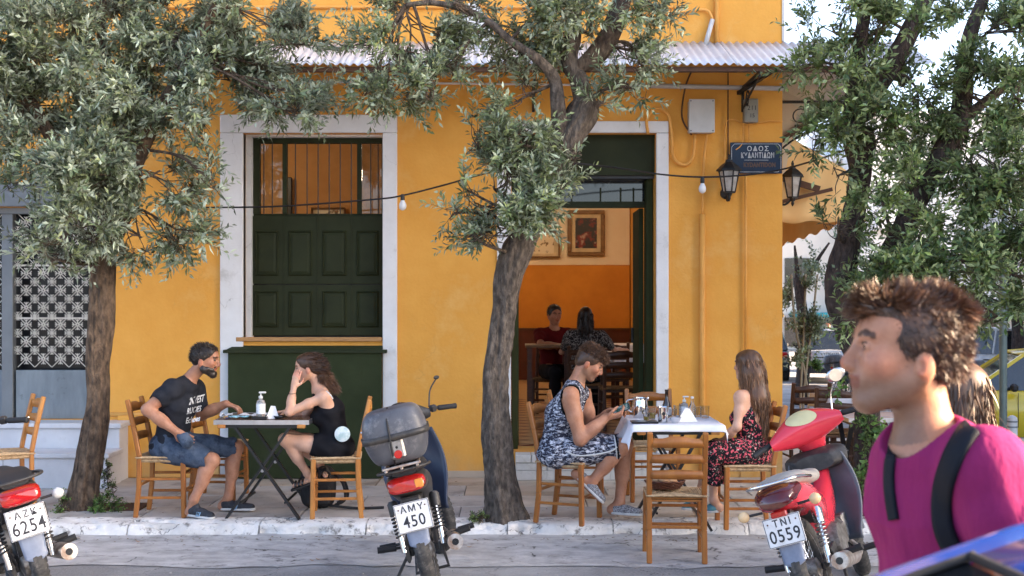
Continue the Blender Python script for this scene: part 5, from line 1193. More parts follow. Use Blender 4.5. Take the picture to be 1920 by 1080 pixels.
def head_prims(S, H, sc=1.0, fem=False, nose=1.0, fine=False):
    c, f, s, u = H; q = lambda a, b, d: c + (f * a + s * b + u * d) * sc
    F = np.array([f, s, u]); e = lambda a, b, d, r, k=.012: S.ell(q(a, b, d), np.array(r) * sc, F, k)
    e(-.012, 0, .032, (.095, .074, .084), .02); e(.036, 0, .052, (.054, .060, .048), .02); e(.03, 0, -.025, (.062, .056, .062), .03)
    for y in (-1, 1):
        S.cone(q(-.006, y * .052, -.045), q(.07, y * .014, -.088), .019 * sc, .017 * sc, .03)
        e(.063, y * .036, -.012, (.022, .022, .022), .025)
        e(-.012, y * .074, -.018, (.019, .009, .031), .006)
        if fine: e(-.002, y * .0815, -.017, (.008, .006, .017), .004); 
        e(.081, y * .026, .037, (.013, .022, .009), .018)
    e(.074, 0, -.086, (.021, .022, .017), .022)
    S.cone(q(.086, 0, .028), q(.114, 0, -.012), .0085 * sc, .0105 * sc * nose, .016); e(.108, 0, -.021, (.014, .0155, .010), .010)
    e(.086, 0, -.047, (.014, .026, .020), .02)
    e(.0985, 0, -.0415, (.0065, .019, .0045), .005); e(.0965, 0, -.0525, (.0065, .017, .005), .005)
    for y in (-1, 1): S.ell(q(.094, y * .030, .018), np.array((.014, .0165, .0095)) * sc, F, .012, sub=True)
    if fine:
        e(.099, 0, -.0415, (.0075, .02, .0042), .004)
        for y in (-1, 1):
            S.ell(q(-.000, y * .0865, -.014), np.array((.0085, .009, .015)) * sc, F, .004, sub=True)
            e(.080, y * .031, .018, (.0125, .0155, .0115), .004)
            S.ell(q(.097, y * .031, .0165), np.array((.010, .014, .0032)) * sc, F, .003, sub=True)
        S.ell(q(.104, 0, -.0472), np.array((.012, .024, .0014)) * sc, F, .003, sub=True)
def add_eyes(par, H, sc, o, big=False):
    c, f, s, u = H
    for y in (-1, 1):
        p = c + (f * (.0785 if big else .0765) + s * y * .031 + u * .018) * sc - o
        e = MB().ell((0, 0, 0), .0118 * sc, 14, 9).build('eye', M['eye_white' if big else 'eye_shade'], par, smooth=True, loc=p)
        MB().ell(tuple(f * .0085 * sc), .0048 * sc, 10, 7).build('iris', M['eye_dark'], e, smooth=True)
def hand_prims(S, w, d, n, sc=1.0, curl=.5, k=.004, thumb=1):
    """w wrist, d pointing direction, n palm normal"""
    w = A_(w); d = nv(d); n = nv(n - d * (np.dot(n, d))); s = np.cross(n, d) * thumb
    S.cone(w, w + d * .035 * sc, .026 * sc, .03 * sc, .015, [(n, .62)]); S.cone(w + d * .03 * sc, w + d * .085 * sc, .032 * sc, .036 * sc, .012, [(n, .42)])
    for i, (o, L) in enumerate(((.030, .068), (.010, .078), (-.010, .072), (-.029, .056))):
        b = w + (d * .088 + s * o) * sc; a1 = curl * .9 + .06 * i; a2 = curl * 1.9 + .08 * i; a3 = curl * 2.6 + .1 * i
        p1 = b + (d * math.cos(a1) + n * math.sin(a1)) * L * .45 * sc; p2 = p1 + (d * math.cos(a2) + n * math.sin(a2)) * L * .32 * sc; p3 = p2 + (d * math.cos(a3) + n * math.sin(a3)) * L * .25 * sc
        S.cone(b, p1, .0088 * sc, .0082 * sc, k); S.cone(p1, p2, .0082 * sc, .0075 * sc, k); S.cone(p2, p3, .0075 * sc, .0062 * sc, k)
    b = w + (d * .02 + s * .028) * sc; p1 = b + (d * .6 + s * .6 + n * .35) * .04 * sc; p2 = p1 + (d * .85 + s * .15 + n * .5) * .03 * sc; p3 = p2 + (d * .9 + n * .45) * .02 * sc
    S.cone(b, p1, .014 * sc, .0105 * sc, .008); S.cone(p1, p2, .0105 * sc, .009 * sc, k); S.cone(p2, p3, .009 * sc, .007 * sc, k)
def arm_prims(S, sh, el, wr, sc=1.0, inf=0.0, to=None, k=.02):
    sc = sc * (1.1 if sc >= .99 else 1); S.cone(sh, el, (.050 + inf) * sc, (.037 + inf) * sc, k)
    m = A_(sh) * .55 + A_(el) * .45; S.ell(m, np.array((.046, .046, .05)) * sc + inf, None, k)
    if wr is not None: S.cone(el, A_(el) * .45 + A_(wr) * .55, (.038 + inf) * sc, (.037 + inf) * sc, k); S.cone(A_(el) * .6 + A_(wr) * .4, wr, (.039 + inf) * sc, (.025 + inf) * sc, k)
def leg_prims(S, hip, kn, an, sc=1.0, inf=0.0, k=.03, shin=True, back=None):
    S.cone(hip, kn, (.082 + inf) * sc, (.054 + inf) * sc, k); S.cone(A_(hip) * .75 + A_(kn) * .25, A_(hip) * .4 + A_(kn) * .6, (.086 + inf) * sc, (.072 + inf) * sc, k)
    if shin and an is not None:
        S.cone(kn, an, (.051 + inf) * sc, (.034 + inf) * sc, k)
        c = A_(kn) * .68 + A_(an) * .32
        if back is not None: c = c + nv(back) * .016
        S.cone(c, A_(kn) * .45 + A_(an) * .55, (.053 + inf) * sc, (.045 + inf) * sc, k)
def torso_prims(S, J, sc=1.0, inf=0.0, fem=False, shoulders=True, up=1.0, hips=True):
    f = nv(J['tf']); pe, ch, nb = A_(J['pelvis']), A_(J['chest']), A_(J['neck']); ax = nv(ch - pe); s = nv(np.cross(ax, f)); wa = pe * .5 + ch * .5
    hw = 1.42 if fem else 1.38
    if hips:
        S.cone(A_(J['hipL']) * .9 + pe * .1, A_(J['hipR']) * .9 + pe * .1, (.098 + inf) * sc, (.098 + inf) * sc, .04)
        S.ell(pe - f * .03 - ax * .02, np.array((.10, .15, .09)) * sc + inf, np.array([f, s, ax]), .04)
    S.cone(pe, wa, (.105 + inf) * sc, (.090 if fem else .098) * sc + inf, .04, [(s, hw)])
    S.cone(wa, ch, (.088 if fem else .098) * sc + inf, (.100 if fem else .112) * sc + inf, .04, [(s, hw)])
    S.cone(ch, ch * .35 + nb * .65, (.098 if fem else .112) * sc + inf, (.068 + inf) * sc, .04, [(s, 1.5)])
    if shoulders:
        for k_ in ('shL', 'shR'):
            sh = A_(J[k_]); S.cone(nb - ax * .035, sh, (.050 + inf) * sc, (.048 + inf) * sc, .04); S.cone(ch + (sh - nb) * .45, sh, (.065 + inf) * sc, (.046 + inf) * sc, .04)
    if fem:
        for y in (-1, 1): S.ell(ch + f * .085 * sc + s * y * .07 * sc - ax * .02, np.array((.05, .055, .055)) * sc + inf, np.array([f, s, ax]), .03)
def cloth_noise(amp=.004, freq=22, seed=0.0, axis=2):
    def post(D, x, y, z):
        n = np.sin(x * freq + 2.1 * np.sin(z * freq * .7 + seed)) * np.sin(z * freq * 1.3 + 1.7 * np.sin(y * freq * .8 + x * freq * .5 + seed)) + .5 * np.sin((x + z) * freq * 2.1 + seed * 2 + 1.3 * np.sin(y * freq * 1.7))
        return (D + amp * n).astype(np.float32)
    return post
def put(me, name, par, o):
    me.transform(Matrix.Translation(-V(o))); return inst(me, name, par)
def strands(name, me, mask, flow, length, width, count, material, par, o, nf=.5, curl=0.0, jit=.25, tint=(.7, 1.4)):
    """hair ribbons grown from the surface of mesh me (world coords)"""
    n = len(me.vertices); co = np.empty(n * 3, np.float32); me.vertices.foreach_get('co', co); co = co.reshape(-1, 3)
    no = np.empty(n * 3, np.float32); me.vertices.foreach_get('normal', no); no = no.reshape(-1, 3)
    ok = np.where(mask(co, no))[0]
    if len(ok) == 0: return None
    pk = rng.choice(ok, count); p = co[pk].astype(float) + rng.normal(size=(count, 3)) * .002; nn = no[pk].astype(float); fl = flow(p, nn)
    d = unit(nn * nf + fl + rng.normal(size=(count, 3)) * jit); L = rng.uniform(*length, count)[:, None]
    side = unit(np.cross(d, rng.normal(size=(count, 3)))); seg = 5; vs = np.empty((count, seg * 2, 3), np.float32); cur = p - nn * .004
    c1 = unit(rng.normal(size=(count, 3)))
    for i in range(seg):
        w = width * (1 - (i / (seg - 1)) ** 1.5 * .85); vs[:, i * 2] = cur + side * w; vs[:, i * 2 + 1] = cur - side * w
        dd = d + (fl - nn * .2) * .25 * i + (np.cos(i * 2.0) * c1 + np.sin(i * 2.0) * np.cross(c1, d)) * curl
        cur = cur + unit(dd) * L / (seg - 1)
    fs = np.array([(i * 2, i * 2 + 1, i * 2 + 3, i * 2 + 2) for i in range(seg - 1)]); idx = (np.arange(count)[:, None, None] * seg * 2 + fs[None]).astype(np.int32)
    hm = bpy.data.meshes.new(name); hm.vertices.add(count * seg * 2); hm.vertices.foreach_set('co', vs.ravel()); q = count * (seg - 1)
    hm.loops.add(q * 4); hm.loops.foreach_set('vertex_index', idx.ravel()); hm.polygons.add(q); hm.polygons.foreach_set('loop_start', np.arange(0, q * 4, 4, dtype=np.int32))
    at = hm.attributes.new('tint', 'FLOAT_COLOR', 'POINT'); t = np.repeat(rng.uniform(*tint, count), seg * 2); c = np.ones((count * seg * 2, 4), np.float32); c[:, :3] = t[:, None]; at.data.foreach_set('color', c.ravel())
    hm.materials.append(material); hm.update(calc_edges=True); ob = put(hm, name, par, o); ob['kind'] = 'stuff'; return ob
def hair_field(H, sc, ells, cuts=(), vox=.006, cutells=()):
    c, f, s, u = H; F = np.array([f, s, u]); S = SDF(vox)
    for (a, b, d, r) in ells: S.ell(c + (f * a + s * b + u * d) * sc, np.array(r) * sc, F, .02)
    for (a, b, d, n) in cuts: S.cut(c + (f * a + s * b + u * d) * sc, f * n[0] + s * n[1] + u * n[2])
    for (a, b, d, r) in cutells: S.cutell(c + (f * a + s * b + u * d) * sc, np.array(r) * sc, F)
    return S
SHORT = [(-.016, 0, .036, (.101, .081, .090)), (.03, 0, .07, (.06, .062, .045)), (-.05, 0, -.005, (.058, .066, .06))]
def skin_tint(H, sc, stubble=0.0):
    c, f, s, u = H
    def t(v):
        q = (v - c) / sc; a, b, d = q @ f, q @ s, q @ u; T = 1 + .05 * np.sin(q[:, [0]] * 310 + 3 * np.sin(q[:, [2]] * 170)) * np.sin(q[:, [2]] * 260 + 2 * np.sin(q[:, [1]] * 190)) * np.array((.5, 1, 1))
        near = (np.linalg.norm(q, axis=1) < .16)
        lips = near & (a > .088) & (np.abs(b) < .024) & (d < -.036) & (d > -.060); T[lips] *= (.82, .55, .55)
        ck = near * np.exp(-(((a - .06) / .03) ** 2 + ((np.abs(b) - .045) / .02) ** 2 + ((d + .015) / .025) ** 2)); T *= 1 - ck[:, None] * np.array((0, .18, .16))
        br = near & (a > .07) & (np.abs(np.abs(b) - .032) < .022) & (np.abs(d - .042 + (np.abs(np.abs(b) - .03)) * .3) < .0055); T[br] *= .18
        ear = near & (np.abs(b) > .074); T[ear] *= (1, .8, .78)
        ns = near & (a > .112); T[ns] *= (1, .82, .8)
        if stubble:
            m = 1 / (1 + np.exp((d + .035 + .25 * np.maximum(0, .0 - a)) / .007)) * (a > -.02) * near * (1 / (1 + np.exp((np.abs(a - .05) - .07) / .01))); T *= 1 - m[:, None] * np.array((stubble, stubble * .85, stubble * .75))
        return T
    return t
def shoe(par, o, heel, toe, up, m, sole, sc=1.0, nm='shoe', low=False, vox=.006):
    heel, toe, up = A_(heel), A_(toe), nv(up); d = nv(toe - heel); up = nv(up - d * (up @ d)); L = np.linalg.norm(toe - heel); s = np.cross(up, d)
    S = SDF(vox); r = .038 * sc; S.cone(heel + up * .035 * sc + d * .03, heel + d * L * .5 + up * .032 * sc, r, .036 * sc, .02); S.cone(heel + d * L * .45 + up * .030, toe - d * .035 + up * .022, .038 * sc, .03 * sc, .02, [(s, 1.18)])
    if not low: S.cone(heel + up * .05 + d * .03, heel + up * .075 + d * .045, .036 * sc, .034 * sc, .02)
    S.cut(heel + up * .014, -up); a = put(S.mesh(nm, m), nm, par, o)
    S = SDF(vox); S.cone(heel + up * .012 + d * .03, heel + d * L * .5 + up * .012, .041 * sc, .038 * sc, .01); S.cone(heel + d * L * .5 + up * .012, toe - d * .035 + up * .012, .038 * sc, .034 * sc, .01, [(s, 1.2)])
    S.cut(heel + up * .020, up); S.cut(heel + up * .0, -up); put(S.mesh('sole', sole), 'sole', a, o); return a
def body(par, o, J, H, sc, fem, skin, hands=True, vox=.0065, tint=None, fine=False, handcfg={}, feet=True, legs=True, headsc=1.0):
    S = SDF(vox); torso_prims(S, J, sc, 0, fem); c, f, s, u = H
    S.cone(A_(J['neck']) - nv(u) * .0, c - f * .022 * headsc - u * .05 * headsc, (.046 if fem else .053) * sc, (.043 if fem else .050) * sc, .03)
    for q in 'LR':
        arm_prims(S, J['sh' + q], J['el' + q], J['wr' + q], (.86 if fem else 1.06) * sc)
        if hands and q in handcfg: hd = handcfg[q]; hand_prims(S, J['wr' + q], hd[0], hd[1], .92 * sc if fem else sc, hd[2], thumb=hd[3] if len(hd) > 3 else 1)
        if legs:
            leg_prims(S, J['hip' + q], J['kn' + q], J['an' + q], (.92 if fem else 1) * sc, back=J.get('back'))
            if feet: S.cone(J['an' + q], A_(J['heel' + q]) + np.array((0, 0, .03)), .034 * sc, .03 * sc, .02); S.cone(A_(J['heel' + q]) + np.array((0, 0, .03)), A_(J['toe' + q]) + np.array((0, 0, .018)) - nv(A_(J['toe' + q]) - A_(J['heel' + q])) * .03, .031 * sc, .022 * sc, .02)
    head_prims(S, H, headsc, fem, fine=fine)
    me = S.mesh('body', skin, tint or skin_tint(H, headsc)); return me
FWD = np.array
# ---------------------------------------------------------------- garments
dm('shirt_black', (0.016, 0.018, 0.024), (0.026, 0.028, 0.036), spec=.12, rough=.85, scale=12, bump=.2, bscale=40)
dm('dress_black', (0.008, 0.008, 0.010), (0.013, 0.013, 0.016), spec=.12, rough=.8, scale=12)
dm('denim', (0.045, 0.065, 0.10), (0.09, 0.115, 0.16), spec=.12, rough=.85, scale=14, bump=.3, bscale=150, dirt=(.02, .03, .05, .5, .65), dscale=9)
dm('camo', (0.62, 0.62, 0.66), (0.03, 0.032, 0.05), spec=.12, rough=.8, scale=26, stretch=(1, 1, 2.2), rng=(.41, .47), detail=3, tint='tint', voro=(40, (.25, .27, .33), .54, .58, 2))
dm('camo_trim', (0.012, 0.012, 0.016), spec=.12, rough=.8)
dm('floral', (0.014, 0.012, 0.014), (0.014, 0.012, 0.014), spec=.12, rough=.8, scale=10, voro=(55, (.62, .10, .13), .57, .59, 2.5), dirt=(.72, .62, .50, .60, .62), dscale=75)
dm('knit_shoe', (0.34, 0.34, 0.36), (0.09, 0.09, 0.1), rough=.9, scale=130, rng=(.45, .55))
dm('sole_white', (0.65, 0.65, 0.64), rough=.7)
dm('trainer_dark', (0.012, 0.014, 0.02), (0.03, 0.035, 0.045), rough=.7, scale=50)
dm('trainer_stripe', (0.25, 0.42, 0.6), rough=.6)
dm('teal_shoe', (0.12, 0.32, 0.36), rough=.7)
dm('magenta_tee', (0.27, 0.024, 0.105), (0.21, 0.017, 0.085), spec=.12, rough=.85, scale=6, bump=3.5, bscale=7, stretch=(1, 1, .45))
dm('dark_red', (0.12, 0.008, 0.01), spec=.12, rough=.85); dm('print_top', (0.02, 0.02, 0.022), (0.25, 0.25, 0.25), spec=.12, rough=.8, scale=60, rng=(.5, .54))
dm('strap_black', (0.014, 0.016, 0.022), spec=.12, rough=.7)
dm('phone_case', (0.015, 0.015, 0.018), rough=.2)
dm('phone_screen', (0.03, 0.10, 0.08), (0.25, 0.32, 0.3), rough=.08, scale=60, rng=(.5, .55))
dm('silver', (0.7, 0.7, 0.72), rough=.25, metal=1)
def JD(d, **k): return {a: (P(*b) if len(b) == 3 else V(b)) for a, b in k.items()}
# ================= man in black t-shirt
def man1():
    o = V((-2.62, 9.35, 0)); t = thing('person', 'bearded man in black printed t-shirt and denim shorts seated on orange chair', 'person', o)
    J = JD(0, pelvis=(318, 836, 9.35), chest=(334, 762, 9.35), neck=(354, 712, 9.36), shL=(366, 728, 9.52), shR=(325, 727, 9.19), elL=(378, 778, 9.56), elR=(276, 768, 9.12), wrL=(424, 757, 9.42), wrR=(330, 809, 9.12),
           hipL=(322, 838, 9.44), hipR=(316, 840, 9.26), knL=(443, 838, 9.5), knR=(398, 863, 9.2), anL=(428, 932, 9.45), anR=(364, 936, 9.14), heelL=(416, 956, 9.46), toeL=(479, 957, 9.42), heelR=(355, 967, 9.17), toeR=(402, 974, 9.1))
    J['tf'] = (.97, 0, -.2); J['back'] = (-1, 0, .1)
    H = head_frame(P(385, 675, 9.35), (.975, -.06, -.2), (0, 0, 1)); sc = 1.0
    me = body(t, o, J, H, sc, False, M['skin_tan'], handcfg={'L': ((1, -.1, -.32), (.1, 0, -1), .42, -1), 'R': ((.75, .1, -.5), (0, 1, 0), .3, 1)})
    S = SDF(.007); torso_prims(S, J, 1, .014, False); arm_prims(S, J['shR'], J['elR'], None, 1, .016); arm_prims(S, J['shL'], J['elL'], None, 1, .016)
    S.cut(P(300, 748, 9.2), nv(A_(J['elR']) - A_(J['shR'])) * 1.0) if False else None
    dR = nv(A_(J['elR']) - A_(J['shR'])); dL = nv(A_(J['elL']) - A_(J['shL']))
    S.cutell(A_(J['elR']) + dR * .02, (.13, .09, .13), np.array([dR, nv(np.cross(dR, (0, 1, 0))), (0, 1, 0)])) ; S.cutell(A_(J['elL']) + dL * .03, (.11, .1, .1), np.array([dL, nv(np.cross(dL, (0, 1, 0))), (0, 1, 0)]))
    S.cutell(A_(J['neck']) + np.array((.045, 0, .035)), (.075, .075, .075)); S.post = cloth_noise(.0042, 24, 1.0)
    S.cut(P(330, 850, 9.3), (-.1, 0, -1)); sm = S.mesh('tshirt', M['shirt_black'])
    from mathutils.bvhtree import BVHTree
    bv = BVHTree.FromPolygons([v.co.copy() for v in sm.vertices], [tuple(p.vertices) for p in sm.polygons]); shirt = put(sm, 'tshirt', t, o)
    for (tx, px, py, sz, sx) in (('INVEST', 369, 750, .075, .46), ('RUGIES', 364, 769, .062, .52), ('Echoes', 362, 787, .060, .62)):
        tm = text_mesh(tx, sz, M['sign_white'], 'print', shirt, (0, 0, 0), (0, 0, 0), .0, bold=.0015); m_ = tm.data; R = Matrix.Rotation(PI / 2, 3, 'X'); c = P(px, py, 9.1); sk = -.25
        for v in m_.vertices:
            w = c + V((v.co.x * sx + v.co.y * .0 + (v.co.y) * .18, 0, v.co.y + v.co.x * .12)); dr = (w - V((0, 0, CAMZ))).normalized(); h = bv.ray_cast(V((0, 0, CAMZ)) + dr * 8, dr)
            v.co = (h[0] - dr * .004 - o) if h[0] is not None else (w - o)
        tm.scale = (1, 1, 1)
    put(me, 'body', t, o)
    S = SDF(.007); torso_prims(S, {**J}, 1, .014, False, shoulders=False); leg_prims(S, J['hipR'], J['knR'], J['anR'], 1, .020, shin=False); leg_prims(S, J['hipL'], J['knL'], J['anL'], 1, .020, shin=False)
    S.cone(P(332, 800, 9.14), P(350, 828, 9.12), .035, .05, .02)
    dk = nv(A_(J['knR']) - A_(J['hipR'])); S.cut(A_(J['knR']) + dk * .0 + np.array((-.0, 0, 0)), dk) if False else None
    S.cutell(A_(J['knR']) + dk * .07, (.12, .10, .10), np.array([dk, np.cross(dk, (0, 1, 0)), (0, 1, 0)])); dk = nv(A_(J['knL']) - A_(J['hipL'])); S.cutell(A_(J['knL']) + dk * .07, (.11, .10, .10), np.array([dk, np.cross(dk, (0, 1, 0)), (0, 1, 0)]))
    S.cut(P(318, 812, 9.3), (-.15, 0, 1)); S.post = cloth_noise(.004, 30, 2.0); put(S.mesh('shorts', M['denim']), 'shorts', t, o)
    SH = hair_field(H, 1, SHORT, cuts=[(.058, 0, .03, (1, 0, -.25))], cutells=[(.072, 0, -.04, (.085, .12, .088)), (.02, 0, -.07, (.05, .12, .05))]); hm = SH.mesh('hair', M['hair_black'], lambda v: np.ones((len(v), 3)))
    strands('hair_strands', hm, lambda c, n: n @ H[3] > -.5, lambda p, n: -H[1] * .6 + H[3] * .25, (.012, .03), .0022, 2600, M['hair_black'], t, o); put(hm, 'hair', t, o)
    # beard
    S = SDF(.005); c, f, s, u = H; q = lambda a, b, d: c + f * a + s * b + u * d
    for y in (-1, 1): S.cone(q(-.004, y * .058, -.03), q(.02, y * .056, -.07), .012, .02, .02); S.cone(q(.01, y * .054, -.065), q(.078, y * .012, -.098), .022, .024, .02)
    S.cone(q(.045, .046, -.055), q(.078, .024, -.06), .018, .014, .02); S.cone(q(.045, -.046, -.055), q(.078, -.024, -.06), .018, .015, .02); S.cone(q(.088, -.02, -.04 + .006), q(.088, .02, -.034), .013, .013, .01); S.ell(q(.082, 0, -.092), (.026, .028, .028)); S.cutell(q(.085, 0, -.02), (.05, .034, .012), np.array([f, s, u])); S.cutell(q(.11, 0, -.048), (.02, .02, .006), np.array([f, s, u]))
    bm_ = S.mesh('beard', M['hair_black'], lambda v: np.ones((len(v), 3))); strands('beard_hairs', bm_, lambda c, n: c[:, 2] > 0, lambda p, n: -u * .5, (.004, .009), .0015, 1400, M['hair_black'], t, o); put(bm_, 'beard', t, o); add_eyes(t, H, 1, A_(o))
    for k in 'RL':
        s_ = shoe(t, o, A_(J['heel' + k]) - (0, 0, .0), J['toe' + k], (0, 0, 1), M['trainer_dark'], M['sole_white'])
        a, b_ = A_(J['heel' + k]), A_(J['toe' + k]); d = nv(b_ - a)
        for i in range(3):
            p = a * .5 + b_ * .5 + d * (.012 * i - .03) + np.array((0, -.045, .03)) - A_(o); MB().box(tuple(p), (.008, .006, .034), rot=Matrix.Rotation(.35, 3, 'Y')).build('shoe_stripe', M['trainer_stripe'], s_)
man1()
# ================= woman in black
def woman2():
    o = V((-1.35, 9.33, 0)); t = thing('person', 'woman in black resting her cheek on her hand at the folding table', 'person', o)
    J = JD(0, pelvis=(631, 836, 9.34), chest=(618, 772, 9.34), neck=(597, 724, 9.34), shL=(607, 745, 9.20), shR=(600, 742, 9.49), elL=(542, 773, 9.16), elR=(566, 785, 9.52), wrL=(551, 726, 9.22), wrR=(541, 771, 9.44),
           hipL=(631, 842, 9.26), hipR=(628, 842, 9.43), knL=(534, 824, 9.25), knR=(545, 818, 9.42), anL=(577, 888, 9.32), anR=(596, 868, 9.42), heelL=(586, 905, 9.34), toeL=(546, 918, 9.33), heelR=(600, 878, 9.46), toeR=(612, 900, 9.32))
    J['tf'] = (-.95, 0, -.25); J['back'] = (1, 0, -.3); H = head_frame(P(578, 690, 9.33), (-.97, .06, -.22), (-.1, 0, 1)); hs = .94
    me = body(t, o, J, H, .92, True, M['skin_light'], handcfg={'L': ((.22, .05, 1), (.2, 1, -.1), .12, 1), 'R': ((-1, -.1, -.12), (0, -.1, -1), .35, -1)}, headsc=hs); put(me, 'body', t, o)
    S = SDF(.007); torso_prims(S, J, .92, .016, True, shoulders=False); S.cut(A_(J['neck']) + np.array((.02, 0, -.055)), (.15, 0, 1))
    for k in 'LR':
        a = A_(J['sh' + k]) * .45 + A_(J['neck']) * .55; S.cone(a + (-.02, 0, .0), A_(J['chest']) * .8 + A_(J['sh' + k]) * .2 + (-.05, 0, 0), .02, .04, .01); S.cone(a + (.02, 0, .0), A_(J['chest']) * .8 + A_(J['sh' + k]) * .2 + (.06, 0, -.02), .018, .05, .01)
    leg_prims(S, J['hipL'], A_(J['hipL']) * .5 + A_(J['knL']) * .5, None, .95, .022, shin=False); leg_prims(S, J['hipR'], A_(J['hipR']) * .5 + A_(J['knR']) * .5, None, .95, .022, shin=False)
    S.cutell(A_(J['knL']) * .9 + A_(J['hipL']) * .1, (.19, .3, .16)); S.post = cloth_noise(.004, 22, 4.0); put(S.mesh('dress', M['dress_black']), 'dress', t, o)
    SH = hair_field(H, hs, SHORT + [(-.09, 0, -.01, (.05, .06, .07))], cuts=[(.055, 0, .03, (1, 0, -.35))], cutells=[(.075, 0, -.045, (.085, .12, .085)), (.04, 0, -.09, (.07, .12, .05))]); hm = SH.mesh('hair', M['hair_dark_brown'], lambda v: np.ones((len(v), 3)))
    strands('hair_strands', hm, lambda c, n: n[:, 2] > -.6, lambda p, n: -H[1] * 1.0 - H[3] * .3, (.03, .06), .0022, 2600, M['hair_dark_brown'], t, o, nf=.05); put(hm, 'hair', t, o)
    S = SDF(.006); S.ell(P(606, 706, 9.33), (.05, .045, .045)); S.cone(P(608, 705, 9.33), P(628, 728, 9.33), .035, .02, .02); bm_ = S.mesh('hair_bun', M['hair_brown'], lambda v: np.ones((len(v), 3)))
    strands('loose_hair', bm_, lambda c, n: c[:, 2] > 0, lambda p, n: np.array((.5, 0, -.7)) * np.ones_like(p), (.02, .07), .002, 1500, M['hair_brown'], t, o, nf=.6, curl=.4); put(bm_, 'hair_bun', t, o); add_eyes(t, H, hs, A_(o))
    MB().tube([P(547, 737, 9.2) + V((.031 * math.cos(a), .031 * math.sin(a), .004 * math.sin(a))) - o for a in np.linspace(0, 2 * PI, 20)[:-1]], .002, 5, closed=True).build('bracelet', M['strap_black'], t)
    MB().tube(smoothpath([P(612, 733, 9.12) - o, P(620, 741, 9.13) - o, P(624, 748, 9.14) - o]), .004, 5).build('bra_strap', M['sign_white'], t)
    for k in 'LR':
        a, b_ = A_(J['heel' + k]), A_(J['toe' + k]); d = nv(b_ - a); st = MB(); st.bar(a - A_(o) + (0, 0, .0), b_ - A_(o) + (0, 0, -.004), .075, .022, ch=.006)
        sn = st.build('sandal', M['tray_black'], t)
        for q in (.45, .62, .78):
            c = a * (1 - q) + b_ * q + np.array((0, 0, .03)) - A_(o); sd = np.cross(d, (0, 0, 1)); MB().tube([V(c + sd * .042 * math.cos(w) + np.array((0, 0, 1)) * (.034 * math.sin(w) - .012)) for w in np.linspace(-.2, PI + .2, 12)], .009, 6).build('sandal_strap', M['tray_black'], sn, smooth=True)
    tag(MB().lathe([(0, 0), (.050, 0), (.058, .004), (.058, .010), (.05, .014), (0, .014)], axis=(.1, -1, .1), n=28, cap=False).build('round_pouch', mat('pouch_pale', (.62, .68, .68), (.36, .5, .5), rough=.35, scale=14, rng=(.45, .6)), smooth='auto', loc=P(642, 814, 9.17)), 'round pale blue plastic pouch hanging at the hip of the woman in black', 'pouch')
woman2()
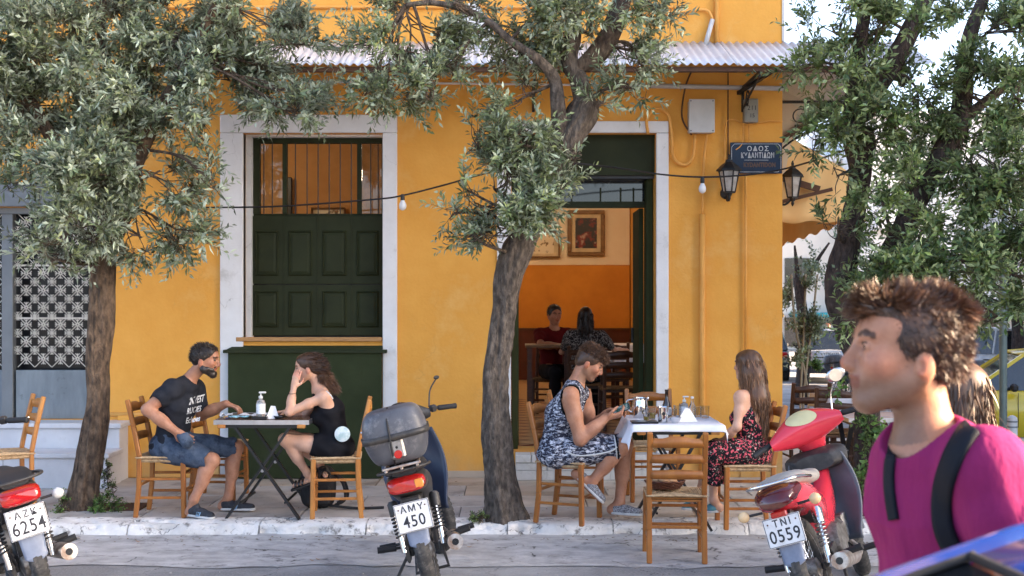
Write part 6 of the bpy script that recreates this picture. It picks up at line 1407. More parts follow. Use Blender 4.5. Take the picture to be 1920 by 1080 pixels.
# ================= man in patterned tank top
def man3():
    o = V((.42, 9.03, 0)); t = thing('person', 'curly haired man in black and white patterned tank top and shorts looking at a phone', 'person', o)
    J = JD(0, pelvis=(1043, 843, 9.04), chest=(1056, 778, 9.03), neck=(1081, 716, 9.0), shL=(1093, 741, 9.17), shR=(1069, 742, 8.84), elL=(1110, 808, 9.2), elR=(1088, 824, 8.82), wrL=(1137, 776, 9.02), wrR=(1136, 783, 8.88),
           hipL=(1048, 846, 9.13), hipR=(1044, 850, 8.95), knL=(1172, 833, 9.1), knR=(1165, 838, 8.9), anL=(1162, 942, 9.06), anR=(1108, 906, 8.9), heelL=(1147, 963, 9.06), toeL=(1206, 967, 8.98), heelR=(1080, 896, 8.92), toeR=(1131, 946, 8.87))
    J['tf'] = (.9, -.15, -.4); J['back'] = (-1, 0, .1); H = head_frame(P(1105, 681, 9.0), (.83, -.06, -.56), (.5, 0, 1))
    me = body(t, o, J, H, 1.08, False, M['skin_tan'], handcfg={'R': ((1, .12, .18), (.1, .5, .85), .5, -1), 'L': ((1, -.3, .3), (-.1, -.6, -.6), .45, 1)}, tint=skin_tint(H, 1, .45)); put(me, 'body', t, o)
    S = SDF(.007); torso_prims(S, J, 1.04, .011, False, shoulders=True)
    for k, yy in (('R', -1), ('L', 1)): S.cutell(A_(J['sh' + k]) + np.array((.024, yy * .03, -.035)), (.086, .088, .130))
    S.cutell(A_(J['neck']) + np.array((.045, 0, .035)), (.085, .08, .085)); S.post = cloth_noise(.004, 20, 7.0); cuts = [q for q in S.p if q[0] == 'y']
    def trimt(v):
        T = np.ones((len(v), 3))
        for q in cuts: k0 = np.linalg.norm((v - q[1]) / q[2], axis=1); T[np.abs(k0 - 1) * q[2].min() < .0125] *= .02
        return T
    put(S.mesh('tank_top', M['camo'], trimt), 'tank_top', t, o)
    S = SDF(.007); torso_prims(S, J, 1, .013, False, shoulders=False)
    for k in 'LR': leg_prims(S, J['hip' + k], J['kn' + k], None, 1, .026, shin=False)
    for k in 'LR': dk = nv(A_(J['kn' + k]) - A_(J['hip' + k])); S.cutell(A_(J['kn' + k]) + dk * .085, (.12, .11, .12), np.array([dk, np.cross(dk, (0, 1, 0)), (0, 1, 0)]))
    S.cut(P(1043, 815, 9.0), (-.3, 0, 1)); S.post = cloth_noise(.0045, 24, 9.0); put(S.mesh('shorts', M['camo'], lambda v: np.ones((len(v), 3))), 'shorts', t, o)
    # trims: shorts side stripe and armhole piping
    MB().tube([p - o for p in smoothpath([P(1062, 846, 8.83), P(1080, 854, 8.815), P(1110, 853, 8.805), P(1145, 846, 8.80), P(1157, 838, 8.81)])], .006, 6).build('white_stripe', M['sole_white'], t, smooth=True)
    a = A_(J['knR']) - nv(A_(J['knR']) - A_(J['hipR'])) * .045; dk = nv(A_(J['knR']) - A_(J['hipR'])); u1 = nv(np.cross(dk, (0, 1, 0)))
    for (off, m_, r) in ((0, 'sole_white', .0055), (.013, 'camo_trim', .006)): MB().tube([V(a + dk * off + (u1 * math.cos(w) + np.array((0, 1, 0)) * math.sin(w)) * .088 - A_(o)) for w in np.linspace(0, 2 * PI, 24)[:-1]], r, 6, closed=True).build('hem_band', M[m_], t, smooth=True)
    c = A_(J['shR']) + np.array((.028, .005, -.045)) - A_(o)
    MB().tube(smoothpath([P(1083, 714, 8.93) - o, P(1090, 728, 8.92) - o, P(1096, 740, 8.95) - o]), .0035, 5).build('neck_chain', M['silver'], t)
    SH = hair_field(H, 1, [(-.016, 0, .038, (.101, .082, .090)), (-.05, 0, -.01, (.056, .066, .062)), (.05, 0, .085, (.055, .062, .035)), (-.02, 0, .10, (.078, .070, .035))], cuts=[(.095, 0, .03, (1, 0, -.1))], cutells=[(.088, 0, -.03, (.072, .12, .085)), (.02, 0, -.075, (.045, .12, .045))]); hm = SH.mesh('hair', M['hair_dark_brown'], lambda v: np.ones((len(v), 3)))
    strands('curls', hm, lambda c, n: (c - H[0]) @ H[3] > .05, lambda p, n: H[1] * .25 + H[3] * .1, (.018, .042), .0022, 4200, M['hair_dark_brown'], t, o, nf=.6, curl=1.0, tint=(.6, 2.6)); strands('short_hair', hm, lambda c, n: (c - H[0]) @ H[3] <= .055, lambda p, n: -H[1] * .3 - H[3] * .5, (.006, .014), .0018, 1500, M['hair_dark_brown'], t, o, nf=.4, curl=.3, tint=(.6, 2)); put(hm, 'hair', t, o); add_eyes(t, H, 1, A_(o))
    for k in 'LR':
        up = (0, 0, 1) if k == 'L' else (.55, 0, .6); shoe(t, o, J['heel' + k], J['toe' + k], up, M['knit_shoe'], M['sole_white'], low=True)
    ph = thing('phone', 'black smartphone held in both hands by the man in patterned tank top', 'phone', P(1163, 768, 8.93), -.35)
    ph.rotation_euler = (.7, -.45, -.2); MB().box((0, 0, 0), (.15, .075, .010), ch=.004).build('phone_case', M['phone_case'], ph); MB().box((0, 0, .0056), (.135, .066, .001)).build('screen', M['phone_screen'], ph)
man3()
# ================= woman in the floral dress
def woman4():
    o = V((1.70, 8.9, 0)); t = thing('person', 'long haired woman in backless floral dress seated with her back turned', 'person', o)
    J = JD(0, pelvis=(1411, 848, 8.9), chest=(1408, 778, 8.88), neck=(1408, 728, 8.88), shL=(1389, 745, 8.76), shR=(1430, 745, 9.0), elL=(1382, 800, 8.72), elR=(1424, 805, 9.1), wrL=(1358, 824, 8.84), wrR=(1390, 826, 9.16),
           hipL=(1404, 850, 8.82), hipR=(1418, 850, 8.98), knL=(1337, 848, 8.76), knR=(1345, 843, 9.0), anL=(1338, 937, 8.82), anR=(1302, 944, 9.1), heelL=(1349, 960, 8.83), toeL=(1318, 962, 8.86), heelR=(1308, 955, 9.12), toeR=(1276, 956, 9.12))
    J['tf'] = (-.8, .55, -.05); J['back'] = (1, 0, 0); H = head_frame(P(1402, 686, 8.88), (-.72, .68, -.05), (0, 0, 1)); hs = .94
    me = body(t, o, J, H, .92, True, M['skin_light'], handcfg={'L': ((-.6, .6, -.2), (0, 0, -1), .2, 1), 'R': ((-.8, .3, -.1), (0, 0, -1), .2, -1)}, headsc=hs); put(me, 'body', t, o)
    f = nv(J['tf']); S = SDF(.007); torso_prims(S, J, .92, .011, True, shoulders=False); S.cutell(A_(J['chest']) - f * .12 + np.array((0, 0, .06)), (.13, .13, .145)); S.cut(A_(J['neck']) + (0, 0, -.075), (-f[0] * .0, 0, 1))
    for k in 'LR': leg_prims(S, J['hip' + k], J['kn' + k], None, .95, .024, shin=False)
    S.cone(J['knL'], P(1336, 905, 8.80), .075, .085, .05, [((1, 0, 0), .7)]); S.cone(J['knR'], P(1330, 900, 9.02), .075, .08, .05, [((1, 0, 0), .7)]); S.cone(P(1350, 855, 8.88), P(1345, 900, 8.92), .08, .08, .05)
    S.cut(P(1336, 908, 8.8), (-.1, 0, -1)); S.post = cloth_noise(.005, 26, 11.0); put(S.mesh('dress', M['floral']), 'dress', t, o)
    for y in (-.035, .035):
        s = nv(np.cross((0, 0, 1), f)); a = A_(J['neck']) + s * y * 1.6 - f * .05 + (0, 0, .02); b_ = A_(J['chest']) - f * .10 + s * y * 2.2 + (0, 0, -.05); MB().tube(smoothpath([a - A_(o), (a + b_) / 2 - f * .035 - A_(o), b_ - A_(o)]), .003, 5).build('dress_strap', M['strap_black'], t)
    SH = hair_field(H, hs, [(-.018, 0, .036, (.104, .084, .092)), (.03, 0, .06, (.062, .072, .05)), (-.06, 0, -.05, (.065, .080, .10)), (-.01, -.06, -.06, (.05, .035, .08)), (-.01, .06, -.06, (.05, .035, .08))], cuts=[(.062, 0, .03, (1, 0, -.3))], cutells=[(.085, 0, -.03, (.07, .09, .09))])
    c, f2, s2, u2 = H; SH.cone(c - f2 * .06 - u2 * .06, P(1424, 745, 8.8), .075, .07, .04, [((0, 1, 0), .8)]); SH.cone(P(1424, 745, 8.8), P(1433, 800, 8.82), .068, .03, .04, [((0, 1, 0), .7)]); SH.cone(c - f2 * .06 - u2 * .06, P(1412, 760, 8.8), .06, .03, .04)
    hm = SH.mesh('hair', M['hair_brown'], lambda v: np.ones((len(v), 3)) * (.75 + .9 * np.clip((1.28 - v[:, 2]) * 2.2, 0, 1))[:, None])
    strands('hair_strands', hm, lambda c, n: n[:, 2] > -.8, lambda p, n: np.where((p[:, 2:3] > P(0, 690, 8.88).z), -H[1] * .15 - np.array((0, 0, .9)), np.array((.05, 0, -1.2))), (.05, .12), .0024, 5200, M['hair_brown'], t, o, nf=.06, jit=.12, curl=.28, tint=(.6, 3.0)); put(hm, 'hair', t, o); add_eyes(t, H, hs, A_(o))
    for k in 'LR': shoe(t, o, A_(J['heel' + k]) - (0, 0, .0), J['toe' + k], (0, 0, 1), M['teal_shoe'], M['sole_white'], .86, low=True)
woman4()
# ================= walking man in magenta
def walker():
    d = 2.19; o = V((X(1740, d), d, -.1)); t = thing('person', 'man in magenta t-shirt with backpack walking left close to the camera', 'person', o)
    g = -.1
    nb = P(1738, 822, d); J = dict(neck=nb, chest=P(1778, 935, d), pelvis=V((X(1800, d), d, .86)), shL=P(1852, 884, 2.03), shR=P(1704, 872, 2.37), elL=P(1925, 1085, 1.98), elR=P(1722, 1110, 2.44), wrL=P(1985, 1260, 2.0), wrR=P(1625, 1330, 2.42))
    J['hipL'] = V((X(1790, d), d - .09, .84)); J['hipR'] = V((X(1770, d), d + .09, .84)); J['knL'] = V((.92, d - .1, .42)); J['knR'] = V((.60, d + .1, .43)); J['anL'] = V((1.12, d - .1, .05)); J['anR'] = V((.46, d + .1, .0))
    J['heelL'] = V((1.16, d - .1, .0)); J['toeL'] = V((.95, d - .1, -.08)); J['heelR'] = V((.50, d + .1, -.1)); J['toeR'] = V((.24, d + .1, -.09)); J['tf'] = (-.93, -.36, 0); J['back'] = (1, 0, 0)
    H = head_frame(P(1698, 668, d), (-.995, -.02, .03), (.04, 0, 1)); c, f, s, u = H
    me = body(t, o, J, H, .95, False, M['skin_tan'], vox=.0042, handcfg={'L': ((.3, 0, -1), (-1, 0, -.2), .35, 1), 'R': ((-.3, 0, -1), (1, 0, 0), .35, -1)}, tint=skin_tint(H, 1, .5), fine=True, headsc=.935); put(me, 'body', t, o); add_eyes(t, H, .935, A_(o), True)
    def folds(D, x, y, z):
        w = np.sin(46 * (x * .55 + z * .55) + 2.2 * np.sin(9 * z + 5 * y) + 6 * y); w2 = np.sin(30 * (x * .9 - z * .35) + 1.8 * np.sin(7 * z + 8 * x)); m1 = np.exp(-((z - 1.12) / .16) ** 2)
        return (D + .0045 * np.abs(w) ** 1.5 * m1 + .0035 * w2 * (1 - .5 * m1)).astype(np.float32)
    S = SDF(.006); torso_prims(S, J, .95, .014, False)
    for k in 'LR': arm_prims(S, J['sh' + k], J['el' + k], None, .98, .022); dk = nv(A_(J['el' + k]) - A_(J['sh' + k])); S.cutell(A_(J['el' + k]) + dk * .03, (.10, .12, .12), np.array([dk, nv(np.cross(dk, (0, 1, 0))), nv(np.cross(dk, np.cross(dk, (0, 1, 0))))]))
    S.cutell(A_(J['neck']) + np.array((-.045, -.03, .052)), (.088, .088, .088)); S.cut((0, 0, .80), (0, 0, -1)); S.post = folds; S.vox = .0048; sm = S.mesh('tshirt', M['magenta_tee'])
    from mathutils.bvhtree import BVHTree
    bv = BVHTree.FromPolygons([v.co.copy() for v in sm.vertices], [tuple(p.vertices) for p in sm.polygons]); put(sm, 'tshirt', t, o)
    S = SDF(.009); torso_prims(S, J, 1.03, .012, False, shoulders=False)
    for k in 'LR': leg_prims(S, J['hip' + k], J['kn' + k], J['an' + k], 1.02, .02)
    S.cut((0, 0, .86), (0, 0, 1)); put(S.mesh('trousers', M['denim']), 'trousers', t, o)
    for k in 'LR': shoe(t, o, J['heel' + k], J['toe' + k], (0, 0, 1), M['trainer_dark'], M['sole_white'])
    # backpack and straps: laid on the shirt where a ray meets it
    for (pts, r, nm_, m_) in (([(.0895, .0185, .0215), (.0925, .027, .0255), (.0895, .036, .0255), (.082, .0445, .0215)], .0013, 'eyelid_line', 'hair_black'), ([(.090, .020, .0135), (.0915, .029, .0115), (.086, .041, .0135)], .0008, 'lower_lashes', 'hair_black')):
        MB().tube([V(c + (f * a + s * b_ + u * d_) * .935 - A_(o)) for a, b_, d_ in pts], r, 5).build(nm_, M[m_], t, smooth=True)
    strands('stubble', me, lambda p, n: (np.linalg.norm(p - c, axis=1) < .15) & ((p - c) @ u < -.03) & ((p - c) @ u > -.115) & ((p - c) @ f > -.01) & ((p - c) @ f < .1), lambda p, n: -u * .8 + 0 * p, (.0015, .0035), .00035, 5000, M['hair_black'], t, o, nf=.6)
    strands('eyebrow', me, lambda p, n: (np.abs(np.abs((p - c) @ s) - .030) < .019) & (np.abs((p - c) @ u - .0425) < .005) & ((p - c) @ f > .06), lambda p, n: -f * .9 + 0 * p, (.004, .009), .0006, 900, M['hair_black'], t, o, nf=.25, jit=.2)
    bp = thing('backpack', 'black backpack worn by the man in the magenta t-shirt', 'bag', V((X(1900, 2.25), 2.3, 1.1)))
    def bagf(u_, v_):
        a = u_ * 2 * PI; th = PI * v_; sg = lambda k, p: math.copysign(abs(k) ** p, k); st_ = math.sin(th) ** .5; x, y, z = .085 * st_ * sg(math.cos(a), .7), .15 * st_ * sg(math.sin(a), .7), -.22 * sg(math.cos(th), .6)
        R = Matrix.Rotation(math.radians(28), 3, 'Z'); return R @ V((x + .05, y, z + .04))
    MB().grid(bagf, 32, 20).build('bag_body', M['bag_black'], bp, smooth=True)
    def strap(pix, w, nm):
        L_ = []; 
        pts = smoothpath([V((a, b_, 0)) for a, b_ in pix], 8)
        for i, p in enumerate(pts):
            tn = (pts[min(i + 1, len(pts) - 1)] - pts[max(i - 1, 0)]).normalized(); pr = V((-tn.y, tn.x, 0)); row = []
            for k in range(5):
                q = p + pr * w * (k / 4 - .5); dr = (P(q.x, q.y, 2.0) - V((0, 0, CAMZ))).normalized(); h = bv.ray_cast(V((0, 0, CAMZ)), dr); row.append((h[0] - dr * .004) if h[0] is not None else None)
            L_.append(row)
        good = [r for r in L_ if all(x is not None for x in r)]
        if len(good) < 3: return
        n = len(good); mb = MB().add([x - V(bp.location) for r in good for x in r], [(i * 5 + k, i * 5 + k + 1, (i + 1) * 5 + k + 1, (i + 1) * 5 + k) for i in range(n - 1) for k in range(4)])
        so = mb.build(nm, M['strap_black'], bp, smooth=True); solidify(so, .007, 0)
    strap([(1822, 800), (1806, 822), (1786, 860), (1768, 920), (1768, 985), (1790, 1040), (1815, 1090)], 36, 'strap'); strap([(1690, 800), (1676, 830), (1668, 875), (1668, 920), (1676, 975)], 17, 'strap')
    # hair: short sides, swept up top
    S = hair_field(H, .94, [(-.018, 0, .036, (.099, .079, .088)), (-.05, 0, -.0, (.054, .062, .062)), (.034, 0, .088, (.058, .056, .030)), (-.035, 0, .086, (.066, .058, .028)), (-.072, 0, .048, (.034, .052, .052))],
                   cuts=[(.088, 0, .03, (1, 0, -.35))], cutells=[(.095, 0, -.005, (.075, .12, .088)), (.035, 0, -.075, (.062, .12, .062)), (-.02, 0, -.09, (.05, .12, .045))], vox=.0045); hm = S.mesh('hair', M['hair_dark_brown'], lambda v: np.ones((len(v), 3)))
    up = H[3]; fw = H[1]; cz = c[2]
    strands('hair_top', hm, lambda p, n: (p - c) @ up > .075, lambda p, n: up * .35 + fw * np.where(((p - c) @ fw)[:, None] > .05, .55, -.6) + .5 * np.sin(p[:, [1, 2, 0]] * 110 + 1.7 * np.sin(p * 50)), (.018, .042), .0013, 13000, M['hair_dark_brown'], t, o, nf=.12, curl=.35, jit=.25, tint=(.6, 2.6))
    strands('hair_back', hm, lambda p, n: ((p - c) @ fw < -.02) & ((p - c) @ up > -.03), lambda p, n: -fw * .25 - up * .8 + .3 * np.sin(p[:, [1, 2, 0]] * 120), (.012, .026), .0011, 10000, M['hair_dark_brown'], t, o, nf=.16, curl=.2, tint=(.6, 2.0))
    strands('hair_sides', hm, lambda p, n: ((p - c) @ up > -.06) & (np.abs((p - c) @ H[2]) > .045), lambda p, n: -fw * .6 - up * .5, (.007, .016), .0009, 20000, M['hair_dark_brown'], t, o, nf=.3, tint=(.6, 1.5)); put(hm, 'hair', t, o)
    return t
walker()
# ================= woman behind the walker, indoor couple, distant walkers
def simple_person(label, o, f, zh, top, hairm, skin, sc=1.0, fem=False, seated=False, longhair=False, hc=None, legs_m='dress_black', vox=.012, arms=None, name='person', ht=.225):
    """zh: height of the head centre above o"""
    o = V(o); t = thing('person', label, 'person', o); f = nv(f); s = nv(np.cross((0, 0, 1), f)); O = A_(o); q = lambda a, b, c: V(O + f * a + s * b + np.array((0, 0, c)))
    nk = zh - .165 * sc; ch = zh - .34 * sc; pe = zh - .68 * sc if not seated else zh - .66 * sc
    J = dict(neck=q(-.02, 0, nk), chest=q(-.02, 0, ch), pelvis=q(-.02 if not seated else -.06, 0, pe), shL=q(-.02, .18 * sc, nk - .06), shR=q(-.02, -.18 * sc, nk - .06), tf=f, back=-f)
    a = arms or {}
    J['elL'] = q(*a.get('elL', (-.04, .24 * sc, nk - .34))); J['elR'] = q(*a.get('elR', (-.04, -.24 * sc, nk - .34))); J['wrL'] = q(*a.get('wrL', (.06, .24 * sc, nk - .58))); J['wrR'] = q(*a.get('wrR', (.08, -.24 * sc, nk - .58)))
    J['hipL'] = q(0, .09, pe); J['hipR'] = q(0, -.09, pe)
    if seated:
        J['knL'] = q(.4, .11, pe - .0); J['knR'] = q(.4, -.11, pe); J['anL'] = q(.36, .11, .07); J['anR'] = q(.36, -.11, .07)
    else: J['knL'] = q(.1, .09, pe * .52); J['knR'] = q(-.04, -.09, pe * .52); J['anL'] = q(.1, .09, .07); J['anR'] = q(-.18, -.09, .1)
    for k in 'LR': J['heel' + k] = J['an' + k] - V((0, 0, .07)); J['toe' + k] = J['heel' + k] + V(f * .24)
    H = head_frame(q(0, 0, zh), hc if hc is not None else f, (0, 0, 1)); hs = .94 if fem else 1.0
    put(body(t, o, J, H, sc, fem, M[skin], vox=vox, hands=True, handcfg={'L': (A_(J['wrL']) - A_(J['elL']), (0, 0, -1), .3, 1), 'R': (A_(J['wrR']) - A_(J['elR']), (0, 0, -1), .3, -1)}, headsc=hs), 'body', t, o)
    S = SDF(vox); torso_prims(S, J, sc, .015, fem)
    for k in 'LR': arm_prims(S, J['sh' + k], A_(J['sh' + k]) * .35 + A_(J['el' + k]) * .65, None, sc, .018)
    S.cutell(A_(J['neck']) + f * .03 + (0, 0, .04), (.075, .075, .075)); S.post = cloth_noise(.004, 22, 5); put(S.mesh('top', M[top]), 'top', t, o)
    S = SDF(vox); torso_prims(S, J, sc, .013, fem, shoulders=False)
    for k in 'LR': leg_prims(S, J['hip' + k], J['kn' + k], J['an' + k], sc, .016)
    S.cut(A_(J['pelvis']) + (0, 0, .08), (0, 0, 1)); put(S.mesh('trousers', M[legs_m]), 'trousers', t, o)
    E = list(SHORT); 
    if longhair: E += [(-.06, 0, -.06, (.06, .078, .11)), (-.075, 0, -.15, (.045, .085, .11)), (-.0, .062, -.05, (.045, .03, .09)), (.0, -.062, -.05, (.045, .03, .09))]
    hf = hair_field(H, hs, E, cuts=[(.062, 0, .03, (1, 0, -.3))], cutells=[(.088, 0, -.04, (.075, .08 if longhair else .12, .088))] + ([] if longhair else [(.02, 0, -.08, (.05, .12, .05))]), vox=vox * .7); hm = hf.mesh('hair', M[hairm], lambda v: np.ones((len(v), 3)))
    strands('hair_strands', hm, lambda c, n: n[:, 2] > -.7, lambda p, n: np.array((0, 0, -1.0)) * np.ones_like(p) if longhair else -H[1] * .5 + np.zeros_like(p), (.04, .1) if longhair else (.01, .03), .003, 2500, M[hairm], t, o, nf=.15, jit=.2, tint=(.7, 2)); put(hm, 'hair', t, o); return t
simple_person('long haired woman walking behind the man in magenta', (X(1790, 3.83), 3.83, -.1), (-1, 0, 0), 1.63 - .20, 'dress_black', 'hair_dark_brown', 'skin_tan', .95, True, longhair=True, vox=.009)
simple_person('man in dark red shirt leaning on the table at the back of the dining room', (X(1040, 14.65), 14.65, .233), (.25, -.97, 0), 1.21, 'dark_red', 'hair_black', 'skin_tan', 1.0, False, True, arms=dict(elL=(.24, .2, .86), elR=(.24, -.24, .86), wrL=(.38, .0, .86), wrR=(.38, -.06, .86)), hc=(.3, -.95, -.15))
simple_person('dark haired woman in printed top seated indoors with her back turned', (X(1098, 13.85), 13.85, .233), (.1, .99, 0), 1.20, 'print_top', 'hair_black', 'skin_light', .95, True, True, longhair=True, arms=dict(elL=(.12, .28, .8), elR=(.1, -.33, .82), wrL=(.3, .15, .8), wrR=(.28, -.42, .82)))
simple_person('distant pedestrian in black beyond the silver car', (X(1553, 46), 46, -.94), (-1, .2, 0), 1.66, 'dress_black', 'hair_black', 'skin_tan', 1, vox=.02)
simple_person('distant pedestrian in blue shirt beyond the silver car', (X(1577, 45), 45, -.93), (-1, .3, 0), 1.66, 'denim', 'hair_black', 'skin_tan', 1, vox=.02)
# ============================================================ MOTORCYCLES
dm('tyre', (0.02, 0.02, 0.021), (0.05, 0.048, 0.046), rough=.85, scale=20, dirt=(.16, .145, .13, .52, .75), dscale=14)
dm('rim_steel', (0.45, 0.45, 0.46), (0.25, 0.24, 0.23), rough=.35, metal=.9, scale=20)
dm('engine_alloy', (0.28, 0.27, 0.26), (0.1, 0.09, 0.08), rough=.5, metal=.6, scale=18, dirt=(.05, .04, .03, .45, .7), dscale=20)
dm('frame_black', (0.016, 0.016, 0.018), (0.04, 0.037, 0.034), rough=.5, scale=18, dirt=(.1, .09, .08, .55, .8), dscale=12)
dm('box_scuffed', (0.05, 0.053, 0.065), (0.10, 0.105, 0.12), rough=.42, scale=5, dirt=(.30, .29, .29, .55, .8), dscale=6, bump=.1)
dm('tail_lens', (0.42, 0.01, 0.008), (0.30, 0.008, 0.006), rough=.12, scale=30, coat=.5)
dm('tail_lens_dark', (0.085, 0.008, 0.012), rough=.12, coat=.5)
dm('amber_lens', (0.75, 0.28, 0.05), rough=.2, coat=.3); dm('pale_lens', (0.78, 0.55, 0.30), rough=.25)
dm('red_paint', (0.66, 0.035, 0.06), (0.58, 0.03, 0.05), rough=.25, coat=.6, scale=4, dirt=(.62, .12, .12, .6, .95), dscale=3)
dm('navy_plastic', (0.018, 0.028, 0.055), (0.03, 0.04, 0.07), rough=.35, scale=5, dirt=(.1, .11, .13, .6, .9))
dm('grey_plastic', (0.12, 0.13, 0.15), (0.09, 0.1, 0.115), rough=.5, scale=6)
dm('flap_blue', (0.20, 0.24, 0.33), (0.13, 0.16, 0.23), rough=.5, scale=7, dirt=(.32, .33, .36, .55, .8), dscale=8)
dm('plate_white', (0.70, 0.71, 0.72), (0.6, 0.6, 0.6), rough=.4, scale=20, dirt=(.3, .27, .24, .62, .85), dscale=20)
dm('plate_ink', (0.01, 0.012, 0.02), rough=.5)
dm('seat_black', (0.018, 0.018, 0.02), rough=.6); dm('seat_grey', (0.36, 0.34, 0.31), (0.27, 0.25, 0.23), rough=.75, scale=9)
dm('chrome', (0.8, 0.8, 0.8), rough=.12, metal=1.0); dm('dial_cream', (0.62, 0.55, 0.30), (0.52, 0.46, 0.25), rough=.35)
dm('rubber', (0.015, 0.015, 0.016), rough=.7); dm('rusty_chrome', (0.55, 0.53, 0.5), (0.22, 0.12, 0.07), rough=.35, metal=.8, scale=14)
dm('mirror_glass', (0.85, 0.88, 0.9), rough=.03, metal=1.0)
def wheel_meshes(R=.285, r=.042):
    t = MB(); n, m_ = 96, 14
    def f(u, v):
        a = u * 2 * PI; b_ = v * 2 * PI; rr = r; cb = math.cos(b_)
        if cb > .15:
            sb = math.sin(b_); ph = (u * 48 + abs(sb) * 1.2) % 1.0; rr += .0035 if ph < .62 and abs(sb) > .12 else -.001
        q = R - r + rr * cb; return V((q * math.cos(a), rr * 1.05 * math.sin(b_), q * math.sin(a)))
    t.grid(f, n * 2, m_)
    rim = MB().lathe([(R - r * 1.75, -.028), (R - r * 1.35, -.034), (R - r * 1.5, -.012), (R - r * 1.6, .012), (R - r * 1.35, .034), (R - r * 1.75, .028), (R - r * 1.95, 0), (R - r * 1.75, -.028)], axis=(0, 1, 0), n=48, cap=False)
    sp = MB()
    for k in range(32):
        a = 2 * PI * k / 32; a2 = a + (.55 if k % 2 else -.55); y = .022 * (1 if (k // 2) % 2 else -1)
        sp.tube([(.045 * math.cos(a2), y, .045 * math.sin(a2)), ((R - r * 1.9) * math.cos(a), 0, (R - r * 1.9) * math.sin(a))], .0016, 4)
    hub = MB().lathe([(.02, -.06), (.055, -.045), (.06, -.02), (.06, .02), (.055, .045), (.02, .06)], axis=(0, 1, 0), n=20)
    return t.mesh('tyre', M['tyre'], 'auto'), rim.mesh('rim', M['rim_steel'], 'auto'), sp.mesh('spokes', M['chrome']), hub.mesh('hub', M['engine_alloy'], 'auto')
WM = wheel_meshes()
def add_wheel(t, x, z=.285, steer=0):
    w = inst(WM[0], 'wheel', t, (x, 0, z), (0, 0, steer)); inst(WM[1], 'rim', w); inst(WM[2], 'spokes', w)['kind'] = 'stuff'; inst(WM[3], 'hub', w); return w
def loft(mb, secs, n=20, cap=True, p=2.6):
    """secs: (cx, cz, half_y, half_z, ytilt) superellipse sections perpendicular-ish to x"""
    vs = []
    for (cx, cz, hy, hz, sh) in secs:
        for k in range(n):
            a = 2 * PI * k / n; c, s = math.cos(a), math.sin(a); e = 2 / p
            y = hy * math.copysign(abs(c) ** e, c); z = hz * math.copysign(abs(s) ** e, s); vs.append((cx + sh * z, y, cz + z))
    m = len(secs); fs = [(i * n + k, i * n + (k + 1) % n, (i + 1) * n + (k + 1) % n, (i + 1) * n + k) for i in range(m - 1) for k in range(n)]
    if cap: fs += [tuple(range(n))[::-1], tuple((m - 1) * n + k for k in range(n))]
    return mb.add(vs, fs)
def spring(c0, c1, r, turns=9, w=.006):
    c0, c1 = V(c0), V(c1); d = c1 - c0; u = d.normalized().orthogonal().normalized(); v = d.normalized().cross(u)
    return [c0 + d * t + (u * math.cos(2 * PI * turns * t) + v * math.sin(2 * PI * turns * t)) * r for t in np.linspace(0, 1, turns * 10 + 1)]
RB = (PI / 2, 0, -PI / 2)
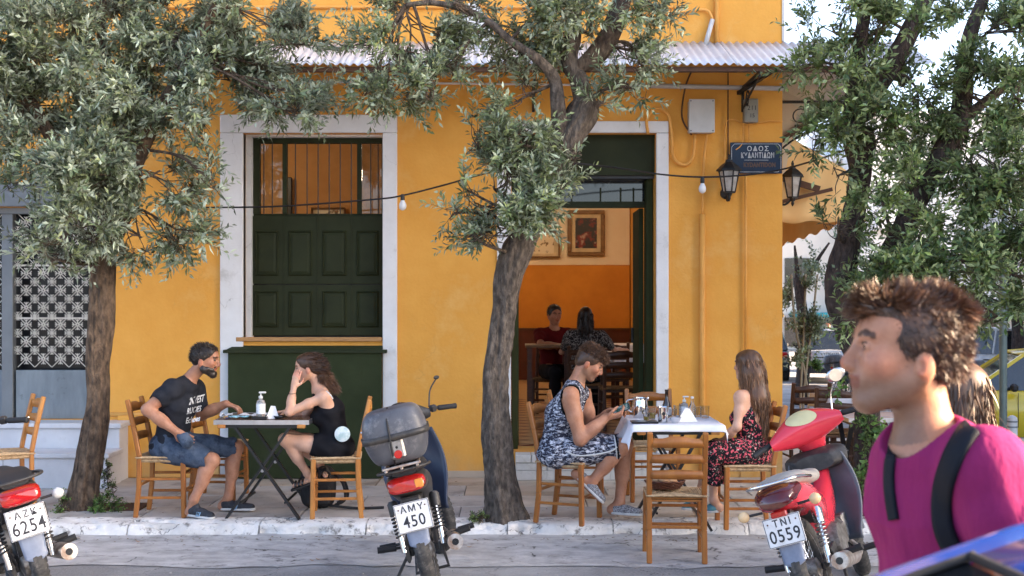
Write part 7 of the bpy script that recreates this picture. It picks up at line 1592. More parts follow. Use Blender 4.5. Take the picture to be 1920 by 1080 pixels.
def bike(loc, yaw, lean, label, cfg):
    """yaw: heading, degrees clockwise from +Y; local x forward, y left, origin under the rear axle"""
    t = thing('motorcycle', label, 'motorcycle', loc, 0); t.rotation_mode = 'XYZ'
    M3 = Matrix.Rotation(math.radians(90 - yaw), 3, 'Z') @ Matrix.Rotation(-math.radians(lean), 3, 'X'); t.rotation_euler = M3.to_euler()
    g = lambda k, d: cfg.get(k, d); WB = 1.22; steer = math.radians(g('steer', 12))
    body, acc, seatm = M[g('body', 'grey_plastic')], M[g('acc', 'frame_black')], M[g('seat', 'seat_black')]
    add_wheel(t, 0); add_wheel(t, WB, steer=steer)
    MB().bar((0, -.075, .285), (.48, -.06, .33), .02, .045, ch=.005).build('swing_arm', M['frame_black'], t); MB().bar((0, .075, .285), (.48, .06, .33), .02, .045, ch=.005).build('swing_arm', M['frame_black'], t)
    loft(MB(), [(-.03, .285, .012, .05, 0), (.05, .29, .016, .06, 0), (.42, .31, .016, .055, 0), (.5, .32, .012, .04, 0)], 14).build('chain_case', acc, t, smooth='auto', loc=(0, .10, 0))
    for sy in (-1, 1):
        c0, c1 = V((-.02, sy * .115, .30)), V((.04, sy * .125, .60)); sh = MB().tube([c0, c0.lerp(c1, .45)], .017, 10).tube([c0.lerp(c1, .4), c1], .010, 8).build('shock_absorber', M['chrome'], t, smooth='auto')
        MB().tube(spring(c0.lerp(c1, .3), c0.lerp(c1, .93), .026, 9), .0055, 6).build('spring', M[g('spring', 'frame_black')], sh, smooth=True)
        MB().lathe([(.03, 0), (.031, .07), (.02, .085)], c=c0.lerp(c1, .72), axis=(c1 - c0), n=14).build('shock_cover', M['chrome' if g('spring', '') == 'rim_steel' else 'frame_black'], sh, smooth='auto')
    # rear fender and flap
    def fen(u, v):
        a = math.radians(40 + 85 * u); r = .335; y = (v - .5) * .13; return V((r * math.cos(a), y, .285 + r * math.sin(a) - .02 * (2 * v - 1) ** 2 * .5))
    solidify(MB().grid(fen, 16, 6).build('rear_fender', acc, t, smooth=True), .004)
    tx = g('tailx', -.24)
    def flap(u, v): w = .07 - .012 * u; y = (v - .5) * 2 * w; z = .60 - .245 * u; return V((tx + .015 - .045 * u + .01 * (2 * v - 1) ** 2, y, z - (.02 * (2 * v - 1) ** 2 * -1 if u > .9 else 0)))
    solidify(MB().grid(flap, 10, 8).build('mud_flap', M['flap_blue'], t, smooth=True), .004)
    # plate
    pw, ph = g('plate', (.205, .155)); pl = MB().box((0, 0, 0), (.004, pw, ph), ch=.0015).build('number_plate', M['plate_white'], t, loc=(tx - .028, 0, g('platez', .56))); pl.rotation_euler = (0, -.14 * -1, 0)
    l1, l2 = cfg['text']; text_mesh(l1, .052, M['plate_ink'], 'lettering', pl, (-.0025, g('dx', 0), ph * .27), RB, .0008, space=1.3, bold=.0008); text_mesh(l2, g('size2', .094), M['plate_ink'], 'lettering', pl, (-.0025, 0, -ph * .17), RB, .0008, space=1.12, sx=g('sx2', .86), bold=.0010)
    e = MB()
    for (a, b_) in (((-1, -1), (1, -1)), ((1, -1), (1, 1)), ((1, 1), (-1, 1)), ((-1, 1), (-1, -1))): e.bar((-.003, a[0] * (pw / 2 - .004), a[1] * (ph / 2 - .004)), (-.003, b_[0] * (pw / 2 - .004), b_[1] * (ph / 2 - .004)), .0025, .002, up=(1, 0, 0))
    e.build('plate_border', M['plate_ink'], pl)
    for sy in (-1, 1): MB().lathe([(.005, 0), (.004, .004)], c=(-.002, sy * pw * .38, ph * .3), axis=(-1, 0, 0), n=8).build('plate_screw', M['rust_brown'], pl)
    MB().box((tx + .04, 0, .615), (.05, .12, .05), ch=.01).build('plate_bracket', M['frame_black'], t)
    # tail: body, lens
    tb = loft(MB(), g('tail', [(tx - .0, .70, .085, .035, 0), (tx + .04, .70, .112, .055, 0), (-.05, .70, .125, .075, 0), (.15, .66, .13, .09, 0), (.38, .58, .11, .09, 0), (.5, .50, .07, .06, 0)]), 22); tb.build('tail_body', body, t, smooth='auto')
    if g('style', 'wide') == 'wide':
        ln = loft(MB(), [(tx - .035, .71, .080, .026, .1), (tx - .02, .71, .102, .038, .1), (tx + .03, .715, .112, .044, 0)], 20, p=3.5).build('tail_light', M['tail_lens'], t, smooth='auto')
        if g('amber', False): MB().box((tx - .026, -.072, .71), (.022, .05, .05), ch=.006).build('turn_lens', M['amber_lens'], ln)
    else:
        ln = loft(MB(), [(tx - .05, .705, .03, .012, .2), (tx - .03, .71, .085, .045, .25), (tx + .04, .725, .122, .062, .2), (tx + .12, .74, .128, .052, .1)], 22, p=2.3).build('tail_light', M['tail_lens_dark'], t, smooth='auto')
        MB().box((tx - .02, 0, .638), (.03, .085, .032), ch=.005).build('lower_lens', M['tail_lens'], t)
    # indicators
    if g('indic', True):
        for sy in (-1, 1):
            a = V((tx + .04, sy * .10, .66)); b_ = V((tx + .02, sy * g('indw', .20), g('indz', .665))); i_ = MB().tube([a, b_], .008, 6).build('indicator', M['frame_black'], t)
            MB().ell(b_, (.026, .032, .030), 14, 9).build('turn_lens', M[g('indm', 'pale_lens')], i_, smooth=True)
    # seat and grab rail
    loft(MB(), [(-.18, .775, .07, .02, 0), (-.12, .785, .115, .035, 0), (.1, .775, .125, .045, 0), (.3, .745, .12, .04, 0), (.5, .735, .10, .045, 0), (.62, .72, .05, .03, 0)], 22).build('seat', seatm, t, smooth='auto')
    MB().tube(smoothpath([(.12, .135, .76), (-.12, .15, .79), (-.24, .12, .80), (-.27, 0, .80), (-.24, -.12, .80), (-.12, -.15, .79), (.12, -.135, .76)]), .009, 8).build('grab_rail', M[g('rail', 'frame_black')], t, smooth=True)
    if g('rack', True):
        for z, x0, x1 in ((.815, -.3, .02),):
            for y in (-.09, 0, .09): MB().box(((x0 + x1) / 2, y, z), (x1 - x0, .016, .012), ch=.003).build('rack_bar', M['rusty_chrome'], t)
            MB().box((-.28, 0, z + .012), (.02, .22, .014), ch=.003).build('rack_bar', M['rusty_chrome'], t)
    # engine, exhaust
    MB().lathe([(.03, -.10), (.10, -.095), (.115, -.06), (.115, .06), (.10, .095), (.03, .10)], c=(.55, 0, .33), axis=(0, 1, 0), n=22).build('engine_case', M['engine_alloy'], t, smooth='auto')
    MB().box((.66, 0, .35), (.24, .17, .17), ch=.03).build('engine_block', M['engine_alloy'], t)
    cy = MB()
    for k in range(7): cy.box((.78 + k * .022, 0, .375), (.008, .15, .14), ch=.01)
    cy.box((.85, 0, .375), (.16, .10, .10)); cy.build('cylinder', M['engine_alloy'], t)['kind'] = 'stuff'
    ex = MB().tube(smoothpath([(.92, -.02, .31), (.9, -.09, .22), (.7, -.13, .21), (.45, -.15, .24)]), .014, 8).build('exhaust', M['rusty_chrome'], t, smooth=True)
    MB().lathe([(.02, 0), (.04, .04), (.046, .1), (.046, .52), (.044, .56), (.034, .565), (.034, .55), (.018, .545), (.018, .50), (0.001, .50)], c=(.46, -.155, .24), axis=(-1, -.06, .12), n=24, cap=False).build('muffler', M['rusty_chrome'], ex, smooth='auto')
    e_ = V((.46, -.155, .24)) + V((-1, -.06, .12)).normalized() * .562; MB().lathe([(.018, 0), (.045, .001), (.046, .006), (.018, .007)], c=e_, axis=(-1, -.06, .12), n=24).build('muffler_end', M['rusty_chrome'], ex, smooth='auto'); MB().lathe([(0.0005, .0), (.02, .0)], c=e_ + V((-.008, 0, .001)), axis=(-1, -.06, .12), n=16, cap=False).build('muffler_hole', M['shop_dark'], ex)
    # underbone frame / centre body
    loft(MB(), [(.40, .50, .06, .08, 0), (.62, .50, .075, .10, 0), (.85, .56, .06, .10, .1), (1.0, .70, .05, .10, .15)], 18).build('centre_body', body if g('cbody', True) else acc, t, smooth='auto')
    ls = MB(); nsh = g('noshield', False)
    def leg(u, v):      # v: left->right, u: top->bottom
        w = .16 + .05 * math.sin(PI * min(1, u * 1.05 + .05)); y = (v - .5) * 2 * w; z = (.88 if g('cover', '') != 'red_paint' else .80) - .52 * u; return V((1.03 - .16 * u - .09 * (2 * v - 1) ** 2 + .04 * math.sin(u * PI), y, z))
    if not nsh: solidify(ls.grid(leg, 16, 16).build('leg_shield', M[g('shield', 'navy_plastic')], t, smooth=True), .012)
    for sy in (-1, 1):
        MB().tube([(1.03, sy * .085, .80), (WB, sy * .085, .285)], .015, 8).build('fork_leg', M['chrome'], t)
        MB().tube([(.50, sy * .10, .26), (.50, sy * .22, .26)], .010, 6).build('footrest_bar', M['frame_black'], t); MB().tube([(.50, sy * .20, .26), (.50, sy * .30, .265)], .018, 8).build('footrest', M['rubber'], t)
        MB().tube([(.16, sy * .12, .30), (.13, sy * .19, .31)], .009, 6).build('pillion_bar', M['frame_black'], t); MB().tube([(.13, sy * .17, .31), (.12, sy * .28, .325)], .019, 10).build('pillion_peg', M['rubber'], t)
    def ff(u, v):
        a = math.radians(15 + 120 * u); r = .325; y = (v - .5) * .12; return V((WB + r * math.cos(a), y, .285 + r * math.sin(a)))
    solidify(MB().grid(ff, 14, 6).build('front_fender', body, t, smooth=True), .005)
    MB().tube([(.45, .10, .24), (.36, .27, .03)], .010, 6).build('side_stand', M['frame_black'], t); MB().tube([(.42, -.08, .22), (.30, -.10, .10), (.30, .10, .10), (.42, .08, .22)], .012, 6).build('centre_stand', M['frame_black'], t)
    # handlebar assembly, turned
    hb = MB().tube([(0, 0, -.12), (0, 0, .02)], .02, 8).build('handlebar', M['frame_black'], t, loc=(.98, 0, .96)); hb.rotation_euler = (g('roll', 0), -.25, steer)
    MB().tube(smoothpath([(-.10, .35, .03), (-.05, .22, .04), (.0, .08, .02), (.0, -.08, .02), (-.05, -.22, .04), (-.10, -.35, .03)]), .011, 8).build('bar_tube', M['frame_black'], hb, smooth=True)
    for sy in (-1, 1):
        MB().lathe([(.016, 0), (.018, .005), (.017, .10), (.019, .125), (.012, .13)], c=(-.062, sy * .24, .038), axis=(-.32, sy * 1, -.07), n=14).build('grip', M['rubber'], hb, smooth='auto')
        MB().tube([(-.03, sy * .2, .035), (-.03, sy * .24, .03), (-.045, sy * .36, .02)], .006, 6).build('brake_lever', M['chrome'], hb, smooth=True)
        MB().box((-.045, sy * .21, .04), (.04, .045, .045), ch=.008).build('switch_pod', M['frame_black'], hb)
    hc = MB()
    for sc_ in (1,):
        def cov(u, v):
            y = (u - .5) * 2 * (.235 if g('cover', '') == 'red_paint' else .15); k = 1 - abs(2 * u - 1) ** 1.8; a = v * 2 * PI; rr_ = 1.08 if g('cover', '') == 'red_paint' else .8; rx = .035 + .075 * k * rr_; rz = .032 + .055 * k * rr_
            return V((-.02 + .05 * k + rx * math.cos(a) - .05 * abs(2 * u - 1) ** 2, y, .03 + .01 * k + rz * math.sin(a) - (.03 * k if math.sin(a) < 0 else 0)))
        hc.grid(cov, 28, 20)
    cv = hc.build('handlebar_cover', M[g('cover', 'frame_black')], hb, smooth=True)
    def dial(u, v):
        a = u * 2 * PI; p = cov(.5 + .21 * v * math.cos(a), (122 + 36 * v * math.sin(a) - 10 * v * math.cos(a)) / 360); c_ = V((.03, p.y, .04)); return c_ + (p - c_) * 1.035
    if g('cover', '') == 'red_paint':
        ck = MB(); ck.lathe([(.13, .02), (.115, -.04), (.085, -.09), (.07, -.13), (.06, -.15)], c=(.01, 0, 0), n=22)
        ck.v = [(x * .62 + .006, y, z) for (x, y, z) in ck.v]; ck.build('steering_cowl', M['red_paint'], hb, smooth='auto')
        loft(MB(), [(.90, .77, .12, .05, 0), (.96, .78, .20, .07, 0), (1.03, .79, .19, .065, 0)], 20, p=3).build('inner_cover', M['frame_black'], t, smooth='auto')
    MB().grid(dial, 28, 4).build('instrument_dial', M['dial_cream' if g('cover', '') == 'red_paint' else 'dark_glass'], cv, smooth=True)
    loft(MB(), [(.03, .0, .02, .02, 0), (.08, .0, .06, .05, 0), (.115, .0, .055, .045, 0)], 18).build('headlight', M['dark_glass'], hb, smooth='auto')
    for sy in g('mirrors', (-1,)):
        mr = MB().tube(smoothpath([(-.03, sy * .19, .05), (-.0, sy * .23, .15), (-.01, sy * .28, .22)]), .0055, 6).build('mirror', M['frame_black' if g('mir', 0) == 0 else 'chrome'], hb, smooth=True)
        if g('mir', 0): 
            MB().ell((-.012, sy * .31, .26), (.012, .065, .04), 16, 10).build('mirror_housing', M['silver'], mr, smooth=True)
            MB().lathe([(.0, 0), (.04, 0)], c=(-.026, sy * .31, .26), axis=(-1, 0, 0), n=20, cap=False).build('mirror_glass', M['mirror_glass'], mr)
        else: MB().ell((-.01, sy * .285, .23), (.014, .022, .014), 10, 7).build('mirror_stub', M['frame_black'], mr, smooth=True)
    MB().tube(smoothpath([(1.0, .05, .92), (1.08, .12, .8), (1.0, .1, .6), (.8, .06, .45)]), .006, 6).build('control_cable', M['rubber'], t, smooth=True)
    MB().tube(smoothpath([(.1, -.1, .55), (.0, -.13, .42), (.1, -.12, .32), (.3, -.1, .3)]), .006, 6).build('control_cable', M['rubber'], t, smooth=True)
    if g('box', False):
        bx = V((-.10, 0, .99)); hx, hy, hz = .18, .19, .158
        def sup(u, v, s0, s1, k=1.0, p=.42):
            a = u * 2 * PI; th = PI * (s0 + (s1 - s0) * v); sg = lambda w, e: math.copysign(abs(w) ** e, w)
            st_ = abs(math.sin(th)) ** (p * .62); z = hz * sg(math.cos(th), .62)
            tap = 1 - .16 * max(0, -z / hz) - .10 * max(0, z / hz)
            return bx + V((hx * k * st_ * sg(math.cos(a), .5) * tap, hy * k * st_ * sg(math.sin(a), .5) * tap, z))
        tb_ = MB().grid(lambda u, v: sup(u, v, .498, 1.0), 48, 12).build('top_box', M['box_scuffed'], t, smooth='auto')
        MB().grid(lambda u, v: sup(u, v, 0, .492, 1.0), 48, 12).build('box_lid', M['box_scuffed'], tb_, smooth='auto')
        def band(u, v):
            q = sup(u, 0, .48, .48, 1.03); return V((q.x, q.y, bx.z + .022 - .036 * v))
        solidify(MB().grid(band, 48, 1).build('box_band', M['frame_black'], tb_, smooth='auto'), .008)
        MB().box(bx + V((-hx + .012, 0, -.065)), (.035, .085, .115), ch=.012).build('box_latch', M['rim_steel'], tb_); MB().lathe([(0.001, .004), (.022, .004), (.024, 0)], c=bx + V((-hx - .008, 0, -.095)), axis=(-1, 0, 0), n=16).build('latch_badge', M['tail_lens'], tb_)
        MB().lathe([(0.001, .003), (.008, .003), (.008, 0)], c=bx + V((-hx - .008, 0, -.055)), axis=(-1, 0, 0), n=10).build('key_hole', M['shop_dark'], tb_)
        for y in (-.085, .085): MB().bar(bx + V((-hx + .03, y, .10)), bx + V((-hx + .02, y, .01)), .012, .02).build('lid_rib', M['frame_black'], tb_)
        MB().tube(smoothpath([bx + V((-hx * .2, .01, hz + .004)), bx + V((-hx * .82, .02, hz * .75)), bx + V((-hx - .008, .025, .0)), bx + V((-hx + .0, .03, -.1)), bx + V((-.10, .035, -.17))]), .006, 6).build('box_strap', M['rubber'], tb_, smooth=True)
    return t
bike((X(818, 7.15), 7.15, -.1), -3, 13.5, 'dirty dark motorcycle with scuffed grey top box parked in the middle', dict(text=('ΑΜΥ', '450'), box=True, amber=True, indic=False, body='frame_black', plate=(.20, .165), platez=.535, size2=.092, mirrors=(-1,), steer=34, shield='navy_plastic'))
bike((X(1553, 6.62), 6.62, -.1), 25, 19, 'red scooter with cream dial parked at the right in front of the floral dress', dict(text=('ΤΝΙ', '0559'), body='red_paint', style='beak', seat='seat_grey', cover='red_paint', shield='grey_plastic', mirrors=(-1,), mir=1, rack=False, rail='chrome', steer=16, roll=-.14, plate=(.205, .155), platez=.55, spring='rim_steel', acc='frame_black', sx2=.84))
bike((X(84, 6.8), 6.8, -.1), -32, 14, 'motorcycle with red tail light cut off by the left edge of the photo', dict(text=('ΑΖΚ', '6254'), body='frame_black', rack=False, steer=-24, plate=(.205, .16), platez=.575, indm='sole_white', indw=.19, sx2=.8, size2=.1, mirrors=(), noshield=True))
# ============================================================ CARS AND BACKGROUND
dm('paint_silver', (0.50, 0.51, 0.53), rough=.25, metal=.3, coat=.6, scale=2); dm('paint_white', (0.72, 0.73, 0.74), rough=.3, coat=.6)
dm('taxi_yellow', (0.80, 0.62, 0.04), (0.78, 0.59, 0.035), rough=.25, coat=.7); dm('paint_dark', (0.03, 0.05, 0.055), rough=.25, coat=.6)
dm('paint_blue', (0.015, 0.12, 0.55), (0.012, 0.10, 0.48), rough=.18, coat=.9, scale=3)
dm('glass_dark', (0.012, 0.016, 0.02), (0.03, 0.035, 0.04), rough=.04, spec=.9, scale=3)
def car(loc, yaw, label, paint, L=4.1, W=1.7, Hh=1.45, plate=None, hatch=True, cat='car'):
    """local x forward; yaw degrees clockwise from +Y"""
    t = thing('parked_car', label, cat, loc, math.radians(90 - yaw)); pm = M[paint]; r, f = -L / 2, L / 2; hw = W / 2
    secs = [(r, .40, .30, .62, .93), (r + .05, .32, .0, .86, .97), (r + .25, .26, 0, .92, 1), (r + .9, .22, 0, .92, 1.0), (0, .22, 0, .90, 1.0), (f - 1.15, .22, 0, .90, 1.0), (f - .55, .24, 0, .82, .98), (f - .15, .28, 0, .72, .93), (f, .38, .0, .60, .82)]
    vs = []; 
    for (x, zb, _, zt, k) in secs:
        w = hw * k
        for (y, z) in ((-w * .9, zb), (-w, zb + .12), (-w * 1.0, (zb + zt) / 2 + .05), (-w * .97, zt - .08), (-w * .88, zt), (0, zt + .03), (w * .88, zt), (w * .97, zt - .08), (w * 1.0, (zb + zt) / 2 + .05), (w, zb + .12), (w * .9, zb)): vs.append((x, y, z))
    n = 11; m = len(secs); fs = [(i * n + k, (i + 1) * n + k, (i + 1) * n + (k + 1) % n, i * n + (k + 1) % n) for i in range(m - 1) for k in range(n)] + [tuple(range(n)), tuple((m - 1) * n + k for k in range(n))[::-1]]
    b = MB().add(vs, fs).build('car_body', pm, t, smooth='auto')
    xr = r + (.12 if hatch else .85); cab = [(xr, .90), (xr + .42, Hh - .02), (xr + 1.3, Hh), (.45, Hh - .06), (f - 1.05, .90)]
    wb, wr = hw * .90, hw * .74
    hwz = lambda z: wb + (wr - wb) * (z - .90) / (Hh - .90)
    vs = []
    for (x, z) in cab: vs += [(x, -hwz(z), z), (x, hwz(z), z)]
    vs += [(xr, -wb, .88), (xr, wb, .88), (f - 1.05, -wb, .88), (f - 1.05, wb, .88)]
    MB().add(vs, [(0, 2, 3, 1), (6, 8, 9, 7), (0, 8, 6, 4, 2), (1, 3, 5, 7, 9)]).build('windows', M['glass_dark'], t)
    rf = MB(); rf.add([(xr + .40, -wr, Hh - .01), (xr + .40, wr, Hh - .01), (xr + 1.3, -wr, Hh + .012), (xr + 1.3, wr, Hh + .012), (.47, -wr, Hh - .045), (.47, wr, Hh - .045)], [(0, 2, 3, 1), (2, 4, 5, 3)])
    solidify(rf.build('roof', pm, t, smooth=True), .025)
    for sy in (-1, 1):
        for (a, c, w) in (((xr - .01, .90), (xr + .42, Hh - .01), .09), ((f - 1.03, .90), (.45, Hh - .05), .05), ((xr + 1.45, .90), (xr + 1.35, Hh), .07), ((xr + .42, Hh - .01), (xr + 1.3, Hh), .05), ((xr + 1.3, Hh), (.45, Hh - .05), .05)):
            MB().bar((a[0], sy * (hwz(a[1]) + .004), a[1]), (c[0], sy * (hwz(c[1]) + .004), c[1]), .03, w, up=(0, 1, 0) if False else (0, 0, 1)).build('pillar', pm, t)
        for x in (r + .72, f - .78):
            MB().lathe([(.05, -.09), (.29, -.09), (.31, -.06), (.31, .06), (.29, .09), (.22, .095)], c=(x, sy * (hw - .08), .31), axis=(0, 1, 0), n=28).build('wheel', M['tyre'], t, smooth='auto')
            MB().lathe([(0.001, .03), (.05, .035), (.06, .01), (.19, .005), (.205, .02)], c=(x, sy * (hw + .01) - sy * .0, .31), axis=(0, sy, 0), n=20, cap=False).build('hubcap', M['rim_steel'], t, smooth='auto')
            MB().lathe([(.30, 0), (.365, 0), (.365, .006), (.30, .006)], c=(x, sy * (hw + .001), .33), axis=(0, sy, 0), n=28, cap=False).build('wheel_arch', M['black_plastic'], t)
        MB().box((r + .03, sy * hw * .78, .76), (.10, .2, .16), ch=.02).build('tail_light', M['tail_lens'], t); MB().box((f - .06, sy * hw * .66, .62), (.14, .28, .12), ch=.03).build('headlight', M['rim_steel'], t)
        MB().box((.62, sy * (hw + .08), .95), (.10, .16, .11), ch=.03).build('side_mirror', M['black_plastic'], t)
        for x in (xr + 1.4, .55): MB().box((x, sy * (hw + .001), .62), (.008, .006, .5)).build('door_seam', M['shop_dark'], t)
        MB().box((xr + 1.6, sy * (hw + .01), .78), (.16, .02, .025), ch=.005).build('door_handle', M['black_plastic'], t)
    MB().box((r - .01, 0, .33), (.06, W * .72, .14), ch=.02).build('lower_bumper', M['black_plastic'], t); MB().box((f - .01, 0, .35), (.06, W * .6, .16), ch=.02).build('grille', M['black_plastic'], t)
    MB().box((r - .012, 0, .70), (.05, W * .92, .02)).build('bumper_seam', M['shop_dark'], t)
    if plate:
        p = MB().box((r - .03, 0, .79), (.012, .46, .12), ch=.003).build('number_plate', M['plate_white'], t); text_mesh(plate, .10, M['plate_ink'], 'lettering', p, (r - .037, 0, .79), RB, .001, sx=.95)
    return t
gz = ground_z
car((X(1556, 35), 35.2, -.66), 12, 'silver hatchback parked across the side street seen from behind', 'paint_silver', 3.7, 1.66, 1.42, 'ΥΤΝ-6732')
car((X(1466, 33), 36.5, -.70), 8, 'dark car half hidden behind the building corner', 'paint_dark', 4.1, 1.66, 1.4)
taxi = car((X(1850, 17.7) + 1.22, 18.55, -.60), -78, 'bright yellow taxi parked behind the signpost at the right edge', 'taxi_yellow', 4.4, 1.76, 1.46, hatch=False, cat='taxi')
MB().box((-.02, .886, .66), (.34, .006, .15), ch=.002).build('door_sticker', mat('sticker_green', (.42, .62, .05), rough=.4), taxi); MB().box((-.1, 0, 1.52), (.14, .34, .12), ch=.02).build('roof_sign', M['taxi_yellow'], taxi)
car((X(1850, 27) , 28.2, -.5), -80, 'white car parked beyond the yellow taxi', 'paint_white', 4.0, 1.7, 1.45)
car((X(1640, 40), 41, -.9), 80, 'white car parked farther down the side street', 'paint_white', 4.0, 1.7, 1.45)
# blue car close to the lens: hatchback tail, roof and rear window
def blue_car():
    t = thing('parked_car', 'bright blue car whose roof and rear window fill the lower right corner', 'car', (0, 0, -.1)); pb = M['paint_blue']
    prof = [(.06, .36), (.03, .62), (.07, .98), (.22, 1.325), (.453, 1.418), (.626, 1.479), (.90, 1.525), (1.5, 1.54), (2.3, 1.50), (3.1, 1.02), (3.9, .86), (4.0, .62), (3.95, .3)]
    y0, y1 = -.12, 1.50
    def zc(x, y):   # crown of roof: slightly lower at edges
        k = abs((y - (y0 + y1) / 2) / ((y1 - y0) / 2)); return .022 * (1 - k ** 2)
    b = MB()
    # lower body
    ys_ = np.linspace(y0 - .03, y1 + .03, 13); low = [(.06, .3), (.03, .62), (.07, .98), (2.9, 1.02), (3.9, .86), (4.0, .62), (3.95, .3)]
    vs = [(x, y, z) for (x, z) in low for y in ys_]; n = 13; b.add(vs, [(i * n + k, (i + 1) * n + k, (i + 1) * n + k + 1, i * n + k + 1) for i in range(len(low) - 1) for k in range(n - 1)] + [tuple(i * n for i in range(len(low)))[::-1], tuple(i * n + n - 1 for i in range(len(low)))])
    b.build('car_body', pb, t)
    # roof panel from x=.575 on
    xs2 = [.525, .626, .75, .90, 1.2, 1.5, 1.9, 2.3]; iz = lambda x: float(np.interp(x, [p[0] for p in prof], [p[1] for p in prof]))
    yy = np.linspace(y0 + .11, y1 - .11, 15)
    rp = MB().add([(x, y, iz(x) + zc(x, y)) for x in xs2 for y in yy], [(i * 15 + k, (i + 1) * 15 + k, (i + 1) * 15 + k + 1, i * 15 + k + 1) for i in range(len(xs2) - 1) for k in range(14)]); solidify(rp.build('roof', pb, t, smooth=True), .01, -1)
    # side rails, rounded over the edge
    for (ye, sg) in ((y1, 1), (y0, -1)):
        def rail(u, v):
            x = .10 + 3.0 * u; z = iz(x) + zc(x, ye); a = v * PI * .5; w = .11; r = .04
            if v < .5: q = v / .5; return V((x, ye - sg * (w - q * (w - r)), z - .0 + .012 * math.sin(q * PI * .5) * 0 + zc(x, ye - sg * w) * 0))
            q = (v - .5) / .5 * PI / 2; return V((x, ye - sg * r + sg * r * math.sin(q), z - r + r * math.cos(q)))
        MB().grid(rail, 60, 12).build('roof_rail', pb, t, smooth=True)
        MB().add([(.10, ye - sg * .002, .97), (3.0, ye - sg * .002, .97), (2.3, ye - sg * .02, 1.38), (.95, ye - sg * .02, 1.42), (.45, ye - sg * .02, 1.32), (.24, ye - sg * .01, 1.22)], [(0, 1, 2, 3, 4, 5)]).build('side_window', M['glass_dark'], t)
    # rear window
    xg = [.235, .30, .38, .45, .515]; yy = np.linspace(y0 + .112, y1 - .112, 13)
    solidify(MB().add([(x, y, iz(x) + zc(x, y) - .004) for x in xg for y in yy], [(i * 13 + k, (i + 1) * 13 + k, (i + 1) * 13 + k + 1, i * 13 + k + 1) for i in range(4) for k in range(12)]).build('rear_window', M['glass_dark'], t, smooth=True), .006, -1)
    MB().tube([(.52, y, iz(.52) + zc(.52, y) + .001) for y in np.linspace(y0 + .11, y1 - .11, 15)], .006, 6).build('window_seal', M['rubber'], t, smooth=True)
    MB().tube([(x, y1 - .112, iz(x) + zc(x, y1 - .112) + .001) for x in np.linspace(.23, .525, 10)], .006, 6).build('window_seal', M['rubber'], t, smooth=True)
    # tailgate
    MB().add([(x, y, z) for (x, z) in ((.068, .975), (.14, 1.14), (.225, 1.30)) for y in (y0 + .02, y1 - .02)], [(0, 1, 3, 2), (2, 3, 5, 4)]).build('tailgate', pb, t)
    for x in (.75, 3.2):
        for y in (y0 + .06, y1 - .06): MB().lathe([(.05, -.09), (.29, -.09), (.31, -.06), (.31, .06), (.29, .09), (.05, .09)], c=(x, y, .31), axis=(0, 1, 0), n=24).build('wheel', M['tyre'], t, smooth='auto')
blue_car()
# ---- signpost, bollard, potted shrub, parked scooters
dm('post_green', (0.17, 0.22, 0.20), (0.13, 0.17, 0.155), rough=.5, metal=.3); dm('bollard_white', (0.62, 0.62, 0.62), (0.5, 0.5, 0.5), rough=.5, scale=5)
t = thing('signpost', 'grey green metal post standing before the yellow taxi', 'post', (X(1881, 14), 14, -.18)); MB().tube([(0, 0, 0), (0, 0, 2.9)], .043, 12).build('post', M['post_green'], t, smooth='auto'); MB().box((0, -.02, 2.6), (.5, .01, .5), ch=.01).build('sign_panel', M['bollard_white'], t)
t = thing('bollard', 'white bollard with grey bands on a concrete block beside the signpost', 'bollard', (X(1898, 13.7), 13.7, -.16)); MB().lathe([(.055, .06), (.055, .44), (.052, .47), (.03, .49), (.001, .5)], n=20).build('bollard_tube', M['bollard_white'], t, smooth='auto')
for z in (.36, .42): MB().lathe([(.0565, z), (.0565, z + .018)], n=20, cap=False).build('band', M['grey_metal'], t)
MB().box((0, 0, .03), (.26, .24, .07), ch=.01).build('base_block', M['bollard_white'], t)
dm('pot_yellow', (0.7, 0.36, 0.03), rough=.6); dm('pot_red', (0.5, 0.06, 0.03), rough=.6)
t = thing('flower_pot', 'yellow and red flower pot on the side street pavement', 'pot', (X(1517, 17), 17, -.12)); MB().lathe([(.07, 0), (.095, .12)], n=18).build('pot_body', M['pot_yellow'], t, smooth='auto'); MB().lathe([(.1, .12), (.1, .17), (.09, .17)], n=18).build('pot_rim', M['pot_red'], t, smooth='auto')
small_plant('potted_plant', 'bright green plant in the yellow and red pot', 'plant', [(1521, 690, 9, 8, 17, .06, 5)], M['leaf_bright'], (X(1517, 17), 17, .06), leafL=.06, leafW=.03, per=6, dens=2, twigL=(.05, .12))
b2 = small_plant('young_tree', 'slender young tree with pale stems beside the building corner', 'tree', [(1500, 560, 26, 40, 15.5, .25, 1.1), (1498, 620, 28, 45, 15.5, .25, 1.1), (1490, 670, 20, 24, 15.5, .2, .9), (1515, 590, 18, 30, 15.5, .2, .8)], M['leaf_olive'], (X(1506, 15.5), 15.5, -.15), leafL=.07, leafW=.03, per=10, dens=.7)
for (dx, tx) in ((0, .12), (.05, -.1), (-.04, .02)): MB().tube(smoothpath([(dx, 0, 0), (dx + .01, 0, .6), (tx, .02, 1.5), (tx * 1.5, 0, 2.1)]), .014, 7).build('stem', M['leaf_stem'] if 'leaf_stem' in M else mat('pale_stem', (.42, .34, .22), rough=.8), b2, smooth=True)
t = thing('street_marker', 'white post with a yellow band beyond the side street tables', 'post', (X(1579, 19), 19, -.28)); MB().lathe([(.09, .0), (.09, .42)], n=16).build('post', M['bollard_white'], t, smooth='auto'); MB().lathe([(.092, .12), (.092, .26)], n=16, cap=False).build('band', M['pot_yellow'], t)
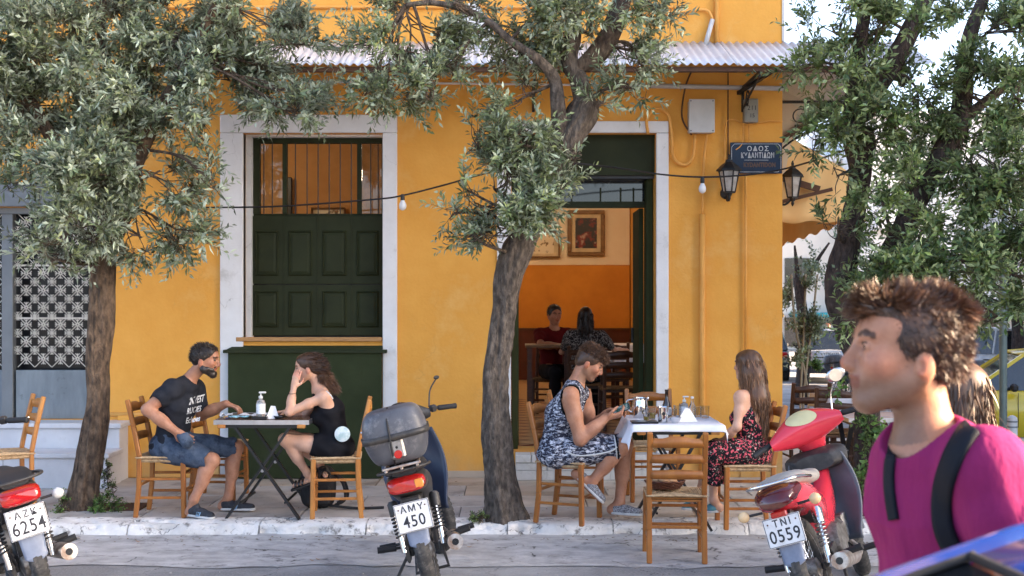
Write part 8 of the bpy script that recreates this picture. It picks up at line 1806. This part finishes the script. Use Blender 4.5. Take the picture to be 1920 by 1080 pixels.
# parked motorcycles far behind (copies)
src = [o for o in bpy.data.objects if o.get('category') == 'motorcycle'][0]
for (x, y, yw, lb) in ((X(1868, 21), 21.5, 60, 'dark motorcycle parked behind the taxi bonnet'), (X(1585, 24), 24.2, 30, 'dark scooter parked beside the silver hatchback')):
    c = copy_tree(src); c['label'] = lb; c.location = (x, y, gz(y)); c.rotation_euler = (Matrix.Rotation(math.radians(90 - yw), 3, 'Z') @ Matrix.Rotation(-.15, 3, 'X')).to_euler()
# ---- street trees beyond
def far_tree(px, d, h, blobs, lm, label, w=.16):
    base = (X(px, d), d, gz(d)); t = thing('street_tree', label, 'tree', base)
    MB().tube(smoothpath([(0, 0, 0), (.1, 0, h * .3), (-.05, 0, h * .6)]), list(np.linspace(w, w * .6, 17)), 10).build('trunk', M['bark_dark'], t, smooth=True)
    for q in blobs[:5]: e = P(q[0], q[1], q[4]) - V(base); MB().tube(smoothpath([(-.03, 0, h * .5), V((-.03, 0, h * .5)).lerp(e, .5) + V((0, 0, .1)), e]), list(np.linspace(w * .5, .02, 17)), 6).build('limb', M['bark_dark'], t, smooth=True)
    me, st, dd, tl, bend = crown_mesh('crown', blobs, lm, leafL=.11, leafW=.045, per=12, dens=.075, twigL=(.3, .6)); me.transform(Matrix.Translation(-V(base))); inst(me, 'crown', t)['kind'] = 'stuff'
far_tree(1500, 26, 4.5, [(1490, 460, 36, 40, 26, .8, .8), (1530, 490, 40, 40, 26, .8, .7), (1555, 455, 36, 30, 26, .7, .7)], M['leaf_olive'], 'street tree in the gap beside the building corner')
far_tree(1700, 30, 5, [(1660, 420, 80, 70, 30, 1.2, 1), (1740, 400, 80, 80, 30, 1.2, 1), (1690, 520, 90, 60, 30, 1.2, 1.2), (1770, 500, 80, 70, 30, 1.2, 1), (1640, 330, 70, 60, 30, 1, .9), (1740, 300, 80, 70, 30, 1, .9)], M['leaf_olive'], 'broad street tree beyond the walking man')
far_tree(1900, 27, 5, [(1880, 440, 90, 90, 27, 1.2, 1), (1900, 560, 80, 60, 27, 1.2, 1.2), (1850, 320, 90, 80, 27, 1.2, .9), (1930, 250, 90, 90, 27, 1.2, .9), (1810, 560, 60, 50, 27, 1, 1)], M['leaf_green'], 'street tree beyond the yellow taxi')
# ---- buildings across the junction
dm('wall_cream', (0.75, 0.70, 0.62), (0.66, 0.6, 0.52), rough=.85, scale=.6); dm('wall_grey', (0.7, 0.7, 0.7), (0.62, 0.62, 0.62), rough=.85, scale=.6); dm('wall_pink', (0.7, 0.54, 0.48), rough=.85, scale=.6)
dm('shop_teal', (0.03, 0.30, 0.34), rough=.6); dm('shop_red', (0.5, 0.05, 0.05), rough=.6)
def block(x0, x1, y, h, depth, m, label, zb=-2.2, fl=3.1, shop=None):
    t = thing('apartment_block', label, 'building', ((x0 + x1) / 2, y, zb)); w = x1 - x0
    MB().box((0, depth / 2, h / 2), (w, depth, h)).build('wall', M[m], t); MB().box((0, depth / 2, h + .15), (w + .4, depth + .4, .3)).build('roof', M['white_trim'], t)
    nf = int((h - 1) / fl); nx = max(1, int(w / 3.2)); wm = MB().box((0, 0, 0), (1.3, .1, 1.5)).mesh('window', M['glass_dark']); bm_ = MB().box((0, -.5, 0), (2.4, 1.1, .15)).box((0, -1.02, .5), (2.4, .05, .9)).mesh('balcony', M['white_trim'])
    for f in range(nf):
        for i in range(nx):
            x = -w / 2 + (i + .5) * w / nx; z = (f + .55) * fl + .4; inst(wm, 'window', t, (x, -.03, z))
            if f and i % 2 == 0: inst(bm_, 'balcony', t, (x, 0, z - .95))
    if shop:
        for i, s in enumerate(shop): MB().box((-w / 2 + (i + .5) * w / len(shop), -.7, 3.0), (w / len(shop) * .8, 1.4, .25), ch=.05).build('shop_awning', M[s], t)
block(8.5, 17, 64, 11, 10, 'wall_cream', 'cream apartment block closing the side street behind the corner', shop=['shop_teal', 'pot_yellow', 'shop_teal'])
block(17.2, 26, 62, 13, 10, 'wall_grey', 'grey apartment block behind the olive branches on the right', shop=['shop_red', 'shop_teal'])
block(26.2, 40, 60, 12, 10, 'wall_pink', 'pinkish apartment block at the far right behind the trees', shop=['shop_red', 'pot_yellow', 'shop_teal'])
block(40.3, 75, 58, 14, 10, 'wall_cream', 'cream apartment block beyond the right edge')
block(14.2, 17, 4.7, 20.0, 27.5, 'wall_cream', 'unseen tall block added right of view to keep the sun off the taverna', fl=3.2)  # added out of view: shades the taverna front, leaves sun on the walker
